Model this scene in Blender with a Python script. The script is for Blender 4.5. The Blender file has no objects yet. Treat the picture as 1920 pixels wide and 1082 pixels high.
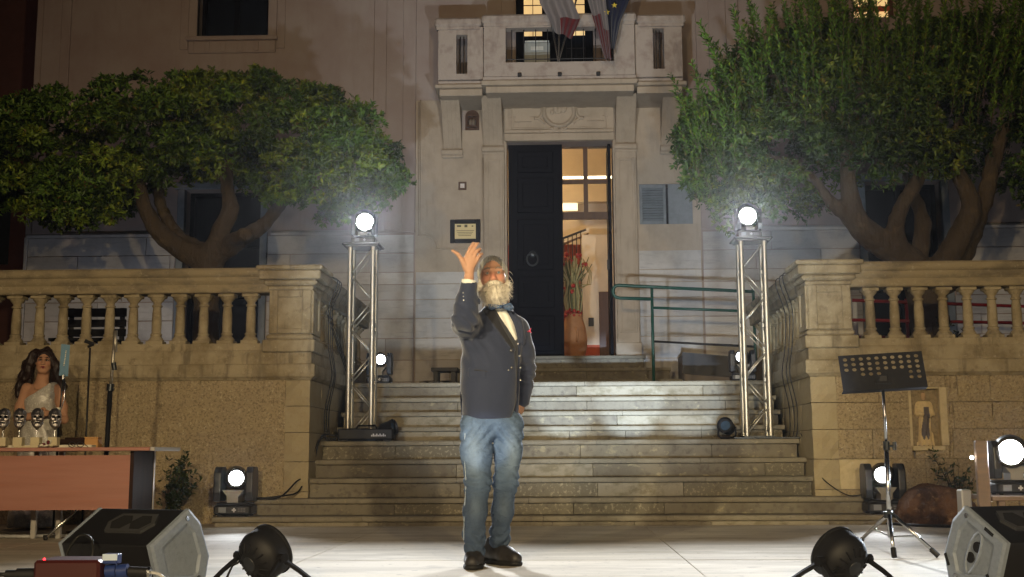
import bpy, bmesh, math, random
import numpy as np
from mathutils import Vector, Matrix, Euler
random.seed(7); RNG = np.random.default_rng(11)
R = math.radians
sc = bpy.context.scene
col = sc.collection

# ---------------------------------------------------------------- camera
F_PX, PX, PY, CZ = 2500.0, 962.0, 442.0, 0.63
cam_d = bpy.data.cameras.new('camera'); cam = bpy.data.objects.new('camera', cam_d); col.objects.link(cam)
PITCH = math.atan(413/F_PX); YAW = math.atan(86*math.cos(PITCH)/F_PX); ROLL = R(0.3)
CAM_R = Matrix.Rotation(YAW, 3, 'Z') @ Matrix.Rotation(math.pi/2+PITCH, 3, 'X') @ Matrix.Rotation(-ROLL, 3, 'Z')
cam.matrix_world = Matrix.Translation((0, 0, CZ)) @ CAM_R.to_4x4()
cam_d.sensor_width = 36.0; cam_d.lens = 36.0*F_PX/1920
cam_d.shift_x = -(PX-960)/1920; cam_d.shift_y = (PY-541)/1920
cam_d.clip_start = 0.05; cam_d.clip_end = 400
sc.camera = cam

def at(px, py, Y):
    """the point of the photograph pixel (px, py) at depth Y metres in front of the camera"""
    d = CAM_R @ Vector(((px-PX)/F_PX, -(py-PY)/F_PX, -1.0)); t = Y/d.y
    return Vector((d.x*t, Y, d.z*t+CZ))

# ---------------------------------------------------------------- night sky
W = bpy.data.worlds.new('World'); sc.world = W; W.use_nodes = True
nt = W.node_tree; bg = nt.nodes['Background']
sky = nt.nodes.new('ShaderNodeTexSky'); sky.sky_type = 'NISHITA'; sky.sun_disc = False
sky.sun_elevation = R(-3.0); sky.sun_rotation = R(200); sky.air_density = 1.2
nt.links.new(sky.outputs[0], bg.inputs[0]); bg.inputs[1].default_value = SKY_STRENGTH if 'SKY_STRENGTH' in globals() else 0.10

def spot(name, loc, target, power, color, size, blend=0.4, radius=0.06):
    d = bpy.data.lights.new(name, 'SPOT'); o = bpy.data.objects.new(name, d); col.objects.link(o)
    d.energy = power; d.color = color; d.spot_size = R(size); d.spot_blend = blend; d.shadow_soft_size = radius
    o.location = loc; o.rotation_euler = (Vector(target)-Vector(loc)).to_track_quat('-Z', 'Y').to_euler()
    return o
WARM = (1.0, 0.765, 0.43); COOL = (0.62, 0.78, 1.0); WHITE = (0.92, 0.96, 1.0)
# stage lighting: front-of-house spots at the back of the square behind the camera
for x_ in (-2.1, 2.1): spot('front_spot_warm', (x_, -3.0, 3.1), (-.25*x_, 13.0, 1.9), 1750, WARM, 64, 0.9, 0.10)
spot('front_spot_face', (-2.6, 1.0, 2.2), (-0.42, 7.9, 1.45), 1350, (1.0, 0.86, 0.56), 17, 0.6, 0.06)
spot('stage_edge_light', (-1.0, 4.85, .30), (-0.43, 7.8, .72), 190, (.74, .86, 1.0), 7.0, .6, .03)
for x_, p_ in ((.05, 5200), (.75, 7500), (1.40, 3800)):
    spot('stage_edge_light', (.62, 4.85, .30), (x_, 14.5, 1.20), p_, (.60, .77, 1.0), 5.0, .6, .03)
# warm street lamp across the square lights the upper facade
spot('street_lamp', (-4.0, -6.0, 9.0), (0.0, 20.0, 7.0), 850, (1.0, 0.66, 0.52), 75, 0.9, 0.3)

# cool terrace floodlights behind the balustrades that wash the foot of the facade
spot('terrace_flood', (-5.4, 17.9, 1.62), (-6.3, 20.2, 3.3), 42, (.72, .80, 1.0), 110, .9, .08)
spot('terrace_flood', (6.6, 17.2, 1.62), (6.8, 20.2, 3.6), 28, (.78, .85, 1.0), 110, .9, .08)
sc.view_settings.view_transform = 'Standard'; sc.view_settings.look = 'None'
sc.view_settings.exposure = 0.32; sc.view_settings.gamma = 1.0; sc.view_settings.use_curve_mapping = False
sc.render.engine = 'CYCLES'
sc.cycles.use_denoising = True
try: sc.cycles.denoiser = 'OPENIMAGEDENOISE'
except Exception: pass
sc.cycles.sample_clamp_indirect = 4.0
sc.cycles.max_bounces = 6; sc.cycles.diffuse_bounces = 3; sc.cycles.glossy_bounces = 3; sc.cycles.transmission_bounces = 4
sc.cycles.caustics_reflective = False; sc.cycles.caustics_refractive = False

# ---------------------------------------------------------------- helpers
ORG = {}
def tag(o, label=None, cat=None, group=None, kind=None):
    if label: o['label'] = label
    if cat: o['category'] = cat
    if group: o['group'] = group
    if kind: o['kind'] = kind
    return o
def thing(name, label=None, cat=None, loc=(0, 0, 0), group=None, kind=None):
    o = bpy.data.objects.new(name, None); col.objects.link(o); o.location = loc; o.empty_display_size = 0.1
    ORG[o] = Vector(loc); return tag(o, label, cat, group, kind)
def copy_tree(o, parent=None):
    c = o.copy(); col.objects.link(c)
    if parent is not None: c.parent = parent
    for ch in list(o.children): copy_tree(ch, c)
    return c
def link_mesh(name, me, mats, parent=None, smooth=False, loc=None):
    """link a mesh whose vertices are in world coordinates as one object (child of parent)"""
    if not isinstance(mats, (list, tuple)): mats = [mats]
    for m in mats: me.materials.append(m)
    if smooth:
        me.polygons.foreach_set('use_smooth', np.ones(len(me.polygons), dtype=bool))
    o = bpy.data.objects.new(name, me); col.objects.link(o)
    org = ORG[parent] if parent is not None else (Vector(loc) if loc is not None else Vector((0, 0, 0)))
    if org.length > 0: me.transform(Matrix.Translation(-org))
    if parent is not None: o.parent = parent
    else: o.location = org
    ORG[o] = org
    return o

class MB:
    """collects shapes in world coordinates; build() links them as one mesh object"""
    def __init__(s): s.v = []; s.f = []; s.m = []; s.mi = 0
    def add(s, vs, fs):
        b = len(s.v); s.v += [tuple(v) for v in vs]; s.f += [tuple(b+i for i in f) for f in fs]; s.m += [s.mi]*len(fs); return s
    def box(s, lo, hi, rot=None, c=0.0, piv=None):
        x0, y0, z0 = lo; x1, y1, z1 = hi
        if c <= 0:
            vs = [Vector(p) for p in ((x0,y0,z0),(x1,y0,z0),(x1,y1,z0),(x0,y1,z0),(x0,y0,z1),(x1,y0,z1),(x1,y1,z1),(x0,y1,z1))]
            fs = [(0,3,2,1),(4,5,6,7),(0,1,5,4),(1,2,6,5),(2,3,7,6),(3,0,4,7)]
        else:
            bm = bmesh.new(); bmesh.ops.create_cube(bm, size=1.0)
            for v in bm.verts: v.co = Vector(((x0+x1)/2+v.co.x*(x1-x0), (y0+y1)/2+v.co.y*(y1-y0), (z0+z1)/2+v.co.z*(z1-z0)))
            bmesh.ops.bevel(bm, geom=bm.edges[:], offset=c, segments=1, affect='EDGES', profile=0.5)
            bm.verts.index_update(); vs = [v.co.copy() for v in bm.verts]; fs = [[v.index for v in f.verts] for f in bm.faces]; bm.free()
        if rot is not None:
            M = Euler(rot).to_matrix(); p = Vector(piv) if piv is not None else Vector(((x0+x1)/2, (y0+y1)/2, (z0+z1)/2))
            vs = [M @ (v-p) + p for v in vs]
        return s.add(vs, fs)
    def cyl(s, p0, p1, r0, r1=None, n=12, cap=True):
        r1 = r0 if r1 is None else r1; p0 = Vector(p0); p1 = Vector(p1); d = (p1-p0).normalized()
        u = d.orthogonal().normalized(); w = d.cross(u); vs = []
        for p, r in ((p0, r0), (p1, r1)):
            for i in range(n):
                a = 2*math.pi*i/n; vs.append(p + (u*math.cos(a)+w*math.sin(a))*r)
        fs = [(i, (i+1) % n, n+(i+1) % n, n+i) for i in range(n)]
        if cap: fs += [tuple(reversed(range(n))), tuple(range(n, 2*n))]
        return s.add(vs, fs)
    def tube(s, pts, r, n=8, closed=False):
        pts = [Vector(p) for p in pts]; k = len(pts); rs = r if isinstance(r, (list, tuple)) else [r]*k
        vs = []; u = None
        for i, p in enumerate(pts):
            if closed: t = (pts[(i+1) % k]-pts[i-1])
            else: t = pts[min(i+1, k-1)]-pts[max(i-1, 0)]
            t.normalize()
            if u is None: u = t.orthogonal().normalized()
            else:
                u = u - t*u.dot(t)
                u = u.normalized() if u.length > 1e-6 else t.orthogonal().normalized()
            w = t.cross(u)
            for j in range(n):
                a = 2*math.pi*j/n; vs.append(p+(u*math.cos(a)+w*math.sin(a))*rs[i])
        fs = []
        for i in range(k if closed else k-1):
            for j in range(n):
                a, b = i*n, ((i+1) % k)*n; fs.append((a+j, a+(j+1) % n, b+(j+1) % n, b+j))
        if not closed: fs += [tuple(reversed(range(n))), tuple(range((k-1)*n, k*n))]
        return s.add(vs, fs)
    def lathe(s, prof, c, n=20, axis=None):
        """prof: (radius, height) pairs from bottom to top, about the axis through c"""
        c = Vector(c); M = Matrix.Identity(3) if axis is None else Vector(axis).to_track_quat('Z', 'Y').to_matrix(); vs = []
        for r, h in prof:
            for j in range(n):
                a = 2*math.pi*j/n; vs.append(c + M @ Vector((r*math.cos(a), r*math.sin(a), h)))
        fs = []
        for i in range(len(prof)-1):
            for j in range(n): fs.append((i*n+j, i*n+(j+1) % n, (i+1)*n+(j+1) % n, (i+1)*n+j))
        if prof[0][0] > 1e-5: fs.append(tuple(reversed(range(n))))
        if prof[-1][0] > 1e-5: fs.append(tuple(range((len(prof)-1)*n, len(prof)*n)))
        return s.add(vs, fs)
    def prism(s, poly, axis, a0, a1):
        """polygon in the plane across axis ('x','y','z'), pushed from a0 to a1; poly in cyclic order of the other two axes"""
        def P(p, a): return {'x': (a, p[0], p[1]), 'y': (p[0], a, p[1]), 'z': (p[0], p[1], a)}[axis]
        n = len(poly); vs = [P(p, a0) for p in poly]+[P(p, a1) for p in poly]
        fs = [(i, (i+1) % n, n+(i+1) % n, n+i) for i in range(n)]+[tuple(reversed(range(n))), tuple(range(n, 2*n))]
        return s.add(vs, fs)
    def sphere(s, c, r, nu=16, nv=10, sx=1, sy=1, sz=1):
        c = Vector(c); prof = [(math.sin(math.pi*i/nv), -math.cos(math.pi*i/nv)) for i in range(nv+1)]
        vs = []
        for a, h in prof:
            for j in range(nu):
                t = 2*math.pi*j/nu; vs.append(c+Vector((a*math.cos(t)*r*sx, a*math.sin(t)*r*sy, h*r*sz)))
        fs = [(i*nu+j, i*nu+(j+1) % nu, (i+1)*nu+(j+1) % nu, (i+1)*nu+j) for i in range(nv) for j in range(nu)]
        return s.add(vs, fs)
    def xform(s, M, start=0):
        s.v[start:] = [tuple(M @ Vector(v)) for v in s.v[start:]]; return s
    def mesh(s, name, merge=True, recalc=True):
        me = bpy.data.meshes.new(name); me.from_pydata(s.v, [], s.f)
        me.polygons.foreach_set('material_index', s.m)
        if merge or recalc:
            bm = bmesh.new(); bm.from_mesh(me)
            if merge: bmesh.ops.remove_doubles(bm, verts=bm.verts, dist=1e-6)
            if recalc: bmesh.ops.recalc_face_normals(bm, faces=bm.faces)
            bm.to_mesh(me); bm.free()
        me.update(); return me
    def build(s, name, mats, parent=None, smooth=False, bevel=0.0, loc=None, auto=None, recalc=True):
        me = s.mesh(name, recalc=recalc)
        if bevel > 0:
            bm = bmesh.new(); bm.from_mesh(me)
            es = [e for e in bm.edges if len(e.link_faces) == 2 and e.calc_face_angle(0) > 0.5]
            bmesh.ops.bevel(bm, geom=es, offset=bevel, segments=2, affect='EDGES', profile=0.6, clamp_overlap=True)
            bm.to_mesh(me); bm.free()
        o = link_mesh(name, me, mats, parent, smooth, loc)
        if auto is not None: sharp(me, auto)
        return o
def sharp(me, deg):
    me.polygons.foreach_set('use_smooth', np.ones(len(me.polygons), dtype=bool))
    bm = bmesh.new(); bm.from_mesh(me); lim = R(deg)
    for e in bm.edges:
        e.smooth = not (len(e.link_faces) == 2 and e.calc_face_angle(0) > lim)
    bm.to_mesh(me); bm.free()

# ---------------------------------------------------------------- materials
def node(t, kind, **kw):
    n = t.nodes.new(kind)
    for k, v in kw.items(): setattr(n, k, v)
    return n
def mat(name, base, rough=0.7, metal=0.0, layers=(), bump=(), spec=0.4, emit=None, emit_s=0.0, attr=None, coat=0.0, sheen=0.0, coord='world', alpha=None, trans=0.0):
    """layers: (kind, scale, colour, lo, hi, factor[, detail]); bump: (kind, scale, distance[, strength])"""
    m = bpy.data.materials.new(name); m.use_nodes = True; t = m.node_tree; b = t.nodes['Principled BSDF']
    b.inputs['Roughness'].default_value = rough; b.inputs['Metallic'].default_value = metal
    b.inputs['Specular IOR Level'].default_value = spec
    if coat: b.inputs['Coat Weight'].default_value = coat; b.inputs['Coat Roughness'].default_value = 0.15
    if sheen: b.inputs['Sheen Weight'].default_value = sheen
    if trans: b.inputs['Transmission Weight'].default_value = trans
    if coord == 'world': vec = node(t, 'ShaderNodeNewGeometry').outputs['Position']
    else: vec = node(t, 'ShaderNodeTexCoord').outputs['Object']
    def tex(kind, scale, detail=4.0):
        if isinstance(scale, (tuple, list)):
            mp = node(t, 'ShaderNodeMapping'); mp.inputs['Scale'].default_value = scale; t.links.new(vec, mp.inputs[0]); v, s_ = mp.outputs[0], 1.0
        else: v, s_ = vec, scale
        if kind == 'noise':
            n = node(t, 'ShaderNodeTexNoise'); n.inputs['Scale'].default_value = s_; n.inputs['Detail'].default_value = detail; n.inputs['Roughness'].default_value = 0.62; out = n.outputs[0]
        elif kind == 'voronoi':
            n = node(t, 'ShaderNodeTexVoronoi'); n.inputs['Scale'].default_value = s_; out = n.outputs['Distance']
        elif kind == 'cells':
            n = node(t, 'ShaderNodeTexVoronoi'); n.inputs['Scale'].default_value = s_
            sp = node(t, 'ShaderNodeSeparateColor'); t.links.new(n.outputs['Color'], sp.inputs[0]); out = sp.outputs[0]; v_in = n
        elif kind == 'wave':
            n = node(t, 'ShaderNodeTexWave'); n.inputs['Scale'].default_value = s_; n.inputs['Distortion'].default_value = 3.0; n.inputs['Detail'].default_value = detail; out = n.outputs[1]
        elif kind == 'random':
            n = node(t, 'ShaderNodeObjectInfo'); return n.outputs['Random']
        t.links.new(v, n.inputs['Vector']); return out
    cs = None
    if attr:
        a = node(t, 'ShaderNodeAttribute', attribute_name=attr); cs = a.outputs['Color']
    else:
        rgb = node(t, 'ShaderNodeRGB'); rgb.outputs[0].default_value = (*base, 1); cs = rgb.outputs[0]
    for L in layers:
        kind, scale, c, lo, hi, fac = L[:6]; o = tex(kind, scale, L[6] if len(L) > 6 else 4.0)
        mr = node(t, 'ShaderNodeMapRange'); mr.inputs['From Min'].default_value = lo; mr.inputs['From Max'].default_value = hi; mr.inputs['To Max'].default_value = fac
        t.links.new(o, mr.inputs[0]); mx = node(t, 'ShaderNodeMix', data_type='RGBA')
        t.links.new(mr.outputs[0], mx.inputs[0]); t.links.new(cs, mx.inputs[6]); mx.inputs[7].default_value = (*c, 1); cs = mx.outputs[2]
    t.links.new(cs, b.inputs['Base Color'])
    nrm = None
    for B in bump:
        o = tex(B[0], B[1], 6.0); bp = node(t, 'ShaderNodeBump'); bp.inputs['Distance'].default_value = B[2]; bp.inputs['Strength'].default_value = B[3] if len(B) > 3 else 1.0
        t.links.new(o, bp.inputs['Height'])
        if nrm is not None: t.links.new(nrm, bp.inputs['Normal'])
        nrm = bp.outputs[0]
    if nrm is not None: t.links.new(nrm, b.inputs['Normal'])
    if emit:
        b.inputs['Emission Color'].default_value = (*emit, 1); b.inputs['Emission Strength'].default_value = emit_s
    return m

M = {}
M['upper_plaster'] = mat('upper_plaster', (0.35, 0.285, 0.245), 0.9, layers=[('noise', 1.2, (0.28, 0.20, 0.17), 0.4, 0.75, 0.8), ('noise', (6, 6, 1.0), (0.27, 0.20, 0.17), 0.52, 0.8, 0.6)], bump=[('noise', 40, 0.004, 0.5)])
M['portal_stone'] = mat('portal_stone', (0.42, 0.34, 0.25), 0.85, layers=[('noise', 2.5, (0.31, 0.25, 0.18), 0.45, 0.75, 0.8), ('noise', (14, 14, 2), (0.25, 0.20, 0.15), 0.55, 0.85, 0.6), ('noise', 30, (0.5, 0.43, 0.33), 0.6, 0.8, 0.4)], bump=[('noise', 25, 0.006, 0.6)])
M['balcony_stone'] = mat('balcony_stone', (0.42, 0.35, 0.29), 0.9, layers=[('noise', 5, (0.24, 0.17, 0.14), 0.50, 0.68, 0.6, 8), ('noise', (3, 3, 1), (0.18, 0.13, 0.11), 0.58, 0.75, 0.7)], bump=[('noise', 18, 0.012, 0.8)])
M['course_stone'] = mat('course_stone', (0.54, 0.51, 0.47), 0.88, layers=[('random', 1, (0.36, 0.33, 0.31), 0.3, 1.0, 0.5), ('noise', 2.2, (0.33, 0.30, 0.27), 0.45, 0.72, 0.8), ('noise', (3, 3, 22), (0.29, 0.27, 0.25), 0.55, 0.72, 0.5)], bump=[('noise', 14, 0.010, 0.6), ('noise', 70, 0.003, 0.5)])
M['joint'] = mat('joint', (0.16, 0.14, 0.12), 0.95, layers=[('noise', 9, (0.10, 0.09, 0.08), 0.4, 0.7, 0.8)])
M['mortar'] = mat('mortar', (0.27, 0.21, 0.115), 0.95, layers=[('noise', 30, (0.17, 0.13, 0.07), 0.45, 0.6, 0.8)])
M['limestone'] = mat('limestone', (0.38, 0.32, 0.205), 0.85, layers=[('noise', 3.0, (0.20, 0.155, 0.08), 0.44, 0.64, 0.85, 7), ('noise', 11, (0.20, 0.16, 0.095), 0.56, 0.70, 0.75, 6), ('noise', 28, (0.58, 0.51, 0.37), 0.6, 0.75, 0.5), ('noise', (9, 9, 1.5), (0.13, 0.105, 0.065), 0.56, 0.72, 0.75)], bump=[('noise', 22, 0.012, 0.8), ('noise', 90, 0.002, 0.6)])
M['coping'] = mat('coping', (0.31, 0.255, 0.155), 0.9, layers=[('noise', (2.5, 6, 6), (0.15, 0.125, 0.085), 0.45, 0.62, 0.85, 8), ('noise', 20, (0.5, 0.44, 0.31), 0.58, 0.75, 0.6)], bump=[('noise', 20, 0.010, 0.8)])
M['tufa'] = mat('tufa', (0.42, 0.335, 0.195), 0.95, layers=[('random', 1, (0.36, 0.29, 0.19), 0.0, 1.0, 0.5), ('noise', 50, (0.20, 0.155, 0.09), 0.49, 0.61, 0.75, 5), ('noise', 42, (0.60, 0.51, 0.33), 0.57, 0.68, 0.75, 4), ('noise', 2.3, (0.25, 0.19, 0.11), 0.5, 0.75, 0.6)], bump=[('noise', 42, 0.022, 1.0), ('noise', 120, 0.004, 0.7)])
M['patch'] = mat('patch', (0.55, 0.46, 0.28), 0.9, layers=[('noise', 12, (0.40, 0.32, 0.19), 0.45, 0.7, 0.7)], bump=[('noise', 40, 0.008, 0.7)])
M['quoin'] = mat('quoin', (0.38, 0.32, 0.20), 0.9, layers=[('noise', 5, (0.34, 0.27, 0.16), 0.45, 0.72, 0.8), ('noise', 40, (0.3, 0.25, 0.15), 0.56, 0.7, 0.5)], bump=[('noise', 40, 0.008, 0.7)])
step_layers = [('noise', 2.0, (0.12, 0.10, 0.07), 0.42, 0.66, 0.9, 6), ('noise', 16, (0.10, 0.085, 0.065), 0.52, 0.68, 0.8, 7), ('noise', (9, 9, 13), (0.34, 0.30, 0.19), 0.60, 0.68, 0.75, 5)]
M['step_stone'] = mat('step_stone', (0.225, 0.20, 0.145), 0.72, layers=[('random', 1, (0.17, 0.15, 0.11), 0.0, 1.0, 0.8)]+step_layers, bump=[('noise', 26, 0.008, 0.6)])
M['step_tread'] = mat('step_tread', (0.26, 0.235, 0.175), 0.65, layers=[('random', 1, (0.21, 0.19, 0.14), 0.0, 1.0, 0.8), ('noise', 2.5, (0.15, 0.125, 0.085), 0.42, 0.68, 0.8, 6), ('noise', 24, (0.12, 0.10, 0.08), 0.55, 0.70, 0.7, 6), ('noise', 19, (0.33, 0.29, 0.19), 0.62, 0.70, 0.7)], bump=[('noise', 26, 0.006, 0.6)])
M['step_mosaic'] = mat('step_mosaic', (0.17, 0.15, 0.105), 0.75, layers=[('noise', 30, (0.38, 0.34, 0.24), 0.54, 0.61, 0.75, 5), ('noise', 9, (0.08, 0.07, 0.055), 0.55, 0.7, 0.7)], bump=[('noise', 30, 0.008, 0.8)])
M['step_marble'] = mat('step_marble', (0.275, 0.245, 0.18), 0.7, layers=[('noise', (7, 7, 11), (0.17, 0.145, 0.09), 0.46, 0.60, 0.9, 7), ('noise', 26, (0.36, 0.32, 0.22), 0.60, 0.70, 0.7)], bump=[('noise', 26, 0.008, 0.6)])
M['deck'] = mat('deck', (0.60, 0.535, 0.42), 0.8, layers=[('random', 1, (0.54, 0.485, 0.39), 0.0, 1.0, 0.5), ('noise', (0.7, 2.4, 1), (0.37, 0.32, 0.235), 0.40, 0.64, 0.9, 7), ('noise', (2.2, 3.5, 1), (0.66, 0.61, 0.51), 0.55, 0.70, 0.6, 8), ('noise', (14, 40, 1), (0.50, 0.45, 0.37), 0.55, 0.75, 0.45, 6), ('noise', 3.1, (0.28, 0.24, 0.19), 0.60, 0.68, 0.6, 8), ('noise', 13, (0.17, 0.145, 0.11), 0.64, 0.68, 0.75), ('noise', (1.5, 26, 1), (0.33, 0.29, 0.23), 0.63, 0.68, 0.6, 6)], bump=[('noise', (20, 60, 20), 0.003, 0.5)])
M['plaza'] = mat('plaza', (0.10, 0.09, 0.08), 0.9, layers=[('noise', 3, (0.06, 0.055, 0.05), 0.4, 0.7, 0.8)])
M['terrace'] = mat('terrace', (0.26, 0.22, 0.17), 0.85, layers=[('noise', 3, (0.17, 0.14, 0.11), 0.4, 0.7, 0.8)], bump=[('noise', 30, 0.005)])
M['aluminium'] = mat('aluminium', (0.46, 0.43, 0.36), 0.46, 0.9, layers=[('noise', 12, (0.48, 0.44, 0.36), 0.45, 0.7, 0.6)])
M['black_paint'] = mat('black_paint', (0.011, 0.011, 0.013), 0.6, spec=.15, layers=[('noise', 14, (0.025, 0.024, 0.023), 0.55, 0.75, 0.6)])
M['black_plastic'] = mat('black_plastic', (0.008, 0.008, 0.010), 0.6, bump=[('noise', 180, 0.0012, 0.4)])
M['head_shell'] = mat('head_shell', (0.020, 0.022, 0.027), 0.42, layers=[('noise', 9, (0.035, 0.036, 0.04), 0.5, 0.75, 0.7)])
M['cable'] = mat('cable', (0.012, 0.012, 0.012), 0.55)
M['grey_cable'] = mat('grey_cable', (0.5, 0.5, 0.5), 0.5)
M['dark_hole'] = mat('dark_hole', (0.006, 0.006, 0.007), 0.9)
M['chrome'] = mat('chrome', (0.55, 0.56, 0.57), 0.22, 1.0)
M['dark_steel'] = mat('dark_steel', (0.05, 0.055, 0.06), 0.35, 0.7)
M['grey_yoke'] = mat('grey_yoke', (0.22, 0.21, 0.19), 0.5)
# ---------------------------------------------------------------- smooth-blended volumes -> one continuous surface
class Field:
    def __init__(s, xs, ys, zs):
        s.ax = [np.asarray(a, dtype=np.float32) for a in (xs, ys, zs)]
        s.V = np.full(tuple(len(a) for a in s.ax), 1.0, dtype=np.float32)
    @staticmethod
    def box(lo, hi, h):
        return Field(*[np.arange(lo[i], hi[i]+h, h) for i in range(3)])
    def put(s, fn, lo, hi, k=0.02, op='add', pad=0.05):
        sl = []
        for i in range(3):
            a = np.searchsorted(s.ax[i], lo[i]-pad-k); b = np.searchsorted(s.ax[i], hi[i]+pad+k)
            if b <= a: return s
            sl.append(slice(a, b))
        X = s.ax[0][sl[0]][:, None, None]; Y = s.ax[1][sl[1]][None, :, None]; Z = s.ax[2][sl[2]][None, None, :]
        d = fn(X, Y, Z); v = s.V[tuple(sl)]
        if op == 'add':
            h = np.clip(0.5+0.5*(v-d)/k, 0, 1); r = v*(1-h)+d*h-k*h*(1-h)
        elif op == 'sub':
            h = np.clip(0.5-0.5*(v+d)/k, 0, 1); r = v*(1-h)-d*h+k*h*(1-h)
        elif op == 'and':
            h = np.clip(0.5-0.5*(v-d)/k, 0, 1); r = v*(1-h)+d*h+k*h*(1-h)
        elif op == 'off': r = v+d
        s.V[tuple(sl)] = r; return s
    def cap(s, a, b, ra, rb=None, k=0.02, op='add', flat=None):
        """tapered capsule a-b; flat=(direction, factor) squeezes it along a direction"""
        a = np.array(a, dtype=np.float32); b = np.array(b, dtype=np.float32); rb = ra if rb is None else rb; ba = b-a; L = max(float(ba@ba), 1e-9)
        if flat is not None:
            n = np.array(flat[0], dtype=np.float32); n /= np.linalg.norm(n); g = 1/flat[1]-1
        def fn(X, Y, Z):
            t = np.clip(((X-a[0])*ba[0]+(Y-a[1])*ba[1]+(Z-a[2])*ba[2])/L, 0, 1)
            px, py, pz = X-a[0]-t*ba[0], Y-a[1]-t*ba[1], Z-a[2]-t*ba[2]
            if flat is not None:
                q = (px*n[0]+py*n[1]+pz*n[2])*g; px, py, pz = px+q*n[0], py+q*n[1], pz+q*n[2]
            return np.sqrt(px*px+py*py+pz*pz)-(ra+t*(rb-ra))
        r = max(ra, rb); return s.put(fn, np.minimum(a, b)-r, np.maximum(a, b)+r, k, op)
    def chain(s, pts, rs, k=0.02, flat=None):
        for i in range(len(pts)-1): s.cap(pts[i], pts[i+1], rs[i], rs[i+1], k, flat=flat)
        return s
    def ell(s, c, r, k=0.02, op='add', rot=None):
        c = np.array(c, dtype=np.float32); Q = np.array(Euler(rot).to_matrix().transposed()) if rot is not None else np.eye(3); m = min(r)
        def fn(X, Y, Z):
            x, y, z = X-c[0], Y-c[1], Z-c[2]
            u = Q[0, 0]*x+Q[0, 1]*y+Q[0, 2]*z; v = Q[1, 0]*x+Q[1, 1]*y+Q[1, 2]*z; w = Q[2, 0]*x+Q[2, 1]*y+Q[2, 2]*z
            k0 = np.sqrt((u/r[0])**2+(v/r[1])**2+(w/r[2])**2); k1 = np.sqrt((u/r[0]**2)**2+(v/r[1]**2)**2+(w/r[2]**2)**2)
            return k0*(k0-1)/np.maximum(k1, 1e-6)
        R_ = max(r); return s.put(fn, c-R_, c+R_, k, op)
    def loft(s, secs, k=0.02, op='add', p=2.0, yaw=0.0):
        """stack of ellipses: (z, cx, cy, a, b) from bottom to top"""
        S = np.array(secs, dtype=np.float32); S = S[np.argsort(S[:, 0])]; z0, z1 = S[0, 0], S[-1, 0]; cy_, sy_ = math.cos(yaw), math.sin(yaw)
        def fn(X, Y, Z):
            zc = np.clip(Z, z0, z1); cx, cy, a, b = [np.interp(zc, S[:, 0], S[:, i]).astype(np.float32) for i in (1, 2, 3, 4)]
            x, y = X-cx, Y-cy; u, v = cy_*x+sy_*y, -sy_*x+cy_*y
            d = ((np.abs(u)/a)**p+(np.abs(v)/b)**p)**(1/p); m = np.minimum(a, b)
            d2 = (d-1)*m
            dz = np.maximum(np.maximum(z0-Z, Z-z1), 0)
            return np.where(dz > 0, np.sqrt(np.maximum(d2, 0)**2+dz**2), np.maximum(d2, np.maximum(z0-Z, Z-z1)))
        lo = (float((S[:, 1]-np.maximum(S[:, 3], S[:, 4])).min()), float((S[:, 2]-np.maximum(S[:, 3], S[:, 4])).min()), z0)
        hi = (float((S[:, 1]+np.maximum(S[:, 3], S[:, 4])).max()), float((S[:, 2]+np.maximum(S[:, 3], S[:, 4])).max()), z1)
        return s.put(fn, lo, hi, k, op)
    def noise(s, fn, lo=None, hi=None):
        return s.put(fn, lo if lo is not None else [a[0] for a in s.ax], hi if hi is not None else [a[-1] for a in s.ax], 0.0, 'off', 0)
    def mesh(s, name, smooth=2):
        V = s.V; S = V < 0; nx, ny, nz = V.shape
        c = np.zeros((nx-1, ny-1, nz-1), dtype=np.int8)
        for i in (0, 1):
            for j in (0, 1):
                for k in (0, 1): c += S[i:nx-1+i, j:ny-1+j, k:nz-1+k]
        act = np.argwhere((c > 0) & (c < 8)); idx = np.full(c.shape, -1, dtype=np.int32); idx[tuple(act.T)] = np.arange(len(act))
        pos = np.zeros((len(act), 3)); cnt = np.zeros(len(act))
        cor = [(i, j, k) for i in (0, 1) for j in (0, 1) for k in (0, 1)]
        val = {o: V[act[:, 0]+o[0], act[:, 1]+o[1], act[:, 2]+o[2]] for o in cor}
        P = {o: np.stack([s.ax[q][act[:, q]+o[q]] for q in range(3)], 1) for o in cor}
        for o in cor:
            for q in range(3):
                if o[q] == 0:
                    o2 = list(o); o2[q] = 1; o2 = tuple(o2); a, b = val[o], val[o2]; m = (a < 0) != (b < 0)
                    t = np.where(m, a/np.where(m, a-b, 1), 0)[:, None]; pos += np.where(m[:, None], P[o]+t*(P[o2]-P[o]), 0); cnt += m
        pos /= cnt[:, None]; quads = []
        for q in range(3):
            r, w = [(1, 2), (2, 0), (0, 1)][q]
            sa = [slice(None)]*3; sb = [slice(None)]*3; sa[q] = slice(0, V.shape[q]-1); sb[q] = slice(1, V.shape[q])
            for d in (r, w): sa[d] = sb[d] = slice(1, V.shape[d]-1)
            A, B = S[tuple(sa)], S[tuple(sb)]; e = np.argwhere(A != B)
            if not len(e): continue
            fl = A[tuple(e.T)]; g = e.copy(); g[:, r] += 1; g[:, w] += 1
            def cell(dr, dw):
                h = g.copy(); h[:, r] -= dr; h[:, w] -= dw; return idx[tuple(h.T)]
            qd = np.stack([cell(1, 1), cell(0, 1), cell(0, 0), cell(1, 0)], 1)
            qd[~fl] = qd[~fl][:, ::-1]; quads.append(qd)
        F_ = np.concatenate(quads); F_ = F_[(F_ >= 0).all(1)]
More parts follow.
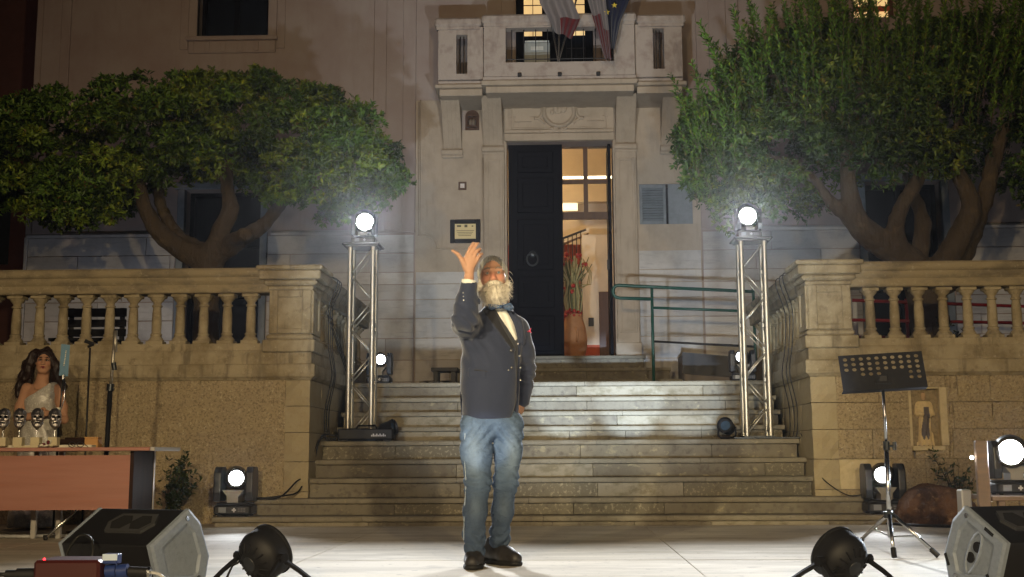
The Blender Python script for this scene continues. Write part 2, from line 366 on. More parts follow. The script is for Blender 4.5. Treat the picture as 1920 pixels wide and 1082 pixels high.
        for it in range(smooth*2):
            acc = np.zeros_like(pos); n = np.zeros(len(pos))
            for a in range(4):
                for b in ((a+1) % 4, (a+3) % 4):
                    np.add.at(acc, F_[:, a], pos[F_[:, b]]); np.add.at(n, F_[:, a], 1)
            lam = 0.55 if it % 2 == 0 else -0.50
            pos = pos+lam*(acc/np.maximum(n, 1)[:, None]-pos)
        me = bpy.data.meshes.new(name); me.vertices.add(len(pos)); me.vertices.foreach_set('co', pos.ravel())
        me.loops.add(F_.size); me.loops.foreach_set('vertex_index', F_.ravel().astype(np.int32)); me.polygons.add(len(F_))
        me.polygons.foreach_set('loop_start', np.arange(0, F_.size, 4, dtype=np.int32)); me.update(calc_edges=True); me.validate()
        return me
def paint(me, fn):
    """set the colour attribute 'Col' from vertex positions"""
    n = len(me.vertices); co = np.empty(n*3); me.vertices.foreach_get('co', co); co = co.reshape(-1, 3)
    c = np.ones((n, 4), dtype=np.float32); c[:, :3] = fn(co)
    a = me.color_attributes.new('Col', 'FLOAT_COLOR', 'POINT'); a.data.foreach_set('color', c.ravel())
def wob(f, ph=0.0):
    """smooth pseudo-noise of frequency f"""
    def g(X, Y, Z):
        return (np.sin(X*f+1.7*np.sin(Y*f*.7+ph)+ph)*np.sin(Z*f*1.1+1.3*np.sin(X*f*.8+2*ph))+np.sin(Y*f*1.2+ph*3+1.1*np.sin(Z*f*.6)))*0.5
    return g

# ================================================================ the setting: ground, stage floor, terrace, staircase
g = MB(); g.add([(-70, -30, -0.95), (70, -30, -0.95), (70, 110, -0.95), (-70, 110, -0.95)], [(0, 1, 2, 3)])
tag(g.build('plaza_ground', M['plaza']), kind='structure')

stage = thing('stage_floor', loc=(0, 0, 0), kind='structure')
xe = [-1.6+2.36*i for i in range(-4, 6)]; ye = [4.75, 6.52, 8.39, 10.27, 13.4]
for j in range(len(ye)-1):
    for i in range(len(xe)-1):
        b = MB(); dz = RNG.uniform(-0.002, 0.0)
        b.box((xe[i]+.0025, ye[j]+.005, -0.05+dz), (xe[i+1]-.0025, ye[j+1]-.005, dz), c=0.003); b.build('deck_panel', M['deck'], stage)
b = MB(); b.box((xe[0]+.05, ye[0]+.05, -0.949), (xe[-1]-.05, 13.38, -0.055)); b.build('stage_base', M['joint'], stage)

stairs = thing('staircase', loc=(0, 12.5, 0), kind='structure')
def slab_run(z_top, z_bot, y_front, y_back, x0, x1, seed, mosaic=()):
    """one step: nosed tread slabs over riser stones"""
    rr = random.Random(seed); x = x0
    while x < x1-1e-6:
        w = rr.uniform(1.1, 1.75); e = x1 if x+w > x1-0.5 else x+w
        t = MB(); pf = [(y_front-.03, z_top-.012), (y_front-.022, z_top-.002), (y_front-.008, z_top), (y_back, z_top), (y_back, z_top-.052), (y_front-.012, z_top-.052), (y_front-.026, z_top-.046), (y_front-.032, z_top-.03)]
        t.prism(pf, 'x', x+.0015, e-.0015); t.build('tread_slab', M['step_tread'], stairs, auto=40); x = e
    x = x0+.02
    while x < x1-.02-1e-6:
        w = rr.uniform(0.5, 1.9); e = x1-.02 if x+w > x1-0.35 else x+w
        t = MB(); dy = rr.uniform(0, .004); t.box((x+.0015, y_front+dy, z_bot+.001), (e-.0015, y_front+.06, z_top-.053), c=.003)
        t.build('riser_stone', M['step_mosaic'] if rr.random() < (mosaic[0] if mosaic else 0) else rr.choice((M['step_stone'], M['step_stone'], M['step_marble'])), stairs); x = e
STEPS = [(.087, -.02, 12.5, -3.225, 3.225, ()), (.241, .087, 12.8, -2.9, 2.86, (.55,)), (.424, .241, 13.1, -2.52, 2.43, (.5,)), (.602, .424, 13.4, -2.49, 2.42, (.15,)), (.788, .602, 13.7, -2.445, 2.41, (.2,)),
         (.939, .788, 14.25, -2.36, 2.36, (.2,)), (1.104, .939, 14.5, -2.36, 2.36, ()), (1.269, 1.104, 14.75, -2.36, 2.36, ()), (1.446, 1.269, 15.0, -2.36, 2.36, ())]
for i, (zt, zb, yf, x0, x1, mo) in enumerate(STEPS):
    yb = STEPS[i+1][2]+.05 if i+1 < len(STEPS) else 15.5
    slab_run(zt, zb, yf, yb, x0, x1, 40+i, mo)
    k = MB(); k.box((x0+.03, yf+.065, -0.3), (x1-.03, yb+.3, zt-.054)); k.build('step_core', M['joint'], stairs)

terr = thing('terrace_floor', loc=(0, 16, 1.4), kind='structure')
for lo, hi in (((-12, 13.22, 0.0), (-2.62, 20.1, 1.446)), ((2.62, 13.22, 0.0), (12, 20.1, 1.446)), ((-2.6, 15.51, 0.0), (2.6, 20.1, 1.444))):
    b = MB(); b.box(lo, hi); b.build('terrace_paving', M['terrace'], terr)
doorsteps = thing('door_steps', loc=(0, 19.4, 1.44), kind='structure')
for zt, zb, yf, hw in ((1.699, 1.444, 19.1, 2.0), (1.885, 1.699, 19.45, 1.62), (2.09, 1.885, 19.8, 1.28)):
    t = MB(); t.prism([(yf-.03, zt-.012), (yf-.02, zt-.001), (yf, zt), (20.12, zt), (20.12, zt-.05), (yf-.02, zt-.05), (yf-.032, zt-.035)], 'x', -hw, hw); t.build('tread_slab', M['step_tread'], doorsteps, auto=40)
    for a, c in ((-hw+.02, -.45), (-.45, .4), (.4, hw-.02)):
        t = MB(); t.box((a+.002, yf, zb+.001), (c-.002, yf+.5, zt-.051), c=.003); t.build('riser_stone', M['step_stone'], doorsteps)

# ================================================================ terrace walls with block facing
def block_variants(n, nx, nz, amp, mats, name):
    out = []
    for q in range(n):
        b = MB(); vs = []; fs = []
        for k in range(nz+1):
            for i in range(nx+1):
                e = i in (0, nx) or k in (0, nz)
                vs.append((i/nx-.5, (-.5 if not e else -.5+.25*abs(RNG.normal(0, .35))) + (0 if e else RNG.uniform(-amp, amp)), k/nz-.5))
        for k in range(nz):
            for i in range(nx): a = k*(nx+1)+i; fs.append((a, a+1, a+nx+2, a+nx+1))
        B0 = len(vs); vs += [(-.5, .5, -.5), (.5, .5, -.5), (.5, .5, .5), (-.5, .5, .5)]
        bot = [i for i in range(nx+1)]; top = [nz*(nx+1)+i for i in range(nx+1)]; le = [k*(nx+1) for k in range(nz+1)]; ri = [k*(nx+1)+nx for k in range(nz+1)]
        fs += [tuple(bot[::-1]+[B0, B0+1]), tuple(top+[B0+2, B0+3]), tuple(le+[B0+3, B0]), tuple(ri[::-1]+[B0+1, B0+2])]
        b.add(vs, fs); me = b.mesh(name)
        for m in (mats if isinstance(mats, (list, tuple)) else [mats]): me.materials.append(m)
        out.append(me)
    return out
def put_block(name, me, parent, lo, hi, face='y-'):
    """place a unit block mesh filling lo..hi; its rough side looks to y- , x+ or x-"""
    lo = Vector(lo); hi = Vector(hi); c = (lo+hi)/2; s = hi-lo
    o = bpy.data.objects.new(name, me); col.objects.link(o); o.parent = parent; o.location = c-ORG[parent]
    if face == 'y-': o.scale = s
    else:
        o.rotation_euler = (0, 0, R(90 if face == 'x+' else -90)); o.scale = (s.y, s.x, s.z)
    return o
TUFA = block_variants(7, 4, 3, 0.10, M['tufa'], 'tufa_block'); QUOIN = block_variants(3, 3, 3, 0.04, M['quoin'], 'quoin_block'); PATCH = block_variants(1, 3, 3, 0.03, M['patch'], 'patched_block')

def baluster_mesh():
    h = 2.235-1.735; pr = [(0.075, .035), (0.078, .045), (0.060, .07), (0.050, .085), (0.058, .095), (0.058, .105), (0.047, .115), (0.049, .20), (0.046, .30), (0.040, .365), (0.040, .372), (0.052, .378), (0.052, .392), (0.039, .398), (0.041, .42), (0.060, .440), (0.072, .455), (0.075, .468)]
    b = MB(); b.lathe(pr, (0, 0, 0), 16); b.box((-.083, -.083, 0), (.083, .083, .036), c=.006); b.box((-.080, -.080, .466), (.080, .080, h), c=.006)
    me = b.mesh('baluster'); me.materials.append(M['limestone']); sharp(me, 40); return me
BAL = baluster_mesh()
ZC, ZP, ZB, ZR, ZT = 1.375, 1.53, 1.735, 2.235, 2.475       # cornice bottom, plinth top, baluster foot, rail bottom, rail top

def moulding(b, prof, path):
    """sweep a profile [(out, z)] along a polyline in plan [(x, y)], 'out' to the right of the walking direction, mitred"""
    n = len(path); k = len(prof); vs = []
    for i, p in enumerate(path):
        p = Vector((p[0], p[1])); d0 = (Vector(path[i][:2])-Vector(path[i-1][:2])).normalized() if i > 0 else None; d1 = (Vector(path[i+1][:2])-Vector(path[i][:2])).normalized() if i < n-1 else None
        n0 = Vector((d0.y, -d0.x)) if d0 else None; n1 = Vector((d1.y, -d1.x)) if d1 else None
        if n0 and n1: m = (n0+n1); m = m/(1+n0.dot(n1))
        else: m = n0 or n1
        for o, z in prof: vs.append((p.x+m.x*o, p.y+m.y*o, z))
    fs = []
    for i in range(n-1):
        for j in range(k): fs.append((i*k+j, i*k+(j+1) % k, (i+1)*k+(j+1) % k, (i+1)*k+j))
    fs += [tuple(reversed(range(k))), tuple(range((n-1)*k, n*k))]
    b.add(vs, fs)

def terrace_side(sx, wall_label, bal_label):
    """front wall, flank wall and balustrade of one side of the stairs; sx=-1 left, +1 right"""
    def X(x): return x*sx                                     # built for the right side, mirrored for the left
    xi = 2.42 if sx > 0 else 2.43                              # flank face
    wall = thing('terrace_wall', wall_label, 'wall', (X(6), 13.1, 0), 'stone terrace walls beside the stairs')
    core = MB(); core.box((min(X(xi+.06), X(11.9)), 13.07, -.3), (max(X(xi+.06), X(11.9)), 13.3, ZC+.02)); core.box((min(X(xi+.05), X(xi+.3)), 13.2, -.3), (max(X(xi+.05), X(xi+.3)), 17.0, ZC+.02)); core.build('wall_core', M['mortar'], wall)
    # courses of rough blocks on the front face, quoins at the corner
    zs = [0.0, 0.30, 0.585, 0.865, 1.12, ZC]; rr = random.Random(5+sx)
    for c in range(5):
        q = 0.24
        put_block('quoin_block', QUOIN[c % 3], wall, (min(X(xi), X(xi+q)), 12.985, zs[c]+.003), (max(X(xi), X(xi+q)), 13.2, zs[c+1]-.003))
        x = xi+q
        while x < 9.6:
            w = rr.uniform(.30, .46); g_ = .0025 if sx > 0 else .0006
            me = PATCH[0] if (sx > 0 and c == 1 and x == xi+q) else rr.choice(TUFA)
            # leave the statue niche open on the right wall
            if not (sx > 0 and niche_hit(x, x+w, zs[c], zs[c+1])):
                dy = rr.uniform(0, .012) if sx > 0 else .001
                put_block('patched_block' if me is PATCH[0] else 'tufa_block', me, wall, (min(X(x+g_), X(x+w-g_)), 12.985+dy, zs[c]+g_), (max(X(x+g_), X(x+w-g_)), 13.08, zs[c+1]-g_))
            else:
                for (a0, a1, b0, b1) in niche_rest(x, x+w, zs[c], zs[c+1]):
                    put_block('tufa_block', rr.choice(TUFA), wall, (a0+g_, 12.99, b0+g_), (a1-g_, 13.08, b1-g_))
            x += w
        y = 13.2
        while y < 16.6:
            w = rr.uniform(.40, .6); put_block('quoin_block', rr.choice(QUOIN), wall, (min(X(xi), X(xi+.07)), y+.003, zs[c]+.003), (max(X(xi), X(xi+.07)), y+w-.003, zs[c+1]-.003), 'x-' if sx > 0 else 'x+'); y += w
    # cornice and stepped base course
    bal = thing('balustrade', bal_label, 'balustrade', (X(6), 13.1, ZC), 'stone balustrades on the terrace walls')
    def run(name, prof, mt, x_end=10.2, y_end=16.9, m='limestone'):
        path = [(X(xi), y_end), (X(xi), 12.985), (X(x_end), 12.985)]
        if sx > 0: path = path                                 # walking towards the viewer then right: out is to the right/left
        b = MB(); pr = prof if sx < 0 else prof
        # 'out' is right of the walking direction; flip the path so that it faces the stairs and the stage
        if sx > 0: path = path[::1]
        moulding(b, [((o if sx > 0 else -o), z) for o, z in pr], path); return b.build(name, M[mt], bal, auto=35)
    run('cornice', [(-.25, ZC), (.015, ZC), (.022, ZC+.014), (.05, ZC+.03), (.055, ZC+.05), (.05, ZC+.052), (.05, ZP-.01), (.04, ZP), (-.25, ZP)], 'limestone')
    run('base_course', [(-.28, ZP), (.012, ZP), (.012, ZP+.10), (.0, ZP+.125), (-.012, ZP+.14), (-.012, ZB), (-.28, ZB)], 'limestone')
    rail = [(-.26, ZR), (.0, ZR), (.01, ZR+.012), (.01, ZR+.08), (.03, ZR+.10), (.045, ZR+.125), (.045, ZR+.15), (.07, ZR+.165), (.08, ZR+.185), (.08, ZT-.02), (.06, ZT), (-.32, ZT), (-.34, ZT-.02), (-.34, ZR+.18), (-.27, ZR+.14)]
    run('handrail', rail, 'coping')
    # corner pedestal
    px0, px1 = xi-.09+.0, xi+.46
    b = MB()
    def pb(lo, hi, c=.01): b.box((min(X(lo[0]), X(hi[0])), lo[1], lo[2]), (max(X(lo[0]), X(hi[0])), hi[1], hi[2]), c=c)
    f = 12.93
    pb((xi-.045, f-.0, ZB-.09), (xi+.47, f+.5, ZB+.03)); pb((xi-.025, f+.02, ZB+.03), (xi+.44, f+.48, ZB+.085), .018); pb((xi-.003, f+.042, ZB+.085), (xi+.415, f+.456, ZR+.02))
    pb((xi-.02, f+.03, ZR+.02), (xi+.43, f+.47, ZR+.065), .012); b.build('pedestal', M['limestone'], bal)
    b = MB(); pb((xi-.06, f-.01, ZR+.066), (xi+.47, f+.51, ZR+.12), .02); pb((xi-.10, f-.05, ZR+.121), (xi+.51, f+.55, ZT-.03), .012); pb((xi-.125, f-.075, ZT-.029), (xi+.535, f+.575, ZT+.018), .012); b.build('pedestal_cap', M['limestone'], bal)
    # sunk panels of the pedestal: a raised frame with a shallow field
    b = MB(); a0, a1, c0, c1 = xi+.0, xi+.412, ZB+.09, ZR+.018
    for lo, hi in (((a0, f+.02, c0), (a0+.085, f+.041, c1)), ((a1-.085, f+.02, c0), (a1, f+.041, c1)), ((a0+.086, f+.02, c1-.07), (a1-.086, f+.041, c1)), ((a0+.086, f+.02, c0), (a1-.086, f+.041, c0+.05))): pb(lo, hi, .006)
    b.build('panel_frame', M['limestone'], bal)
    b = MB()
    for lo, hi in (((xi-.024, f+.045, c0), (xi-.004, f+.13, c1)), ((xi-.024, f+.37, c0), (xi-.004, f+.455, c1)), ((xi-.024, f+.131, c1-.07), (xi-.004, f+.369, c1)), ((xi-.024, f+.131, c0), (xi-.004, f+.369, c0+.05))): pb(lo, hi, .006)
    b.build('panel_frame', M['limestone'], bal)
    # balusters: front row and, in front of a solid screen, the flank row
    sp = .236; x = xi+.47+.155
    while x < 9.8:
        o = bpy.data.objects.new('baluster', BAL); col.objects.link(o); o.parent = bal; o.location = Vector((X(x), 13.105, ZB))-ORG[bal]; o.rotation_euler.z = rr.uniform(-.05, .05); x += sp
    b = MB(); b.box((min(X(xi+.11), X(xi+.2)), 13.45, ZB), (max(X(xi+.11), X(xi+.2)), 16.85, ZR)); b.build('screen_panel', M['limestone'], bal)
    y = 13.62
    while y < 16.8:
        o = bpy.data.objects.new('baluster', BAL); col.objects.link(o); o.parent = bal; o.location = Vector((X(xi+.12), y, ZB))-ORG[bal]; y += .26
    return wall, bal
# niche in the right wall (x from the stair axis)
NX0, NX1, NZ0, NZ1 = at(1707, 780, 13)[0], at(1776, 780, 13)[0], at(1740, 836, 13)[2], at(1740, 726, 13)[2]
def niche_hit(x0, x1, z0, z1): return x1 > NX0 and x0 < NX1 and z1 > NZ0 and z0 < NZ1
def niche_rest(x0, x1, z0, z1):
    out = []
    if x0 < NX0: out.append((x0, NX0, z0, z1))
    if x1 > NX1: out.append((NX1, x1, z0, z1))
    a, b = max(x0, NX0), min(x1, NX1)
    if z0 < NZ0-.03: out.append((a, b, z0, NZ0))
    if z1 > NZ1+.03: out.append((a, b, NZ1, z1))
    return [q for q in out if q[1]-q[0] > .03]
WALL_L, BAL_L = terrace_side(-1, 'rough ochre terrace wall behind the wooden desk and the woman in white', 'stone balustrade in front of the round-topped tree with a dark bench behind it')
WALL_R, BAL_R = terrace_side(1, 'rough ochre block wall holding the small statue niche', 'stone balustrade above the statue niche with a red rail behind it')
# the niche: recess lining, sill and the pale right-hand reveal
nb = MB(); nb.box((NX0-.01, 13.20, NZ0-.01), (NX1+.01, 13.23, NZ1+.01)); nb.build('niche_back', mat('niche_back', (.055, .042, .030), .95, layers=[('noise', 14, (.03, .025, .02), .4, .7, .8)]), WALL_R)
nb = MB(); nb.box((NX0-.012, 12.99, NZ0), (NX0+.012, 13.2, NZ1)); nb.box((NX1-.07, 12.985, NZ0+.001), (NX1+.004, 13.2, NZ1), c=.006); nb.box((NX0+.013, 12.992, NZ1-.014), (NX1-.071, 13.2, NZ1)); nb.build('niche_reveal', M['patch'], WALL_R)
nb = MB(); nb.box((NX0-.005, 12.945, NZ0-.045), (NX1-.045, 13.2, NZ0-.001), c=.006); nb.build('niche_sill', M['patch'], WALL_R)
# ================================================================ the palazzo
YF = 20.2
def fx(px, Y=YF): return at(px, 300, Y).x
def fz(py, Y=YF): return at(1048, py, Y).z
M['door_wood'] = mat('door_wood', (0.003, 0.003, 0.0055), 0.7, spec=.1, layers=[('noise', (30, 30, 2.5), (0.006, 0.005, 0.007), .5, .75, .8)], bump=[('noise', (60, 60, 4), .002, .6)])
M['brown_wood'] = mat('brown_wood', (0.085, 0.040, 0.022), 0.45, layers=[('noise', (30, 30, 2.5), (0.05, 0.023, 0.013), .45, .75, .8)])
M['window_dark'] = mat('window_dark', (0.008, 0.009, 0.013), 0.12)
M['shutter'] = mat('shutter', (0.20, 0.22, 0.23), 0.6, layers=[('noise', 8, (.14, .155, .165), .45, .7, .7)])
M['lit_glass'] = mat('lit_glass', (0.8, 0.6, 0.3), 0.5, emit=(1.0, 0.66, 0.28), emit_s=.58)
M['room_plaster'] = mat('room_plaster', (0.62, 0.53, 0.40), 0.9, layers=[('noise', 3, (.5, .42, .31), .4, .7, .6)])
M['red_paint'] = mat('red_paint', (0.46, 0.10, 0.045), 0.7, layers=[('noise', 4, (.36, .08, .04), .4, .7, .6)])
M['iron'] = mat('iron', (0.018, 0.016, 0.016), 0.55)
M['glass'] = mat('glass', (1, 1, 1), 0.02, trans=1.0)
M['tile_floor'] = mat('tile_floor', (0.28, 0.13, 0.07), 0.4)
M['brass'] = mat('brass', (0.30, 0.24, 0.12), 0.4, 0.9)

pal = thing('palazzo_building', 'beige stone palazzo with a balcony over its half-open dark door', 'building', (0, 20.4, 1.44))
def part(name, b, m, parent=pal, **kw): return b.build(name, m, parent, **kw)
def boxes(name, m, lst, parent=pal, c=0.0, **kw):
    b = MB()
    for lo, hi in lst: b.box([min(a, d) for a, d in zip(lo, hi)], [max(a, d) for a, d in zip(lo, hi)], c=c)
    return b.build(name, m, parent, **kw)
def pierced(name, m, x0, x1, z0, z1, y0, y1, holes, parent=pal):
    """a wall slab with rectangular openings"""
    xs = sorted({x0, x1, *[min(max(h[i], x0), x1) for h in holes for i in (0, 1)]}); zs = sorted({z0, z1, *[min(max(h[i], z0), z1) for h in holes for i in (2, 3)]})
    idx = {}; b = MB(); vs = []; fs = []
    solid = lambda i, k: 0 <= i < len(xs)-1 and 0 <= k < len(zs)-1 and not any(h[0] < (xs[i]+xs[i+1])/2 < h[1] and h[2] < (zs[k]+zs[k+1])/2 < h[3] for h in holes)
    def V(i, k, y): 
        q = (i, k, y)
        if q not in idx: idx[q] = len(vs); vs.append((xs[i], y, zs[k]))
        return idx[q]
    for i in range(len(xs)-1):
        for k in range(len(zs)-1):
            if not solid(i, k): continue
            fs.append((V(i, k, y0), V(i+1, k, y0), V(i+1, k+1, y0), V(i, k+1, y0))); fs.append((V(i, k, y1), V(i, k+1, y1), V(i+1, k+1, y1), V(i+1, k, y1)))
            for di, dk, a, c in ((-1, 0, (i, k), (i, k+1)), (1, 0, (i+1, k+1), (i+1, k)), (0, -1, (i+1, k), (i, k)), (0, 1, (i, k+1), (i+1, k+1))):
                if not solid(i+di, k+dk): fs.append((V(*a, y0), V(*a, y1), V(*c, y1), V(*c, y0))[::-1])
    b.add(vs, fs); return b.build(name, m, parent)
DX0, DX1, DZ0, DZ1 = fx(950), fx(1149), 2.09, fz(266)
H_DOOR = (DX0, DX1, 1.0, DZ1); H_UL = (fx(362), fx(497), fz(60), 9.5); H_GL = (fx(350), fx(492), 1.40, 4.75); H_GR = (fx(1618), fx(1760), 1.40, 4.75)
H_UR = (fx(1612), fx(1698), fz(42), 9.5); H_BAL = (fx(968), fx(1116), 6.46, 9.6); H_SH = (fx(1197), fx(1296), fz(423), fz(348))
ZCOURSE = fz(437)
XL, XR, XB = -8.24, 9.2, 2.19
pierced('facade_wall', M['upper_plaster'], XL, XR, -.9, 11.6, YF, YF+.5, [H_DOOR, H_UL, H_GL, H_GR, H_UR, H_BAL, H_SH])
b = MB(); moulding(b, [(0, 11.2), (.1, 11.25), (.15, 11.5), (.5, 11.6), (.55, 11.9), (0, 11.9)], [(XL, YF-.001), (XR, YF-.001)]); part('cornice', b, M['upper_plaster'])
# side walls of the building body
boxes('side_wall', M['upper_plaster'], [((XL, YF+.502, -.9), (XL+.4, 30, 11.6)), ((XR-.4, YF+.502, -.9), (XR, 30, 11.6))])
# portal bay: a slightly proud field of cut stone round the door
pierced('portal_field', M['portal_stone'], -XB, XB, 1.445, 6.12, YF-.03, YF-.001, [H_DOOR, H_SH, (-1.49, -1.23, fz(243), fz(206))])
# rusticated ground storey, stone by stone
STONE = block_variants(6, 2, 2, 0.05, M['course_stone'], 'course_block')
zc = [1.445, 1.74, 2.07, 2.40, 2.70, fz(560), fz(531), fz(508), fz(472), ZCOURSE]
holes = [H_GL, H_GR, H_SH]
rr = random.Random(3)
def courses(x0, x1, zs, yo):
    for c in range(len(zs)-1):
        x = x0
        while x < x1-.01:
            w = rr.uniform(.75, 1.9); e = x1 if x+w > x1-.4 else x+w
            segs = [(x, e)]
            for h in holes:
                if zs[c+1] > h[2]+.02 and zs[c] < h[3]-.02:
                    segs = [s for a, d in segs for s in ((a, min(d, h[0]-.12)), (max(a, h[1]+.12), d)) if s[1]-s[0] > .05]
            for a, d in segs: put_block('course_block', rr.choice(STONE), pal, (a+.006, yo-.035+rr.uniform(0, .006), zs[c]+.007), (d-.006, YF+.05, zs[c+1]-.007))
            x = e
courses(XL+.02, -XB-.02, zc, YF); courses(XB+.02, XR-.05, zc, YF)
zp = [1.445, 1.74, 2.07, 2.40, 2.70, fz(560), fz(531), fz(508)]
courses(-XB+.01, -1.16, zp, YF-.03); holes = [(1.24, 2.07, fz(425), 9)]; courses(1.23, XB-.01, zc[:-1], YF-.03)
# pilasters of the upper storey
for s in (-1, 1):
    boxes('pilaster', M['upper_plaster'], [((s*2.86, YF-.05, ZCOURSE+.03), (s*2.195, YF-.002, 11.1)), ((s*2.66, YF-.085, ZCOURSE+.06), (s*2.39, YF-.052, 11.0))], c=.008)
boxes('pilaster', M['upper_plaster'], [((XL-.03, YF-.045, ZCOURSE+.02), (-7.72, YF-.002, 11.1)), ((XL+.08, YF-.07, ZCOURSE+.06), (-7.86, YF-.047, 11.0))], c=.008)
boxes('pilaster', M['course_stone'], [((XL-.035, YF-.05, 1.445), (XL+.016, YF+.3, ZCOURSE+.015))], c=.006)
for xa, xb_ in ((XL, H_GL[0]-.17), (H_GL[1]+.17, -2.87), (2.87, H_GR[0]-.17), (H_GR[1]+.17, XR)):
    b = MB(); moulding(b, [(0, ZCOURSE), (.05, ZCOURSE+.005), (.06, ZCOURSE+.04), (.03, ZCOURSE+.07), (0, ZCOURSE+.08)], [(xa, YF-.004), (xb_, YF-.004)]); part('string_course', b, M['course_stone'])
# panel moulding with a scrolled foot left of the door
zq = fz(440); cx = fx(806); pts = [(fx(785), 6.1), (fx(785), zq)]
for i in range(1, 9):
    a = math.pi/2*i/8; pts.append((fx(785)+.03+.255*math.sin(a), zq+.02-.22*(1-math.cos(a))))
pts += [(fx(820), fz(466)), (fx(905), fz(466)), (fx(905), fz(295))]
b = MB(); b.tube([(p[0], YF-.036, p[1]) for p in pts], .014, 6); b.tube([(p[0]+.028, YF-.034, p[1]+.028) for p in pts], .008, 6); part('panel_moulding', b, M['portal_stone'], smooth=True)
# window surrounds
def surround(h, w, m, name='window_frame', sill=True, top=True, y=YF):
    x0, x1, z0, z1 = h; L = [((x0-w, y-.05, z0), (x0, y+.1, z1)), ((x1, y-.05, z0), (x1+w, y+.1, z1))]
    if top: L.append(((x0-w-.05, y-.06, z1+.001), (x1+w+.05, y+.1, z1+w)))
    return boxes(name, m, L, c=.01)
surround(H_UL, .14, M['upper_plaster']); boxes('frame_strip', M['upper_plaster'], [((H_UL[0]-.27, YF-.03, H_UL[2]-.2), (H_UL[0]-.141, YF-.002, 9.6))], c=.006); boxes('frame_strip', M['upper_plaster'], [((H_UL[1]+.141, YF-.03, H_UL[2]-.2), (H_UL[1]+.27, YF-.002, 9.6))], c=.006)
boxes('window_sill', M['upper_plaster'], [((H_UL[0]-.16, YF-.10, H_UL[2]-.07), (H_UL[1]+.16, YF+.1, H_UL[2]-.002)), ((H_UL[0]-.13, YF-.05, H_UL[2]-.27), (H_UL[1]+.13, YF-.004, H_UL[2]-.072))], c=.01)
for i in range(6):
    x = H_UL[0]-.08+i*(H_UL[1]-H_UL[0]+.16)/5
    boxes('sill_bracket', M['upper_plaster'], [((x-.04, YF-.065, H_UL[2]-.25), (x+.04, YF-.049, H_UL[2]-.09))], c=.005)
surround(H_UR, .14, M['upper_plaster'])
for h in (H_GL, H_GR): surround(h, .11, M['shutter'], 'door_frame')
def glazing(h, y, m, nx, nz, frame=M['door_wood'], bar=.022):
    x0, x1, z0, z1 = h; w = boxes('window', frame, [((x0, y, z0), (x0+.07, y+.06, z1)), ((x1-.07, y, z0), (x1, y+.06, z1)), ((x0+.071, y, z0), (x1-.071, y+.06, z0+.07)), ((x0+.071, y, z1-.07), (x1-.071, y+.06, z1)), (((x0+x1)/2-.04, y-.01, z0+.071), ((x0+x1)/2+.04, y+.05, z1-.071))])
    for i in range(nx):
        for k in range(nz):
            a, d = x0+.07+(x1-x0-.14)*i/nx, x0+.07+(x1-x0-.14)*(i+1)/nx; e, f = z0+.07+(z1-z0-.14)*k/nz, z0+.07+(z1-z0-.14)*(k+1)/nz
            boxes('pane', m, [((a+bar/2, y+.02, e+bar/2), (d-bar/2, y+.03, f-bar/2))], parent=w)
    return w
glazing(H_UL, YF+.25, M['window_dark'], 2, 3); glazing(H_GL, YF+.3, M['window_dark'], 2, 4); glazing(H_GR, YF+.3, M['window_dark'], 2, 4)
glazing(H_UR, YF+.25, M['lit_glass'], 2, 4, M['brown_wood'])
boxes('backing_wall', M['dark_hole'], [((XL+.45, YF+.9, -.5), (-2.3, YF+.95, 11.4)), ((3.4, YF+.9, -.5), (XR-.45, YF+.95, 11.4))])
boxes('window_bar', M['red_paint'], [((H_UR[0]+.07, YF+.2, H_UR[2]+.17), (H_UR[1]-.07, YF+.23, H_UR[2]+.25))])
# French window behind the balcony: dark leaves, lit upper panes
x0, x1, z0, z1 = H_BAL; y = YF+.25
w = boxes('window', M['door_wood'], [((x0, y, z0), (x0+.12, y+.06, z1)), ((x1-.12, y, z0), (x1, y+.06, z1)), (((x0+x1)/2-.19, y, z0), ((x0+x1)/2+.19, y+.06, z1)), ((x0+.121, y, z0), ((x0+x1)/2-.191, y+.05, z0+.1)), (((x0+x1)/2+.191, y, z0), (x1-.121, y+.05, z0+.1))])
za, zb_ = fz(66, y), fz(50, y)
rows = [(z0+.1, z0+.55, 'window_dark'), (z0+.57, za-.01, 'window_dark'), (za, za+.10, 'lit_glass'), (za+.115, za+.22, 'lit_glass'), (za+.24, za+.50, 'lit_glass'), (za+.52, za+.78, 'lit_glass'), (za+.8, za+1.3, 'lit_glass')]
for a, d in ((x0+.12, (x0+x1)/2-.19), ((x0+x1)/2+.19, x1-.12)):
    for e, f, m in rows:
        for i in range(2): boxes('pane', M[m], [((a+(d-a)*i/2+.006, y+.02, e), (a+(d-a)*(i+1)/2-.006, y+.03, f))], parent=w)
boxes('shutter_leaf', M['upper_plaster'], [((x0-.22, YF-.04, z0), (x0-.02, YF-.003, z1))], c=.006)
# small louvred shutters right of the door
x0, x1, z0, z1 = H_SH
fr = boxes('window_shutter', M['shutter'], [((x0+.002, YF-.02, z0), (x0+.05, YF+.03, z1)), (((x0+x1)/2-.04, YF-.02, z0), ((x0+x1)/2, YF+.03, z1)), ((x0+.051, YF-.018, z0), ((x0+x1)/2-.041, YF+.03, z0+.06)), ((x0+.051, YF-.018, z1-.06), ((x0+x1)/2-.041, YF+.03, z1))], c=.004)
n = 13
for i in range(n):
    z = z0+.075+(z1-z0-.15)*i/(n-1); b = MB(); b.box((x0+.052, YF-.02, z-.004), ((x0+x1)/2-.042, YF+.02, z+.004), rot=(R(-38), 0, 0)); b.build('slat', M['shutter'], fr)
fr = boxes('window_shutter', M['shutter'], [(((x0+x1)/2+.035, YF-.02, z0), (x1-.002, YF+.01, z1))], c=.004)
boxes('backing_wall', M['dark_hole'], [((x0-.05, YF+.30, z0-.05), (x1+.05, YF+.33, z1+.05))])
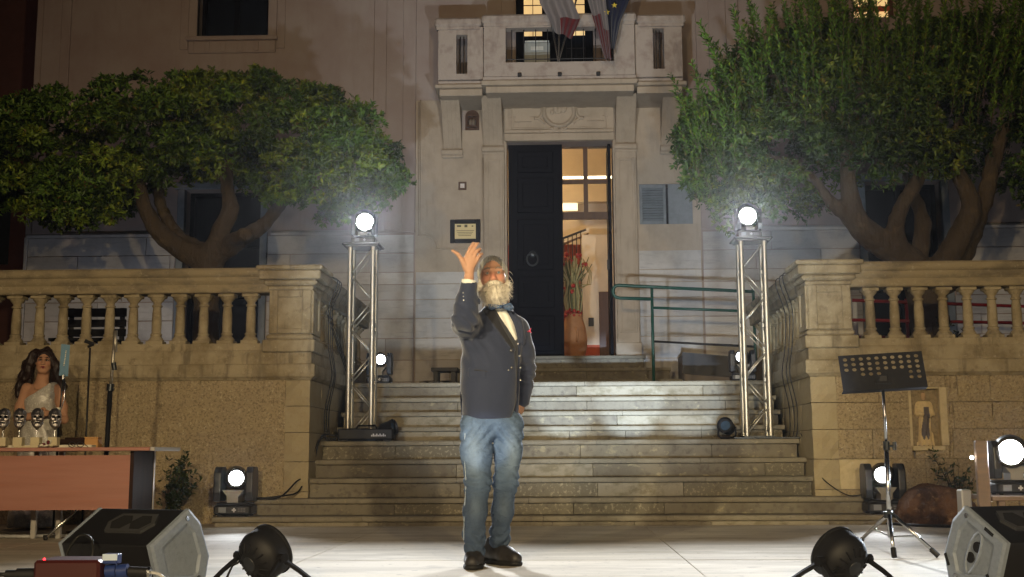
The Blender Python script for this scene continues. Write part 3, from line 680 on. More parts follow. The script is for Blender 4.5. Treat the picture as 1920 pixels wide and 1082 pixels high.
# door case: pilasters with sunk panels, consoles, frieze with medallion
for a, d in ((fx(908), fx(946)), (fx(1152), fx(1192))):
    zt = fz(287); P = boxes('door_pilaster', M['portal_stone'], [((a, YF-.12, 1.45), (d, YF-.032, zt)), ((a-.03, YF-.15, 1.449), (d+.03, YF-.122, 2.3))], c=.008)
    boxes('panel_frame', M['portal_stone'], [((a+.03, YF-.135, 2.45), (a+.07, YF-.119, zt-.12)), ((d-.07, YF-.135, 2.45), (d-.03, YF-.119, zt-.12)), ((a+.071, YF-.135, zt-.16), (d-.071, YF-.119, zt-.12)), ((a+.071, YF-.135, 2.45), (d-.071, YF-.119, 2.49))], parent=P, c=.006)
def console(a, d, zt, zb, yf):
    """fluted scroll bracket carrying the balcony"""
    def prof(o):
        pr = []; H = zt-zb
        for i in range(17):
            t = i/16; y_ = YF-.05-o - (YF-.05-yf)*(1-t)**1.9*0.9 - .06*math.sin(math.pi*t*1.0); pr.append((y_, zt-H*t))
        return pr+[(YF-.034, zb), (YF-.034, zt)]
    b = MB(); b.prism(prof(0), 'x', a+.012, d-.012); n = 5
    for i in range(n):
        u = a+(d-a)*(i+.5)/n; b.prism(prof(.034), 'x', u-(d-a)*.034, u+(d-a)*.034)
    b.cyl((a-.006, YF-.13, zb+.03), (d+.006, YF-.13, zb+.03), .05, n=10); b.cyl((a-.006, YF-.11, zb-.03), (d+.006, YF-.11, zb-.03), .025, n=8)
    part('console', b, M['portal_stone'], auto=35)
YB = 19.1
zs0 = fz(166, YB)
console(fx(906), fx(945), zs0-.0, fz(285), YB+.25); console(fx(1153), fx(1192), zs0, fz(283), YB+.25)
console(fx(831), fx(868), zs0, fz(290), YB+.35); console(fx(1238), fx(1274), zs0, fz(288), YB+.35)
boxes('architrave', M['portal_stone'], [((fx(946)+.002, YF-.10, DZ1+.002), (fx(1152)-.002, YF+.1, DZ1+.12)), ((fx(946)+.002, YF-.13, DZ1+.121), (fx(1152)-.002, YF-.02, DZ1+.17))], c=.008)
zf0, zf1 = fz(249), fz(176)
boxes('frieze', M['portal_stone'], [((fx(946)+.002, YF-.09, zf0), (fx(1152)-.002, YF-.032, zf1+.1))], c=.006)
fxa, fxb = fx(960), fx(1138)
boxes('frieze_frame', M['portal_stone'], [((fxa, YF-.115, zf0+.04), (fxb, YF-.092, zf0+.065)), ((fxa, YF-.115, zf1-.06), (fxb, YF-.092, zf1-.035)), ((fxa, YF-.115, zf0+.066), (fxa+.025, YF-.092, zf1-.061)), ((fxb-.025, YF-.115, zf0+.066), (fxb, YF-.092, zf1-.061))], c=.004)
mc = Vector((fx(1049), YF-.09, fz(212)))
b = MB(); b.lathe([(0.0, .05), (.12, .05), (.17, .042), (.20, .04), (.205, .06), (.235, .075), (.26, .06), (.268, .03), (.268, 0)], mc, 28, axis=(0, -1, 0)); md = part('medallion', b, M['portal_stone'], auto=50)
b = MB()
for i in range(7):
    a = RNG.uniform(0, 6.28); r_ = RNG.uniform(.02, .12); b.sphere(mc+Vector((math.cos(a)*r_, -.052, math.sin(a)*r_)), RNG.uniform(.025, .05), 8, 6, 1, .45, 1.2)
part('carved_emblem', b, M['portal_stone'], md, smooth=True)
b = MB()
for s in (-1, 1):
    sp_ = []
    for i in range(22):
        t = i/21; a = 2.2+t*6.5; r_ = .03+.10*t; sp_.append(mc+Vector((s*(.30+r_*math.cos(a)*.8), -.012, .12-.36*t+.07*math.sin(a))))
    b.tube(sp_, [.024-.012*abs(i/21-.4) for i in range(22)], 6)
    b.tube([mc+Vector((s*(.03+.23*math.sin(i/9*1.9)), -.03, .30-.17*i/9*i/9)) for i in range(10)], .022, 6)
    b.tube([mc+Vector((s*(.02+.1*i/7), -.03, -.29+.03*math.sin(i*1.3))) for i in range(8)], .02, 6)
    b.sphere(mc+Vector((s*.33, -.02, .21)), .045, 8, 6, 1.2, .5, .8)
part('scrollwork', b, M['portal_stone'], smooth=True)
for s in (-1, 1):
    b = MB(); c = mc+Vector((s*.56, 0, -.10)); n = 10
    b.prism([(c.x+.13*math.cos(math.pi*i/n), c.z+.13*math.sin(math.pi*i/n)-.06) for i in range(n+1)], 'y', YF-.125, YF-.092); part('half_rosette', b, M['portal_stone'])
    b = MB(); q = [(c.x-.22, c.z+.02), (c.x+.22, c.z+.02), (c.x+.12, c.z+.20), (c.x-.12, c.z+.20)]; b.prism(q, 'y', YF-.11, YF-.092); part('frieze_panel', b, M['portal_stone'])
# balcony: slab mouldings, parapet with slots, coping
def bx(px): return at(px, 90, YB).x
def bz(py): return at(1048, py, YB).z
bal = boxes('balcony', M['balcony_stone'], [((bx(905), YB+.03, bz(148)), (bx(1192), YF-.035, bz(141)+.0)), ((bx(817)+.02, YB+.2, bz(149)), (bx(905)-.001, YF-.035, bz(142))), ((bx(1192)+.001, YB+.2, bz(149)), (bx(1284)-.02, YF-.035, bz(142)))], c=.006)
boxes('balcony_moulding', M['portal_stone'], [((bx(903), YB-.02, bz(158)), (bx(1194), YF-.035, bz(149)-.001)), ((bx(910), YB+.06, bz(170)), (bx(1188), YF-.034, bz(158)-.001)), ((bx(814), YB+.13, bz(157)), (bx(903)-.001, YF-.035, bz(150)-.001)), ((bx(1194)+.001, YB+.13, bz(157)), (bx(1288), YF-.035, bz(150)-.001)), ((bx(822), YB+.2, bz(170)), (bx(903)-.002, YF-.034, bz(157)-.001)), ((bx(1194)+.002, YB+.2, bz(170)), (bx(1280), YF-.034, bz(157)-.001))], parent=bal, c=.01)
zb0, zb1 = bz(141)+.001, bz(42)
def parapet(x0, x1, s0, s1, yf, zs0, zs1):
    pierced('parapet', M['balcony_stone'], x0, x1, zb0, zb1, yf, yf+.2, [(s0, s1, zs0, zs1)], parent=bal)
parapet(bx(907), bx(1190), bx(948), bx(1151), YB+.02, bz(115), bz(50))
parapet(bx(820), bx(905), bx(854), bx(875), YB+.16, bz(130), bz(56)); parapet(bx(1192), bx(1281), bx(1226), bx(1247), YB+.16, bz(126), bz(50))
for x0, x1, yf in ((bx(903), bx(1194), YB-.03), (bx(813), bx(902), YB+.09), (bx(1195), bx(1288), YB+.09)):
    b = MB(); b.box((x0, yf, zb1+.002), (x1, yf+.33, zb1+.135), c=.03); b.box((x0+.03, yf+.03, zb1-.045), (x1-.03, yf+.045, zb1+.0)); b.build('parapet_coping', M['balcony_stone'], bal)
# side returns of the balcony and iron bars in its slots
boxes('parapet', M['balcony_stone'], [((bx(820), YB+.37, zb0), (bx(820)+.16, YF-.036, zb1)), ((bx(1281)-.16, YB+.37, zb0), (bx(1281), YF-.036, zb1))], parent=bal)
b = MB()
for i in range(9): x = bx(948)+(bx(1151)-bx(948))*(i+.5)/9; b.cyl((x, YB+.12, bz(115)-.02), (x, YB+.12, bz(50)+.02), .007, n=6)
b.cyl((bx(948)-.02, YB+.12, bz(106)), (bx(1151)+.02, YB+.12, bz(106)), .008, n=6)
for s in (864, 1236):
    for i in range(2): b.cyl((bx(s)+(i-.5)*.05, YB+.26, bz(132)), (bx(s)+(i-.5)*.05, YB+.26, bz(50)), .007, n=6)
part('railing_bars', b, M['iron'], bal)
for px in (974, 1049, 1121): boxes('spout', M['iron'], [((bx(px)-.03, YB-.03, bz(143)), (bx(px)+.03, YB+.019, bz(136)))], parent=bal, c=.008)
# ---- door: closed dark leaf, knocker, open leaf, glazed fanlight
x0, x1 = fx(952)+.0, fx(1054, YF+.18); y = YF+.16; z0, z1 = DZ0+.004, DZ1-.004
leaf = boxes('door_leaf', M['door_wood'], [((x0, y, z0), (x1, y+.06, z1))], c=.004)
W_ = x1-x0
for e, f in ((2.2, 2.75), (2.87, 3.35), (3.45, 4.25), (4.35, 4.9), (4.98, 5.32)):
    P = boxes('door_panel', M['door_wood'], [((x0+.14, y-.028, e), (x1-.14, y-.001, f))], parent=leaf, c=.012); b = MB(); b.box((x0+.22, y-.045, e+.08), (x1-.22, y-.029, f-.08), c=.01); b.build('raised_field', M['door_wood'], P)
kz = fz(483, y); kx = fx(997, y); b = MB(); b.lathe([(0, .012), (.045, .01), (.055, 0)], (kx, y-.045, kz+.05), 14, axis=(0, -1, 0)); b.tube([(kx+.085*math.cos(i/18*2*math.pi), y-.065, kz-.03+.10*math.sin(i/18*2*math.pi)) for i in range(18)], .012, 6, closed=True); b.build('door_knocker', M['dark_steel'], leaf, smooth=True)
boxes('door_leaf', M['door_wood'], [((DX1-.075, YF+.16, z0), (DX1-.028, YF+.85, z1))], c=.004)
b = MB(); b.cyl((DX1-.085, YF+.14, 3.3), (DX1-.085, YF+.14, 3.75), .012, n=8); b.box((DX1-.11, YF+.125, 3.45), (DX1-.076, YF+.158, 3.6)); part('door_bolt', b, M['iron'])
y = YF+.35; a, d = x1-.02, DX1-.03; zt0, zt1 = fz(404, y), fz(274, y); zm = fz(341, y)
tr = boxes('fanlight', M['brown_wood'], [((a, y, zt0-.06), (d, y+.07, zt0+.05)), ((a, y, zt1-.01), (d, y+.07, z1)), (((a+d)/2-.035, y+.005, zt0+.051), ((a+d)/2+.035, y+.065, zt1-.011)), ((a, y+.01, zm-.03), ((a+d)/2-.036, y+.06, zm+.03)), (((a+d)/2+.036, y+.01, zm-.03), (d, y+.06, zm+.03))])
for (e, f) in ((a, (a+d)/2-.036), ((a+d)/2+.036, d)):
    for (g_, h_) in ((zt0+.051, zm-.031), (zm+.031, zt1-.011)): boxes('pane', M['glass'], [((e+.002, y+.03, g_+.001), (f-.002, y+.035, h_-.001))], parent=tr)
# ---- hall behind the door
boxes('hall_wall', M['room_plaster'], [((-1.8, 24.0, 2.0), (2.4, 24.1, 6.4)), ((-1.9, YF+.95, 2.0), (-1.8, 24.0, 6.4)), ((1.62, YF+.51, 2.0), (1.72, 24.0, 6.4)), ((-1.8, YF+.51, 6.4), (2.4, 24.0, 6.5))])
boxes('hall_wall', M['room_plaster'], [((.42, 22.9, 2.095), (1.61, 23.0, 4.42)), ((-.15, 23.3, 5.08), (1.61, 23.5, 5.4))])
boxes('hall_floor', M['tile_floor'], [((-1.8, YF+.1, 1.95), (2.4, 24.0, 2.091))])
boxes('stair_wall', M['red_paint'], [((-1.0, 23.6, 2.095), (.415, 23.7, 4.36))]); boxes('dado', M['red_paint'], [((.421, 22.885, 2.095), (1.0, 22.899, 2.5))])
sd = MB(); sd.prism([(.0, 4.30), (.55, 4.52), (.55, 4.62), (.0, 4.40)], 'y', 23.3, 23.55); part('stair_string', sd, M['room_plaster'])
b = MB()
for i in range(8):
    x = -.12+i*.075; b.cyl((x, 23.2, 3.0), (x, 23.2, 4.32+.4*(x+.12)), .009, n=6)
    b.tube([(x+.03*math.cos(k/8*6.28), 23.2, 3.9+.06*math.sin(k/8*6.28)) for k in range(8)], .006, 5, closed=True)
b.cyl((-.2, 23.2, 4.30), (.5, 23.2, 4.56), .02, n=8); b.cyl((-.2, 23.2, 3.1), (.5, 23.2, 3.36), .014, n=8); part('stair_railing', b, M['iron'])
boxes('inner_door', M['brown_wood'], [((fx(1119, 22.8), 22.83, 2.095), (1.25, 22.88, fz(548, 22.85)))], c=.004)
boxes('intercom', M['iron'], [((fx(1099, 22.85), 22.86, fz(612, 22.85)), (fx(1109, 22.85), 22.898, fz(596, 22.85)))], c=.005)
boxes('ceiling_light', mat('tube_light', (1, 1, 1), .5, emit=(1, .86, .6), emit_s=4), [((.1, 22.6, fz(334, 22.6)), (.95, 22.68, fz(331, 22.6)))])
boxes('lamp_box', mat('stair_lamp', (1, 1, 1), .5, emit=(1, .8, .45), emit_s=1.2), [((.0, 23.4, fz(394, 23.4)), (.36, 23.5, fz(380, 23.4)))])
d = bpy.data.lights.new('hall_lamp', 'POINT'); o = bpy.data.objects.new('hall_lamp', d); col.objects.link(o); d.energy = 78; d.color = (1.0, .70, .36); d.shadow_soft_size = .08; o.location = (-1.0, 22.2, 5.3)

# ---- things fixed to or standing at the facade
t = thing('wall_plaque', 'gold plaque in a black frame on the wall by the raised hand', 'plaque', at(872, 432, YF-.05))
xa, xb_, za, zb_ = fx(845), fx(901), fz(455), fz(411)
boxes('frame', M['black_paint'], [((xa, YF-.075, za), (xa+.07, YF-.032, zb_)), ((xb_-.07, YF-.075, za), (xb_, YF-.032, zb_)), ((xa+.071, YF-.075, zb_-.065), (xb_-.071, YF-.032, zb_)), ((xa+.071, YF-.075, za), (xb_-.071, YF-.032, za+.065))], parent=t, c=.006)
gp = boxes('plate', mat('gold_plate', (.55, .46, .24), .45, .2), [((xa+.071, YF-.05, za+.066), (xb_-.071, YF-.035, zb_-.066))], parent=t)
ink = mat('plaque_ink', (.09, .075, .03), .7); iw = xb_-xa-.142
boxes('emblem', ink, [((xa+.071+iw*.1, YF-.053, zb_-.115), (xa+.071+iw*.3, YF-.0505, zb_-.085)), ((xa+.071+iw*.46, YF-.053, zb_-.12), (xa+.071+iw*.6, YF-.0505, zb_-.078)), ((xa+.071+iw*.8, YF-.053, zb_-.112), (xa+.071+iw*.88, YF-.0505, zb_-.092))], parent=gp)
boxes('text_line', ink, [((xa+.071+iw*(.08+.03*i), YF-.0525, zb_-.175-.026*i), (xa+.071+iw*(.92-.05*i), YF-.0505, zb_-.167-.026*i)) for i in range(4)], parent=gp)
t = thing('small_sign', 'small square brown sign with a white mark above the gold plaque', 'sign', at(867, 347, YF-.05))
xa, xb_, za, zb_ = fx(860), fx(875), fz(355), fz(340); b = boxes('board', M['brown_wood'], [((xa, YF-.055, za), (xb_, YF-.032, zb_))], parent=t, c=.004)
boxes('sign_face', mat('sign_white', (.6, .55, .5), .6), [((xa+.03, YF-.059, za+.03), (xb_-.03, YF-.0552, zb_-.03))], parent=t); boxes('sign_mark', M['red_paint'], [((xa+.05, YF-.062, za+.05), (xb_-.06, YF-.0592, zb_-.07))], parent=t)
t = thing('wall_lantern', 'rusty arched lantern recessed between the stone brackets left of the door', 'lantern', at(886, 226, YF-.1))
xa, xb_, za, zb_ = fx(873), fx(899), fz(243), fz(206); rust = mat('rust', (.10, .055, .035), .8, layers=[('noise', 14, (.055, .03, .02), .4, .7, .8)])
b = MB(); xm = (xa+xb_)/2; rw = (xb_-xa)/2; n = 10; b.prism([(xa, za), (xb_, za)]+[(xm+rw*math.cos(math.pi*i/n), zb_-.10+.1*math.sin(math.pi*i/n)) for i in range(n+1)], 'y', YF-.06, YF-.033); b.build('back_plate', rust, t)
b = MB(); b.box((xa+.03, YF-.16, za+.03), (xb_-.03, YF-.061, za+.05)); b.box((xa+.03, YF-.15, zb_-.12), (xb_-.03, YF-.061, zb_-.09)); [b.cyl((x, YF-.15, za+.05), (x, YF-.15, zb_-.12), .008, n=6) for x in (xa+.04, xm, xb_-.04)]; b.build('cage', rust, t)
b = MB(); b.lathe([(.05, 0), (.055, .08), (.03, .11)], (xm, YF-.10, za+.05), 12); b.build('lamp_glass', mat('dusty_glass', (.2, .16, .12), .4), t, smooth=True)
t = thing('cooling_unit', 'grey boxy cooling unit standing on the balcony behind the flag poles', 'cooling unit', at(1008, 104, YB+.6))
xa, xb_ = at(983, 92, YB+.6).x, at(1031, 92, YB+.6).x; za, zb_ = bz(141)+.003, at(1008, 79, YB+.6).z; cu = mat('unit_grey', (.33, .35, .33), .5)
boxes('casing', cu, [((xa, YB+.6, za+.10), (xb_, YB+.85, zb_))], parent=t, c=.015); boxes('lid', mat('unit_white', (.7, .7, .66), .5), [((xa+.01, YB+.59, zb_+.002), (xb_-.01, YB+.86, zb_+.025))], parent=t, c=.006); boxes('control_panel', mat('panel_pale', (.55, .55, .5), .4), [((xa+.1, YB+.592, zb_-.13), (xb_-.1, YB+.599, zb_-.07))], parent=t)
for x in (xa+.05, xb_-.1): boxes('foot', cu, [((x, YB+.62, za), (x+.05, YB+.82, za+.099))], parent=t)
# flags
def flag(label, pole_px, cloth, name='flag'):
    base = at(1047, 116, YB-.03); top = at(pole_px[0], pole_px[1], YB-pole_px[2]); t = thing('flag', label, 'flag', base, 'flags on the balcony')
    b = MB(); b.cyl(base, top, .013, n=8); b.sphere(top, .03, 8, 6); b.build('pole', M['chrome'], t, smooth=True)
    b = MB(); left, right, bands, Yc = cloth; nu, nv = 24, 18; vs = []
    def lerp(P, t_): 
        s_ = t_*(len(P)-1); i = min(int(s_), len(P)-2); u = s_-i; return (P[i][0]*(1-u)+P[i+1][0]*u, P[i][1]*(1-u)+P[i+1][1]*u)
    for j in range(nv+1):
        l, r_ = lerp(left, j/nv), lerp(right, j/nv)
        for i in range(nu+1):
            u = i/nu; f = math.sin(u*math.pi*5+j*.12)*.07*(.3+.7*j/nv); p = at(l[0]+(r_[0]-l[0])*u, l[1]+(r_[1]-l[1])*u+2*math.sin(u*9), Yc+f); vs.append(p)
    fs = []; ms = []
    for j in range(nv):
        for i in range(nu):
            a = j*(nu+1)+i; fs.append((a, a+1, a+nu+2, a+nu+1)); ms.append(bands(i/nu, j/nv))
    b.v = vs; b.f = fs; b.m = ms; o = b.build('cloth', [M['flag_white'], M['flag_red'], M['flag_blue'], M['flag_yellow'], M['flag_green']], t, smooth=True, recalc=False); return t, o
for k, c in (('white', (.20, .17, .16)), ('red', (.11, .011, .013)), ('blue', (.010, .012, .035)), ('yellow', (.65, .48, .05)), ('green', (.02, .10, .05))): M['flag_'+k] = mat('flag_'+k, c, .8, sheen=.2)
flag('white and red flag drooping on the leftmost balcony pole', (1020, -40, .5), ([(1006, -40), (1012, 6), (1028, 34), (1040, 60)], [(1075, -40), (1074, 0), (1088, 34), (1072, 72)], lambda u, v: 1 if v > .62 and u > .35 else 0, YB-.42))
flag('long flag hanging from the middle balcony pole in white and dull red', (1052, -50, .6), ([(1085, -40), (1102, 0), (1118, 55), (1134, 110)], [(1120, -40), (1136, 0), (1142, 55), (1146, 112)], lambda u, v: (1 if v > .45 else 0) if u < .55 else (1 if v > .62 else 0), YB-.50))
t, o = flag('dark blue flag with yellow stars on the rightmost balcony pole', (1092, -40, .5), ([(1108, -40), (1116, 0), (1130, 45), (1143, 90)], [(1190, -40), (1180, 0), (1163, 40), (1152, 92)], lambda u, v: 2, YB-.35))
for (px, py) in ((1152, 10), (1138, 23), (1166, -6), (1128, -4)):
    c = at(px, py, YB-.47); b = MB(); b.prism([(c.x+(.045 if i % 2 == 0 else .019)*math.sin(i*math.pi/5), c.z+(.045 if i % 2 == 0 else .019)*math.cos(i*math.pi/5)) for i in range(10)], 'y', c.y-.004, c.y+.004); b.build('star', M['flag_yellow'], o)
# neighbouring dark house beyond the left corner
t = thing('neighbouring_house', 'dark reddish house beyond the left corner of the palazzo', 'house', (-14, 27, -.95)); pm = mat('dark_red_plaster', (.16, .07, .055), .9, layers=[('noise', 2, (.11, .05, .04), .4, .7, .8)])
pierced('wall', pm, -24, -8.9, -.95, 13, 27, 33, [(-12.6, -11.4, 4.6, 7.6)], parent=t); boxes('window', M['window_dark'], [((-12.6, 27.2, 4.6), (-11.4, 27.25, 7.6))], parent=t); boxes('roof', M['joint'], [((-24.3, 26.6, 13.002), (-8.6, 33.3, 13.3))], parent=t)
# access ramp with green rails, red rails behind the right balustrade
t = thing('access_ramp', 'dark concrete access ramp with green rails right of the door', 'ramp', (2.5, 18.7, 1.446)); rm = mat('ramp_concrete', (.20, .17, .15), .9, layers=[('noise', 4, (.13, .11, .10), .4, .7, .7)])
b = MB(); b.prism([(1.75, 1.447), (7.0, 1.447), (7.0, 1.47), (3.0, 1.9), (1.75, 2.04)], 'y', 18.75, 19.75); b.build('slab', rm, t); b = MB(); b.prism([(1.72, 1.75), (3.6, 1.60), (3.6, 1.87), (1.72, 2.05)], 'y', 18.70, 18.749); b.build('shade_strip', M['iron'], t)  # near-black strip stands for the shadow on the ramp's side
gm = mat('green_paint', (.015, .075, .055), .4); y = 18.65
def P3(px, py): return at(px, py, y)
b = MB(); lp = [P3(1415, 547), P3(1222, 538), P3(1160, 535)]+[P3(1158-9*math.sin(i/6*math.pi), 535+11.5*(1-math.cos(i/6*math.pi))) for i in range(1, 6)]+[P3(1162, 559), P3(1222, 561)]
b.tube(lp, .024, 8); b.build('rail', gm, t, smooth=True)
b = MB(); b.cyl(P3(1222, 577), P3(1415, 584), .02, n=8); b.build('rail', gm, t, smooth=True); b = MB(); b.cyl(P3(1222, 640), P3(1415, 650), .016, n=8); b.build('rail', M['iron'], t, smooth=True)
for px in (1222, 1412):
    b = MB(); p = P3(px, 540); b.cyl((p.x, y, 1.447), p, .022, n=8); b.build('post', gm, t, smooth=True)
t = thing('red_railing', 'red railing with white posts seen through the right balusters', 'railing', (5.5, 17.6, 1.446)); y = 17.6; wp = mat('white_post', (.62, .66, .72), .4); rd = mat('red_rail', (.22, .015, .02), .4)
for (pa, pb_) in ((563, 577), (600, 607), (632, 636)):
    b = MB(); b.cyl(at(1598, pa, y), at(1990, pb_, y), .022, n=8); b.build('rail', rd, t, smooth=True)
for px in (1603, 1700, 1815, 1925):
    b = MB(); p = at(px, 560, y); b.cyl((p.x, y+.03, 1.447), (p.x, y+.03, p.z), .032 if px == 1603 else .024, n=10); b.build('post', wp if px == 1603 else rd, t, smooth=True)
# ================================================================ trees and plants
M['leaf'] = mat('leaf', (.05, .08, .03), .45, attr='Col', spec=.28)
M['bark'] = mat('bark', (.085, .064, .043), .9, layers=[('noise', (9, 9, 3), (.07, .05, .03), .45, .68, .85, 6), ('noise', 5, (.20, .15, .085), .55, .75, .5)], bump=[('noise', (24, 24, 6), .045, 1.0), ('noise', 60, .01, .8)])
def leaves_mesh(name, P, A, n, size, tilt, rng, base=(.076, .142, .022), var=.45, width=.34, clump=None):
    """rosettes of n folded leaves at points P about axes A, one mesh; colour varies leaf by leaf"""
    P = np.repeat(P, n, axis=0); A = np.repeat(A, n, axis=0); N = len(P)
    A = A/np.linalg.norm(A, axis=1, keepdims=True); ref = rng.normal(size=(N, 3)); U = np.cross(A, ref); U /= np.linalg.norm(U, axis=1, keepdims=True)
    th = rng.uniform(tilt[0], tilt[1], N)[:, None]; D = A*np.cos(th)+U*np.sin(th); S = np.cross(D, A); S /= np.maximum(np.linalg.norm(S, axis=1, keepdims=True), 1e-6); Nn = np.cross(S, D)
    L = (size*rng.uniform(.65, 1.25, N))[:, None]; Wd = L*width*.5*rng.uniform(.8, 1.2, (N, 1)); P = P+rng.normal(size=(N, 3))*size*.12
    b0 = P; t0 = P+D*L-Nn*L*.12; m = P+D*L*.60; l = m+S*Wd+Nn*Wd*.5; r = m-S*Wd+Nn*Wd*.5
    V = np.stack([b0, l, t0, r], 1).reshape(-1, 3); i = np.arange(N)*4
    Fc = np.stack([np.stack([i, i+1, i+2], 1), np.stack([i, i+2, i+3], 1)], 1).reshape(-1, 3)
    me = bpy.data.meshes.new(name); me.vertices.add(len(V)); me.vertices.foreach_set('co', V.ravel().astype(np.float32)); me.loops.add(Fc.size); me.loops.foreach_set('vertex_index', Fc.ravel().astype(np.int32))
    me.polygons.add(len(Fc)); me.polygons.foreach_set('loop_start', np.arange(0, Fc.size, 3, dtype=np.int32)); me.update(calc_edges=True)
    g = rng.uniform(1-var, 1+var, (N, 1))*np.array(base)[None]; y = rng.random((N, 1)) < .12; g = np.where(y, g*np.array([1.9, 1.45, 1.0]), g)
    if clump is not None:
        cf = np.repeat(clump, n)[:, None]; g = g*cf*np.where(cf > 1.15, np.array([[1.25, 1.0, .8]]), 1.0)
    g = np.where(rng.random((N, 1)) < .03, np.array([[.10, .075, .02]]), g); g = np.repeat(g, 4, axis=0)
    c = np.ones((len(V), 4), dtype=np.float32); c[:, :3] = g; a = me.color_attributes.new('Col', 'FLOAT_COLOR', 'POINT'); a.data.foreach_set('color', c.ravel())
    return me
def limbs(name, lists, parent, lo, hi, h=.022, m='bark'):
    f = Field.box(lo, hi, h)
    for pts, rs in lists:
        P = []; r_ = []
        for i in range(len(pts)-1):                             # smooth the path
            p0, p1, p2, p3 = pts[max(i-1, 0)], pts[i], pts[i+1], pts[min(i+2, len(pts)-1)]
            for t in (0, .34, .67):
                P.append(.5*((2*p1)+(p2-p0)*t+(2*p0-5*p1+4*p2-p3)*t*t+(3*p1-p0-3*p2+p3)*t**3)); r_.append(rs[i]*(1-t)+rs[i+1]*t)
        P.append(pts[-1]); r_.append(rs[-1]); f.chain([tuple(p) for p in P], r_, .05)
    w1 = wob(17, .4); w2 = wob(41, 1.3); f.noise(lambda X, Y, Z: .016*w1(X, Y, Z*.6)+.010*np.abs(w2(X, Y, Z*.4)))
    return link_mesh(name, f.mesh(name, 1), M[m], parent, True)
CL = []
def crown_pts(rng, n_cl, outline_top, outline_bot, Yc, half, per, rr_, flat=.75, gaps=()):
    """clumps spread through the crown: x and z limits from outlines, depth from a rounded section"""
    P = []; A = []; CL.clear(); k = 0
    tx, tz = np.array(outline_top).T; bx_, bz_ = np.array(outline_bot).T
    x0, x1 = min(tx.min(), bx_.min()), max(tx.max(), bx_.max())
    while k < n_cl:
        px = rng.uniform(x0, x1); a, b_ = np.interp(px, tx, tz), np.interp(px, bx_, bz_); v = rng.random(); py = a+(b_-a)*v
        ex = min(1, 4*(px-x0)*(x1-px)/(x1-x0)**2*1.6); dep = half*math.sqrt(max(0.06, ex))*math.sqrt(max(.12, 1-(2*v-1)**2*.85))
        dy = rng.uniform(-1, 1)
        if abs(dy) < .35 and rng.random() < .5: continue
        r = rng.uniform(*rr_)
        c = np.array(at(px, py, Yc+dy*dep))
        if any(abs(px-g_[0]) < g_[2] and abs(py-g_[1]) < g_[3] and dy < .3 for g_ in gaps): continue
        k += 1
        d = rng.normal(size=(per, 3)); d[:, 2] += .35; d /= np.linalg.norm(d, axis=1, keepdims=True)
        q = c+d*np.array([r, r, r*flat])*rng.uniform(.55, 1.05, (per, 1)); P.append(q); CL.append(np.full(per, np.clip(rng.normal(1.0, .32), .45, 1.9))); A.append(d+np.array([0, -.15, .55])+rng.normal(size=d.shape)*.25)
    return np.concatenate(P), np.concatenate(A)
def q(px, py, Y): return at(px, py, Y)
YT = 16.0
rng = np.random.default_rng(21)
# left tree: clipped dome of whorled leaves on forked limbs
TL = thing('round_tree', 'broad dome-shaped evergreen tree behind the left balustrade', 'tree', (q(390, 600, YT).x, YT, 1.446), 'evergreen trees on the terraces')
paths = [([q(388, 740, YT), q(386, 620, YT), q(388, 530, YT), q(396, 480, YT)], [.20, .15, .16, .17]), ([q(390, 492, YT), q(345, 470, YT-.1), q(298, 436, YT-.2), q(270, 385, YT-.25), q(258, 330, YT-.25), q(230, 270, YT-.2)], [.15, .115, .095, .085, .075, .04]),
         ([q(392, 480, YT+.1), q(345, 452, YT+.25), q(315, 415, YT+.35), q(296, 360, YT+.4), q(300, 290, YT+.4)], [.12, .09, .08, .07, .04]), ([q(398, 480, YT-.05), q(414, 435, YT-.1), q(432, 390, YT-.15), q(424, 335, YT-.1), q(440, 260, YT)], [.14, .10, .085, .07, .04]),
         ([q(402, 480, YT), q(445, 452, YT-.2), q(495, 420, YT-.3), q(540, 365, YT-.3), q(600, 300, YT-.2)], [.13, .10, .085, .07, .04]), ([q(425, 462, YT-.15), q(452, 442, YT-.45), q(462, 440, YT-.5)], [.08, .062, .06])]
limbs('trunk', paths, TL, (q(190, 400, YT).x, YT-.75, 1.44), (q(640, 400, YT).x, YT+.75, q(300, 240, YT).z))
top = [(-120, 250), (-60, 210), (0, 205), (60, 195), (120, 175), (180, 152), (250, 166), (330, 140), (400, 156), (480, 138), (560, 165), (620, 180), (670, 210), (712, 262), (738, 330)]
bot = [(-120, 330), (-60, 378), (0, 384), (50, 392), (120, 418), (200, 420), (240, 385), (290, 338), (400, 322), (450, 335), (500, 375), (550, 410), (610, 418), (690, 392), (738, 350)]
P, A = crown_pts(rng, 300, top, bot, YT, 1.45, 46, (.10, .28), flat=.7, gaps=((300, 385, 60, 45), (440, 375, 60, 45)))
me = leaves_mesh('crown', P, A, 9, .078, (.4, 1.4), rng, clump=np.concatenate(CL)); link_mesh('crown', me, M['leaf'], TL)
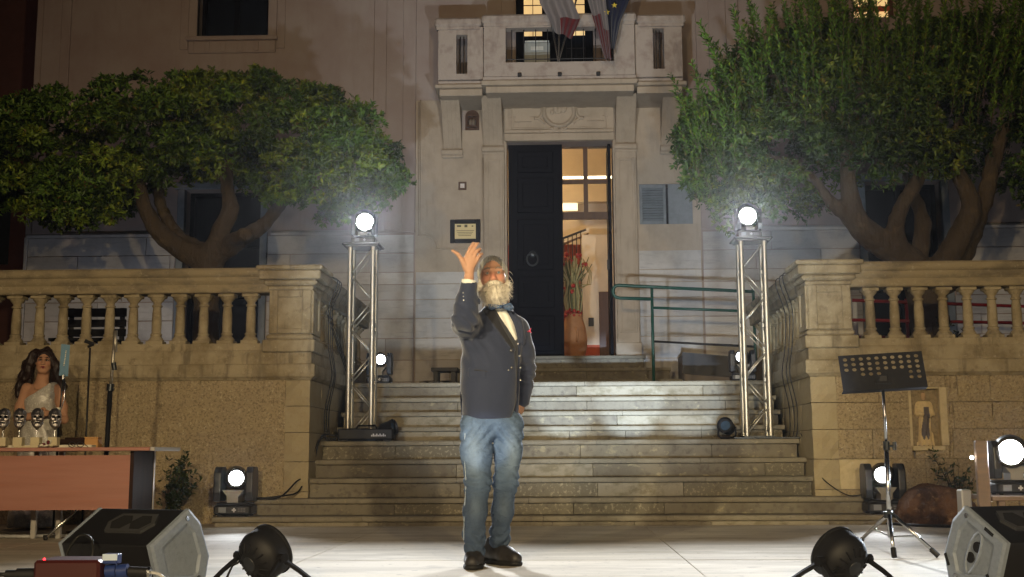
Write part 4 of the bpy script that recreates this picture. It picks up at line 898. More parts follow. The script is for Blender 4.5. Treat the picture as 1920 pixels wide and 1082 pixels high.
# right tree: taller, with upright leafy shoots
TR = thing('upright_tree', 'tall evergreen tree with upright leafy shoots behind the right balustrade', 'tree', (q(1720, 600, YT).x, YT, 1.446), 'evergreen trees on the terraces')
paths = [([q(1745, 740, YT), q(1742, 640, YT), q(1735, 560, YT), q(1722, 510, YT)], [.26, .2, .2, .21]), ([q(1725, 520, YT), q(1690, 478, YT), q(1640, 448, YT-.1), q(1604, 412, YT-.15), q(1594, 360, YT-.2), q(1588, 300, YT-.2), q(1596, 240, YT-.1)], [.21, .17, .15, .13, .10, .085, .05]),
         ([q(1606, 415, YT-.15), q(1560, 380, YT-.2), q(1520, 330, YT-.2), q(1440, 290, YT-.2)], [.10, .07, .05, .03]), ([q(1690, 490, YT-.05), q(1678, 430, YT-.2), q(1698, 375, YT-.3), q(1730, 318, YT-.3), q(1742, 250, YT-.2)], [.12, .095, .085, .07, .04]),
         ([q(1752, 530, YT), q(1785, 470, YT-.2), q(1822, 395, YT-.3), q(1805, 345, YT-.3), q(1790, 300, YT-.25), q(1800, 220, YT-.2)], [.17, .14, .115, .09, .075, .04]), ([q(1775, 530, YT+.1), q(1810, 470, YT+.1), q(1845, 380, YT), q(1862, 300, YT-.05), q(1885, 245, YT-.1), q(1940, 200, YT)], [.15, .12, .10, .085, .07, .04]),
         ([q(1760, 600, YT+.3), q(1720, 540, YT+.4), q(1730, 420, YT+.5), q(1700, 330, YT+.5)], [.14, .12, .09, .05])]
limbs('trunk', paths, TR, (q(1420, 400, YT).x, YT-.7, 1.44), (q(1960, 400, YT).x, YT+.9, q(1700, 190, YT).z))
top = [(1285, 260), (1325, 190), (1370, 120), (1440, 70), (1500, 50), (1600, 60), (1700, 50), (1850, 40), (2000, 60), (2120, 160)]
bot = [(1285, 300), (1310, 385), (1345, 412), (1420, 408), (1480, 405), (1540, 385), (1600, 330), (1660, 330), (1720, 330), (1760, 350), (1800, 340), (1860, 350), (1920, 378), (2120, 330)]
P, A = crown_pts(rng, 330, top, bot, YT, 1.5, 40, (.14, .28), gaps=((1590, 330, 26, 70), (1830, 330, 40, 60)))
m1 = (P, A); c1 = np.concatenate(CL)
SP = []; SA = []; tw = MB()
for i in range(400):                                             # upright shoots
    px = rng.uniform(1300, 2100); edge = np.interp(px, [1245, 1330, 1500, 2100], [0, .35, 1, 1])
    py = np.interp(px, [1245, 1300, 1400, 1500, 1650, 2100], [290, 260, 170, 110, 120, 110])+rng.uniform(-60, 130); dy = rng.uniform(-1.3, 1.2)
    if rng.random() < .45: dy = rng.uniform(-1.4, -.6)
    c = np.array(at(px, py, YT+dy)); L = rng.uniform(.45, 1.0)*(.6+.4*edge); lean = np.array([(px-1680)/1500+rng.normal()*.12-.10*(1-edge), dy*.12+rng.normal()*.06, 1.0]); lean /= np.linalg.norm(lean); n = int(L/.034)
    for j in range(n):
        t = j/n; SP.append(c+lean*L*t+np.array([0, 0, 0])); SA.append(lean)
    tw.tube([c-lean*.1, c+lean*L*.5, c+lean*L*.97], [.005, .004, .002], 4)
tw.build('twigs', M['bark'], TR)
me = leaves_mesh('crown', *m1, 8, .072, (.5, 1.35), rng, base=(.056, .104, .022), clump=c1); link_mesh('crown', me, M['leaf'], TR)
me = leaves_mesh('shoot_leaves', np.array(SP), np.array(SA), 4, .07, (.5, 1.0), rng, base=(.082, .150, .024)); link_mesh('shoot_leaves', me, M['leaf'], TR)
def shrub(label, c, r, hgt, n, size, base, name='shrub', stems=9, seed=1):
    rg = np.random.default_rng(seed); t = thing(name, label, 'plant', c); c = np.array(c); P = []; A = []; b = MB()
    for i in range(stems):
        a = rg.uniform(0, 6.28); d = np.array([math.cos(a)*r*rg.uniform(.2, 1), math.sin(a)*r*rg.uniform(.2, 1)*.7, hgt*rg.uniform(.55, 1)]); mid = c+d*np.array([.35, .35, .6]); b.tube([c, mid, c+d], [.008, .006, .003], 5)
        for j in range(n): u = rg.uniform(.3, 1.0); pt = (c*(1-u)**2+2*u*(1-u)*mid+(c+d)*u*u); P.append(pt+rg.normal(size=3)*r*.13); A.append(d/np.linalg.norm(d)+rg.normal(size=3)*.6)
    b.build('stem', M['bark'], t); link_mesh('leaves', leaves_mesh('leaves', np.array(P), np.array(A), 4, size, (.4, 1.3), rg, base=base), M['leaf'], t); return t
p = at(300, 930, 12.3); shrub('dark leafy shrub growing between the desk and the wall', (p.x, 12.5, .0), .26, .62, 26, .055, (.030, .050, .016), seed=4)
p = at(1803, 950, 12.6); shrub('small leafy shrub rising behind the brown boulder', (p.x, 12.75, .0), .20, .70, 9, .06, (.040, .060, .022), stems=7, seed=6)
p = at(1785, 600, 15.0); shrub('thin branching plant behind the right balusters', (p.x, 15.0, 1.446), .22, .78, 16, .06, (.018, .026, .012), stems=8, seed=8)
# boulder by the right end of the steps
f = Field.box((2.9, 12.0, -.08), (3.9, 12.95, .55), .018); c = at(1752, 945, 12.5); cx = c.x
f.ell((cx, 12.5, .10), (.34, .28, .25), .05, rot=(0, .1, .2)); f.ell((cx+.14, 12.42, .07), (.24, .24, .19), .08); f.ell((cx-.19, 12.45, .06), (.17, .2, .20), .08)
w1, w2, w3 = wob(9, .3), wob(21, 1.1), wob(47, 2.2); f.noise(lambda X, Y, Z: .045*w1(X, Y, Z)+.035*np.abs(w2(X, Y, Z))+.018*np.abs(w3(X, Y, Z)))
M['rock'] = mat('rock', (.15, .08, .045), .9, layers=[('noise', 6, (.045, .025, .018), .42, .60, .95, 7), ('noise', 16, (.27, .17, .10), .56, .66, .8, 6)], bump=[('noise', 12, .05, 1.0), ('noise', 45, .012, 1.0)])
tag(link_mesh('boulder', f.mesh('boulder', 1), M['rock'], None, True, loc=(cx, 12.5, 0)), 'rough reddish brown boulder at the foot of the right wall', 'boulder')
# ================================================================ stage lights, trusses, sound gear
M['lens'] = mat('lens', (1, 1, 1), .3, emit=(.92, .96, 1.0), emit_s=30); M['lens_core'] = mat('lens_core', (1, 1, 1), .3, emit=(1, 1, 1), emit_s=60)
M['display'] = mat('display', (.22, .24, .27), .25); M['white_print'] = mat('white_print', (.5, .5, .52), .6); M['lens_glass'] = mat('lens_glass', (.05, .08, .12), .1)
def moving_head(label, loc, aim, power, size, scale=1.0, cone=26, blend=.5, group='moving head stage lights', color=WHITE, light=True, lens_r=.068, fat=1.0):
    """base, yoke of two arms, barrel head with a glowing lens; the head looks at aim"""
    loc = Vector(loc); t = thing('moving_head_light', label, 'stage light', loc, group); S = scale
    def L(p): return loc+Vector(p)*S
    b = MB(); b.box(L((-.175, -.14, 0.012)), L((.175, .14, .105)), c=.018*S); b.box(L((-.155, -.12, .1055)), L((.155, .12, .125)), c=.008*S); base = b.build('base', M['head_shell'], t, auto=40)
    for x in (-.13, .13):
        for y in (-.1, .1): b = MB(); b.cyl(L((x, y, 0)), L((x, y, .013)), .018*S, n=8); b.build('foot', M['cable'], base)
    b = MB(); b.box(L((-.125, -.1425, .035)), L((-.055, -.1405, .085))); b.build('display', M['display'], base)
    b = MB(); b.box(L((.0, -.1425, .052)), L((.04, -.1405, .066))); b.box(L((.013, -.1427, .039)), L((.027, -.1407, .079))); b.build('cross_mark', M['white_print'], base)
    b = MB(); [b.box(L((.055+.026*(i % 3), -.1425, .042+.02*(i//3))), L((.075+.026*(i % 3), -.1405, .056+.02*(i//3)))) for i in range(6)]; b.build('keypad', mat('keypad', (.12, .12, .13), .5) if 'keypad' not in M else M['keypad'], base)
    b = MB(); b.prism([(L((-.10, 0, 0)).x, L((0, 0, .24)).z), (L((.10, 0, 0)).x, L((0, 0, .24)).z), (L((.052, 0, 0)).x, L((0, 0, .18)).z), (L((.052, 0, 0)).x, L((0, 0, .126)).z), (L((-.052, 0, 0)).x, L((0, 0, .126)).z), (L((-.052, 0, 0)).x, L((0, 0, .18)).z)], 'y', L((0, -.125, 0)).y, L((0, .06, 0)).y); b.build('yoke_bridge', M['grey_yoke'], t)
    for s in (-1, 1):
        b = MB(); pr = [(-.115, .135), (.10, .135), (.125, .19), (.125, .40), (.09, .455), (-.07, .455), (-.125, .40), (-.135, .22)]
        b.prism([(L((0, p[0], 0)).y, L((0, 0, p[1])).z) for p in pr], 'x', L((s*.115, 0, 0)).x, L((s*.185, 0, 0)).x); b.build('yoke_arm', M['head_shell'], t, bevel=.014*S)
    piv = L((0, 0, .355)); d = (Vector(aim)-piv).normalized(); r = .108*S
    b = MB(); b.lathe([(.0, -.17*S), (.06*S*fat, -.168*S), (.088*S*fat, -.14*S), (r*fat, -.07*S), (r*fat, .04*S), (.098*S*fat, .09*S), (.092*S*fat, .155*S), (.083*S*fat, .16*S), (.080*S*fat, .145*S), (0, .144*S)], piv, 24, axis=d); hd = b.build('head', M['head_shell'], t, auto=40)
    b = MB(); b.lathe([(.078*S*fat, .146*S), (.09*S*fat, .15*S), (.094*S*fat, .168*S), (.088*S*fat, .176*S), (.074*S*fat, .174*S), (.072*S*fat, .15*S)], piv, 24, axis=d); b.build('lens_ring', M['black_plastic'], hd, auto=40)
    b = MB(); lr = lens_r*S; b.lathe([(lr, .150*S), (lr*.9, .158*S), (lr*.5, .165*S), (.0, .168*S)], piv, 24, axis=d); b.build('lens', M['lens_core'] if size == 'big' else M['lens'], hd, smooth=True)
    if light:
        o = spot('beam', piv+d*.19*S, piv+d*3, power, color, cone, blend, lr*.8); o.name = 'beam'
    return t
def truss(label, cx, cy, z0, z1, plate):
    t = thing('truss_tower', label, 'truss', (cx, cy, z0), 'truss towers on the stairs'); h = .145-.025
    for sx in (-1, 1):
        for sy in (-1, 1): b = MB(); b.cyl((cx+sx*h, cy+sy*h, z0+.02), (cx+sx*h, cy+sy*h, z1-.02), .025, n=14); b.build('chord', M['aluminium'], t, auto=40)
    n = 7
    for side in range(4):
        for i in range(n):
            za, zb = z0+.05+(z1-z0-.1)*i/n, z0+.05+(z1-z0-.1)*(i+1)/n; s = 1 if (i+side//2) % 2 == 0 else -1
            if side < 2: y = cy+(-h if side == 0 else h); p0, p1 = (cx-h*s, y, za), (cx+h*s, y, zb)
            else: x = cx+(-h if side == 2 else h); p0, p1 = (x, cy-h*s, za), (x, cy+h*s, zb)
            b = MB(); b.cyl(p0, p1, .0085, n=8); b.build('brace', M['aluminium'], t, smooth=True)
    b = MB(); b.box((cx-.2, cy-.19, z1-.02), (cx+.2, cy+.19, z1), c=.004); b.box((cx-.17, cy-.17, z1-.035), (cx+.17, cy+.17, z1-.021)); b.build('top_plate', M['dark_steel'], t)
    b = MB(); b.box((cx+plate[0], cy-.24, z0), (cx+plate[1], cy+.24, z0+.018), c=.004); b.box((cx-.16, cy-.16, z0+.0185), (cx+.16, cy+.16, z0+.03)); b.build('base_plate', M['dark_steel'], t)
    return t
ZL = .788; ztL, ztR = at(680, 460, 13.93).z, at(1410, 449, 13.93).z; xL, xR = at(679, 640, 13.93).x, at(1414, 640, 13.93).x
truss('silver truss tower standing behind the small black box', xL, 13.93, ZL+.001, ztL, (-.2, .2))
truss('silver truss tower standing on a wide flat plate', xR, 13.93, ZL+.001, ztR, (-.27, .40))
moving_head('glaring moving head light on top of the truss nearer the gold plaque', (xL+.01, 13.93, ztL+.001), (0.2, 0.6, .1), 1800, 'big', .72, cone=58, lens_r=.130, fat=1.65, blend=.8)  # truss lamps: lens and barrel widened to imitate glare
moving_head('glaring moving head light on top of the truss beside the green rails', (xR-.02, 13.93, ztR+.001), (-.2, 0.6, .1), 1800, 'big', .72, cone=58, lens_r=.130, fat=1.65, blend=.8)
p = at(441, 968, 12.66); moving_head('lit moving head light on the bottom step beside the ochre wall and desk', (p.x, 12.66, .089), (-.5, 2.0, .25), 130, 'small', 1.0, cone=44, blend=.8)
p = at(1658, 965, 12.66); moving_head('lit moving head light behind the music stand', (p.x, 12.66, .089), (.5, 2.0, .25), 130, 'small', 1.0, cone=44, blend=.8)
p = at(703, 714, 15.3); moving_head('moving head light on the upper landing behind the truss with the black box', (p.x+.06, 15.25, 1.448), (.9, 2.0, 1.25), 60, 'small', .78, cone=24)
p = at(1395, 712, 15.3); moving_head('moving head light on the upper landing beside the green rail post', (p.x-.02, 15.25, 1.448), (-.9, 2.0, 1.25), 60, 'small', .78, cone=24)
# wooden stand and the big wash light at the right edge
M['pale_wood'] = mat('pale_wood', (.17, .12, .085), .6, layers=[('noise', (4, 30, 30), (.26, .16, .09), .45, .7, .7)], bump=[('noise', (8, 60, 60), .002, .6)])
yS = 8.9; pa = at(1856, 930, yS); pt = at(1843, 826, yS); t = thing('wooden_stand', 'pale wooden stand with one tall post at the right edge', 'stand', (pa.x+.3, yS, 0)); x0 = at(1832, 880, yS).x; x1 = at(1855, 880, yS).x; zt = pa.z
b = MB(); b.box((x0, yS, 0), (x1, yS+.045, pt.z), c=.005); b.build('post', M['pale_wood'], t)
b = MB(); b.box((x1+.002, yS-.02, zt-.03), (x1+.75, yS+.5, zt), c=.004); b.build('shelf', M['pale_wood'], t)
for x in (x1+.05, x1+.68):
    for y in (yS+.01, yS+.42): b = MB(); b.box((x, y, 0), (x+.045, y+.045, zt-.031), c=.004); b.build('leg', M['pale_wood'], t)
b = MB(); b.box((x1+.003, yS+.002, zt-.12), (x1+.7, yS+.03, zt-.075), c=.003); b.build('rail', M['pale_wood'], t)
p = at(1888, 850, yS+.2); wl = moving_head('large glaring wash light on the wooden stand at the right edge', (p.x+.03, yS+.22, zt+.001), (.2, 0, .75), 170, 'big', .78, cone=125, blend=1.0, color=(.75, .86, 1.0), lens_r=.112, fat=1.4, group='moving head stage lights')
b = MB(); b.box((at(1803, 930, 9.3).x, 9.3, 0), (at(1822, 930, 9.3).x, 9.42, at(1812, 918, 9.3).z), c=.008); tag(b.build('socket_box', mat('socket_white', (.5, .5, .5), .4), loc=(at(1812, 930, 9.3).x, 9.36, 0)), 'small white socket box beside the wooden post', 'socket box')
p = at(1824, 858, yS); b = MB(); b.sphere((p.x, yS+.02, p.z), .012, 10, 8); bl = b.build('bulb', M['lens'], t, smooth=True); b = MB(); b.cyl((p.x, yS+.025, p.z), (x0+.002, yS+.025, p.z), .006, n=6); b.build('bulb_holder', M['black_plastic'], t)
# par cans on the stage floor, seen from behind
def par_can(label, px, py, lean, yaw, tint, aim, power, Y=6.75):
    c = at(px, py, Y); t = thing('par_can', label, 'stage light', (c.x, Y, 0), 'par cans on the stage floor'); ax = Vector((math.sin(yaw)*math.cos(lean), math.cos(yaw)*math.cos(lean), math.sin(lean))); r = .128
    b = MB(); b.lathe([(0, -.075), (.05, -.074), (.085, -.06), (.118, -.03), (.13, .0), (r, .02), (r, .075), (r+.006, .078), (r+.006, .09), (r-.01, .092), (r-.014, .06), (0, .058)], c, 32, axis=ax); body = b.build('housing', M['black_plastic'], t, auto=40)
    Q = ax.to_track_quat('Z', 'Y').to_matrix()
    for i in range(14):
        a = 2*math.pi*i/14; d = Q @ Vector((math.cos(a), math.sin(a), 0)); b = MB(); b.cyl(c+d*.062-ax*.077, c+d*.10-ax*.052, .0045, n=5); b.build('fin', M['black_paint'], body)
    b = MB(); b.lathe([(0, .004), (.035, .003), (.038, 0)], c-ax*.078, 14, axis=-ax); b.build('back_plate', M['head_shell'], body)
    b = MB(); b.lathe([(.12, .0), (.12, .004), (0, .006)], c+ax*.062, 24, axis=ax); b.build('lens', mat('par_lens', (.8, .8, .8), .3, emit=tint, emit_s=9), body)
    side = ax.cross(Vector((0, 0, 1))).normalized(); fw = Vector((math.sin(yaw), math.cos(yaw), 0))
    for dy, w in ((.20, 1), (-.17, 1)):                            # two U brackets that splay into feet
        pts = []
        for s in (-1, 1):
            hub = c+side*s*(r+.018); foot = Vector((c.x, c.y, .012))+side*s*(r+.05)+fw*dy; seg = [hub, hub*.5+foot*.5+side*s*.01, foot]
            b = MB(); b.tube(seg, [.014, .013, .013], 6); b.build('leg', M['black_paint'], t)
        f0, f1 = [Vector((c.x, c.y, .012))+side*s*(r+.05)+fw*dy for s in (-1, 1)]; b = MB(); b.cyl(f0, f1, .012, n=6); b.build('foot_bar', M['black_paint'], t)
    for s in (-1, 1): b = MB(); h = c+side*s*(r+.012); b.cyl(h, h+side*s*.035, .024, n=10); b.build('knob', M['black_paint'], t)
    spot('par_beam', c+ax*.11, aim, power, tint, 46, .85, .09)
    b = MB(); a = c-ax*.06-side*.09*1; b.tube([a, a-side*.05-Vector((0, 0, .02)), a-side*.09-Vector((0, .02, .09)), Vector((a.x-side.x*.07, a.y-.05, .02)), Vector((a.x+.1, a.y-.2, .008))], .006, 6); tag(b.build('power_cable', M['cable'], t, smooth=True))
    return t
par_can('black par can on the stage floor beside the left monitor speaker', 488, 1044, R(24), R(35), (.70, .84, 1.0), (0.0, 15.0, 3.4), 1500)
par_can('black par can on the stage floor in front of the music stand', 1583, 1050, R(28), R(-32), (.80, .90, 1.0), (0.5, 15.0, 3.4), 1150)
# wedge monitors
M['handle_rim'] = mat('handle_rim', (.045, .046, .05), .5)
def monitor(label, ax_, Y0, sx, yaw, length, ports):
    pr = [(0, .217), (.264, .377), (.35, .31), (.425, .145), (.40, .02), (.37, .004), (.10, .004), (.075, .02)]
    t = thing('stage_monitor', label, 'speaker', (ax_, Y0, 0), 'wedge monitors on the stage floor'); Mt = Matrix.Translation((ax_, Y0, 0)) @ Matrix.Rotation(-yaw*sx, 4, 'Z') @ Matrix.Diagonal((sx, 1, 1, 1))
    def mk(name, b, m, p=t, **kw): b.xform(Mt); return b.build(name, m, p, **kw)
    body = MB(); body.prism(pr, 'x', -length, -.03); body = mk('cabinet', body, M['black_plastic'], bevel=.008)
    cap = MB(); cx, cy = .22, .17; out = [(cx+(p[0]-cx)*1.02, cy+(p[1]-cy)*1.02) for p in pr]; ins = [(cx+(p[0]-cx)*.94, cy+(p[1]-cy)*.94) for p in pr]; q1 = [(cx+(p[0]-cx)*.68, cy+(p[1]-cy)*.70) for p in pr]; q2 = [(cx+(p[0]-cx)*.63, cy+(p[1]-cy)*.65) for p in pr]
    n = len(pr); vs = [(-.029, *p) for p in out]+[(-.008, *p) for p in out]+[(0, *p) for p in ins]+[(0, *p) for p in q1]+[(-.012, *p) for p in q2]; fs = []
    for k in range(4): fs += [(k*n+i, k*n+(i+1) % n, (k+1)*n+(i+1) % n, (k+1)*n+i) for i in range(n)]
    fs += [tuple(range(4*n, 5*n)), tuple(reversed(range(n)))]; cap.add(vs, fs); capo = mk('end_cap', cap, M['cap_grey'])
    c2 = MB(); c2.prism(out, 'x', -length-.02, -length); mk('end_cap', c2, M['cap_grey'], bevel=.006)
    for (u, v) in ((.245, .335), (.345, .045)): s = MB(); s.cyl((0.0, u, v), (.006, u, v), .012, n=12); mk('screw', s, M['chrome'], capo)
    if ports:
        s = MB(); rim = []
        for k in range(16): a = 2*math.pi*k/16; rim.append((-.008, .22+.095*math.cos(a)*.62-.02*math.sin(a), .16+.085*math.sin(a)-.05*math.cos(a)))
        s.tube(rim, .008, 6, closed=True); mk('port_rim', s, M['cap_grey'], capo, smooth=True)
        for du, dv in ((-.026, .028), (.026, -.022)): s = MB(); s.cyl((-.013, .22+du, .16+dv), (-.004, .22+du, .16+dv), .026, n=16); mk('port_hole', s, M['dark_hole'], capo)
        for (u, v, w) in ((.10, .265, .0), (.40, .12, 0), (.12, .04, 0)): s = MB(); s.box((.0, u-.03, v-.008), (.004, u+.03, v+.008), rot=(R(31 if v > .2 else 70), 0, 0)); mk('slot', s, M['dark_hole'], capo)
    # carrying handle in the sloping top: a framed dark recess split by a grip
    d = Vector((0, .264, .16)).normalized(); nr = Vector((0, -d.z, d.y)); o = Vector((-length*.45, .135, .3)); o = Vector((-length*.45, 0, .217))+d*.17
    def slope(b, x0, x1, u0, u1, h0, h1):
        vs = [];
        for h in (h0, h1):
            for (x, u) in ((x0+.02, u0), (x1-.02, u0), (x1+.015, (u0+u1)/2), (x1-.02, u1), (x0+.02, u1), (x0-.015, (u0+u1)/2)): vs.append(o+Vector((x, 0, 0))+d*u+nr*h)
        b.add(vs, [(0, 1, 2, 3, 4, 5), (6, 7, 8, 9, 10, 11)]+[(i, (i+1) % 6, 6+(i+1) % 6, 6+i) for i in range(6)])
    b = MB(); slope(b, -.135, .135, -.075, .075, .0005, .014); hf = mk('handle_frame', b, M['handle_rim'])
    for x0, x1 in ((-.112, -.012), (.012, .112)): b = MB(); slope(b, x0, x1, -.055, .055, .0142, .0155); mk('handle_recess', b, M['dark_hole'], hf)
    # input panel and grille (far side)
    b = MB(); b.box((-length*.75, -.0, .05), (-length*.45, .012, .16), rot=(0, 0, 0)); 
    g_ = MB(); a0, a1 = Vector((0, .35, .31)), Vector((0, .425, .145)); nn = Vector((0, a0.z-a1.z, a1.y-a0.y)).normalized()
    p0 = a0+nn*.003; p1 = a1+nn*.003; g_.add([(-length+.02, *p0.yz), (-.05, *p0.yz), (-.05, *p1.yz), (-length+.02, *p1.yz)]+[(-length+.02, *(p0+nn*.01).yz), (-.05, *(p0+nn*.01).yz), (-.05, *(p1+nn*.01).yz), (-length+.02, *(p1+nn*.01).yz)], [(0, 1, 2, 3), (4, 5, 6, 7), (0, 1, 5, 4), (1, 2, 6, 5), (2, 3, 7, 6), (3, 0, 4, 7)]); mk('grille', g_, M['black_paint'])
    return t
M['cap_grey'] = mat('cap_grey', (.22, .26, .33), .55, layers=[('noise', 45, (.17, .20, .25), .45, .7, .7), ('noise', 6, (.28, .32, .38), .5, .75, .5)], bump=[('noise', 160, .0015, .7)])
a = at(285, 1010, 6.42); monitor('black wedge monitor with a plain grey end cap beside the red power box', a.x, 6.42, 1, R(25), .58, False)
a = at(1884, 1010, 6.42); monitor('black wedge monitor with two round ports in its grey end cap', a.x, 6.42, -1, R(25), .58, True)
# music stand with a perforated desk
t = thing('music_stand', 'tall music stand with a black perforated desk beside the right monitor', 'music stand', (at(1668, 980, 8.6).x, 8.6, 0)); yM = 8.55
c = at(1655, 696, yM); W2, H2 = .265, .118; cols, rowsN = 10, 5; bM = MB(); vs = []; fs = []; Rm = Matrix.Rotation(R(-3.0), 3, 'Y') @ Matrix.Rotation(R(-14), 3, 'X')
def pl(u, v, w=0): return c+Rm @ Vector((u, w, v))
def cell(u0, u1, v0, v1, hole):
    b0 = len(vs); ring = [(u0, v0), ((u0+u1)/2, v0), (u1, v0), (u1, (v0+v1)/2), (u1, v1), ((u0+u1)/2, v1), (u0, v1), (u0, (v0+v1)/2)]
    for w in (0, .004): vs.extend([pl(u, v, w) for u, v in ring])
    if not hole: fs.extend([tuple(b0+i for i in range(8)), tuple(b0+15-i for i in range(8))]); return
    cu, cv, r_ = (u0+u1)/2, (v0+v1)/2, .0145
    for w in (0, .004):
        for i in range(8): a = -math.pi*.75+i*math.pi/4; vs.append(pl(cu+r_*math.cos(a), cv+r_*.8*math.sin(a), w))
    for i in range(8):
        j = (i+1) % 8; fs.extend([(b0+i, b0+j, b0+16+j, b0+16+i), (b0+8+j, b0+8+i, b0+24+i, b0+24+j), (b0+16+i, b0+16+j, b0+24+j, b0+24+i)])
cw = (2*W2-.03)/cols; ch = .034
for i in range(cols):
    for k in range(rowsN):
        u0 = -W2+.015+cw*i; v1 = H2-.012-ch*k; hole = (k < 3) or (k == 3 and (2 <= i <= 4 or i >= 8)) or (k == 4 and i >= 8); cell(u0, u0+cw, v1-ch, v1, hole)
cell(-W2, -W2+.015, H2-.012-ch*rowsN, H2-.012, False); cell(W2-.015, W2, H2-.012-ch*rowsN, H2-.012, False); cell(-W2, W2, H2-.012, H2, False); cell(-W2, W2, -H2, H2-.012-ch*rowsN, False)
bM.add(vs, fs); dk = bM.build('desk', M['black_paint'], t); b = MB(); b.add([pl(u, v, w) for w in (.0045, .06) for u, v in ((-W2, -H2), (W2, -H2), (W2, -H2+.006), (-W2, -H2+.006))], [(0, 1, 2, 3), (4, 5, 6, 7), (0, 1, 5, 4), (1, 2, 6, 5), (2, 3, 7, 6), (3, 0, 4, 7)]); b.build('ledge', M['black_paint'], dk)
hub = at(1666, 965, yM); mid = at(1662, 838, yM); tp = at(1655, 718, yM)
b = MB(); b.cyl(mid+Vector((0, 0, -.02)), tp, .0095, n=12); b.build('upper_tube', M['chrome'], t, smooth=True); b = MB(); b.cyl(at(1669, 1008, yM), mid+Vector((0, 0, .03)), .0145, n=12); b.build('lower_tube', M['chrome'], t, smooth=True)
b = MB(); b.cyl(mid+Vector((0, 0, -.02)), mid+Vector((0, 0, .035)), .02, n=12); b.cyl(mid+Vector((.015, 0, .005)), mid+Vector((.055, 0, .005)), .007, n=8); b.cyl(mid+Vector((.05, 0, -.02)), mid+Vector((.05, 0, .03)), .012, n=8); b.build('clamp', M['dark_steel'], t)
b = MB(); b.box(tp+Vector((-.03, -.02, -.03)), tp+Vector((.03, .02, .05)), c=.006); b.cyl(tp+Vector((-.05, -.015, -.0)), tp+Vector((.05, -.015, 0)), .012, n=8); b.build('desk_bracket', M['black_plastic'], t)
b = MB(); b.cyl(hub+Vector((0, 0, -.02)), hub+Vector((0, 0, .02)), .03, n=12); b.build('hub', M['dark_steel'], t)
def floor_pt(px, py, z=0.0):
    d = CAM_R @ Vector(((px-PX)/F_PX, -(py-PY)/F_PX, -1.0)); k = (z-CZ)/d.z; return Vector((d.x*k, d.y*k, z))
for px, py in ((1677, 1048), (1760, 1046), (1615, 1015)):
    ft = floor_pt(px, py); lg = MB(); top_ = hub+(Vector((ft.x, ft.y, hub.z))-hub).normalized()*.03; lg.cyl(top_, ft+Vector((0, 0, .012)), .012, n=10); lg = lg.build('leg', M['chrome'], t, smooth=True)
    b = MB(); dd = (top_-ft).normalized(); b.cyl(ft+Vector((0, 0, .010)), ft+dd*.06+Vector((0, 0, .008)), .017, n=10); b.build('rubber_foot', M['cable'], lg)
    b = MB(); b.cyl(at(1669, 1006, yM), top_*.5+ft*.5, .0055, n=6); b.build('strut', M['chrome'], t)
# dimmer box and small fixtures on the landing
p = at(688, 812, 13.72); b = MB(); b.box((p.x-.28, 13.60, ZL+.012), (p.x+.28, 13.80, ZL+.125), c=.012); t = thing('dimmer_box', 'low black dimmer box at the foot of the left truss', 'control box', (p.x, 13.7, ZL)); body = b.build('housing', M['black_plastic'], t)
for x in (-.22, .22): b = MB(); b.box((p.x+x-.03, 13.62, ZL), (p.x+x+.03, 13.78, ZL+.0119)); b.build('foot', M['cable'], t)
b = MB(); [b.box((p.x+.06+.017*i, 13.5985, ZL+.045), (p.x+.073+.017*i, 13.5995, ZL+.06+.012*(i % 2))) for i in range(9)]; b.build('white_lettering', M['white_print'], t)
b = MB(); b.tube([(p.x-.1, 13.7, ZL+.126), (p.x-.09, 13.69, ZL+.155), (p.x+.09, 13.69, ZL+.155), (p.x+.1, 13.7, ZL+.126)], .009, 6); b.build('handle', M['black_paint'], t)
def pinspot(label, px, py, Y, yaw):
    c = at(px, py, Y); zz = ZL; t = thing('spotlight', label, 'stage light', (c.x, Y, zz), 'small unlit spotlights on the landing'); ax = Vector((math.sin(yaw), -math.cos(yaw), .25)).normalized(); c = Vector((c.x, Y, zz+.125))
    b = MB(); b.lathe([(0, -.09), (.05, -.088), (.07, -.06), (.075, .02), (.085, .07), (.08, .075), (.07, .05), (0, .045)], c, 18, axis=ax); b.build('housing', M['black_plastic'], t, auto=40); s = ax.cross(Vector((0, 0, 1))).normalized()
    b = MB(); b.tube([c+s*.092, c+s*.092-Vector((0, 0, .09)), Vector((c.x, c.y, zz+.012))+s*.06, Vector((c.x, c.y, zz+.012))-s*.06, c-s*.092-Vector((0, 0, .09)), c-s*.092], .010, 6); b.build('bracket', M['black_paint'], t)
    b = MB(); b.lathe([(.068, .0), (0, .006)], c+ax*.047, 18, axis=ax); b.build('lens', M['lens_glass'], t)
    return t
pinspot('small unlit black spotlight at the end of the dimmer box', 728, 808, 13.74, R(70)); pinspot('small unlit black spotlight beside the flat truss plate', 1363, 805, 13.82, R(-25))
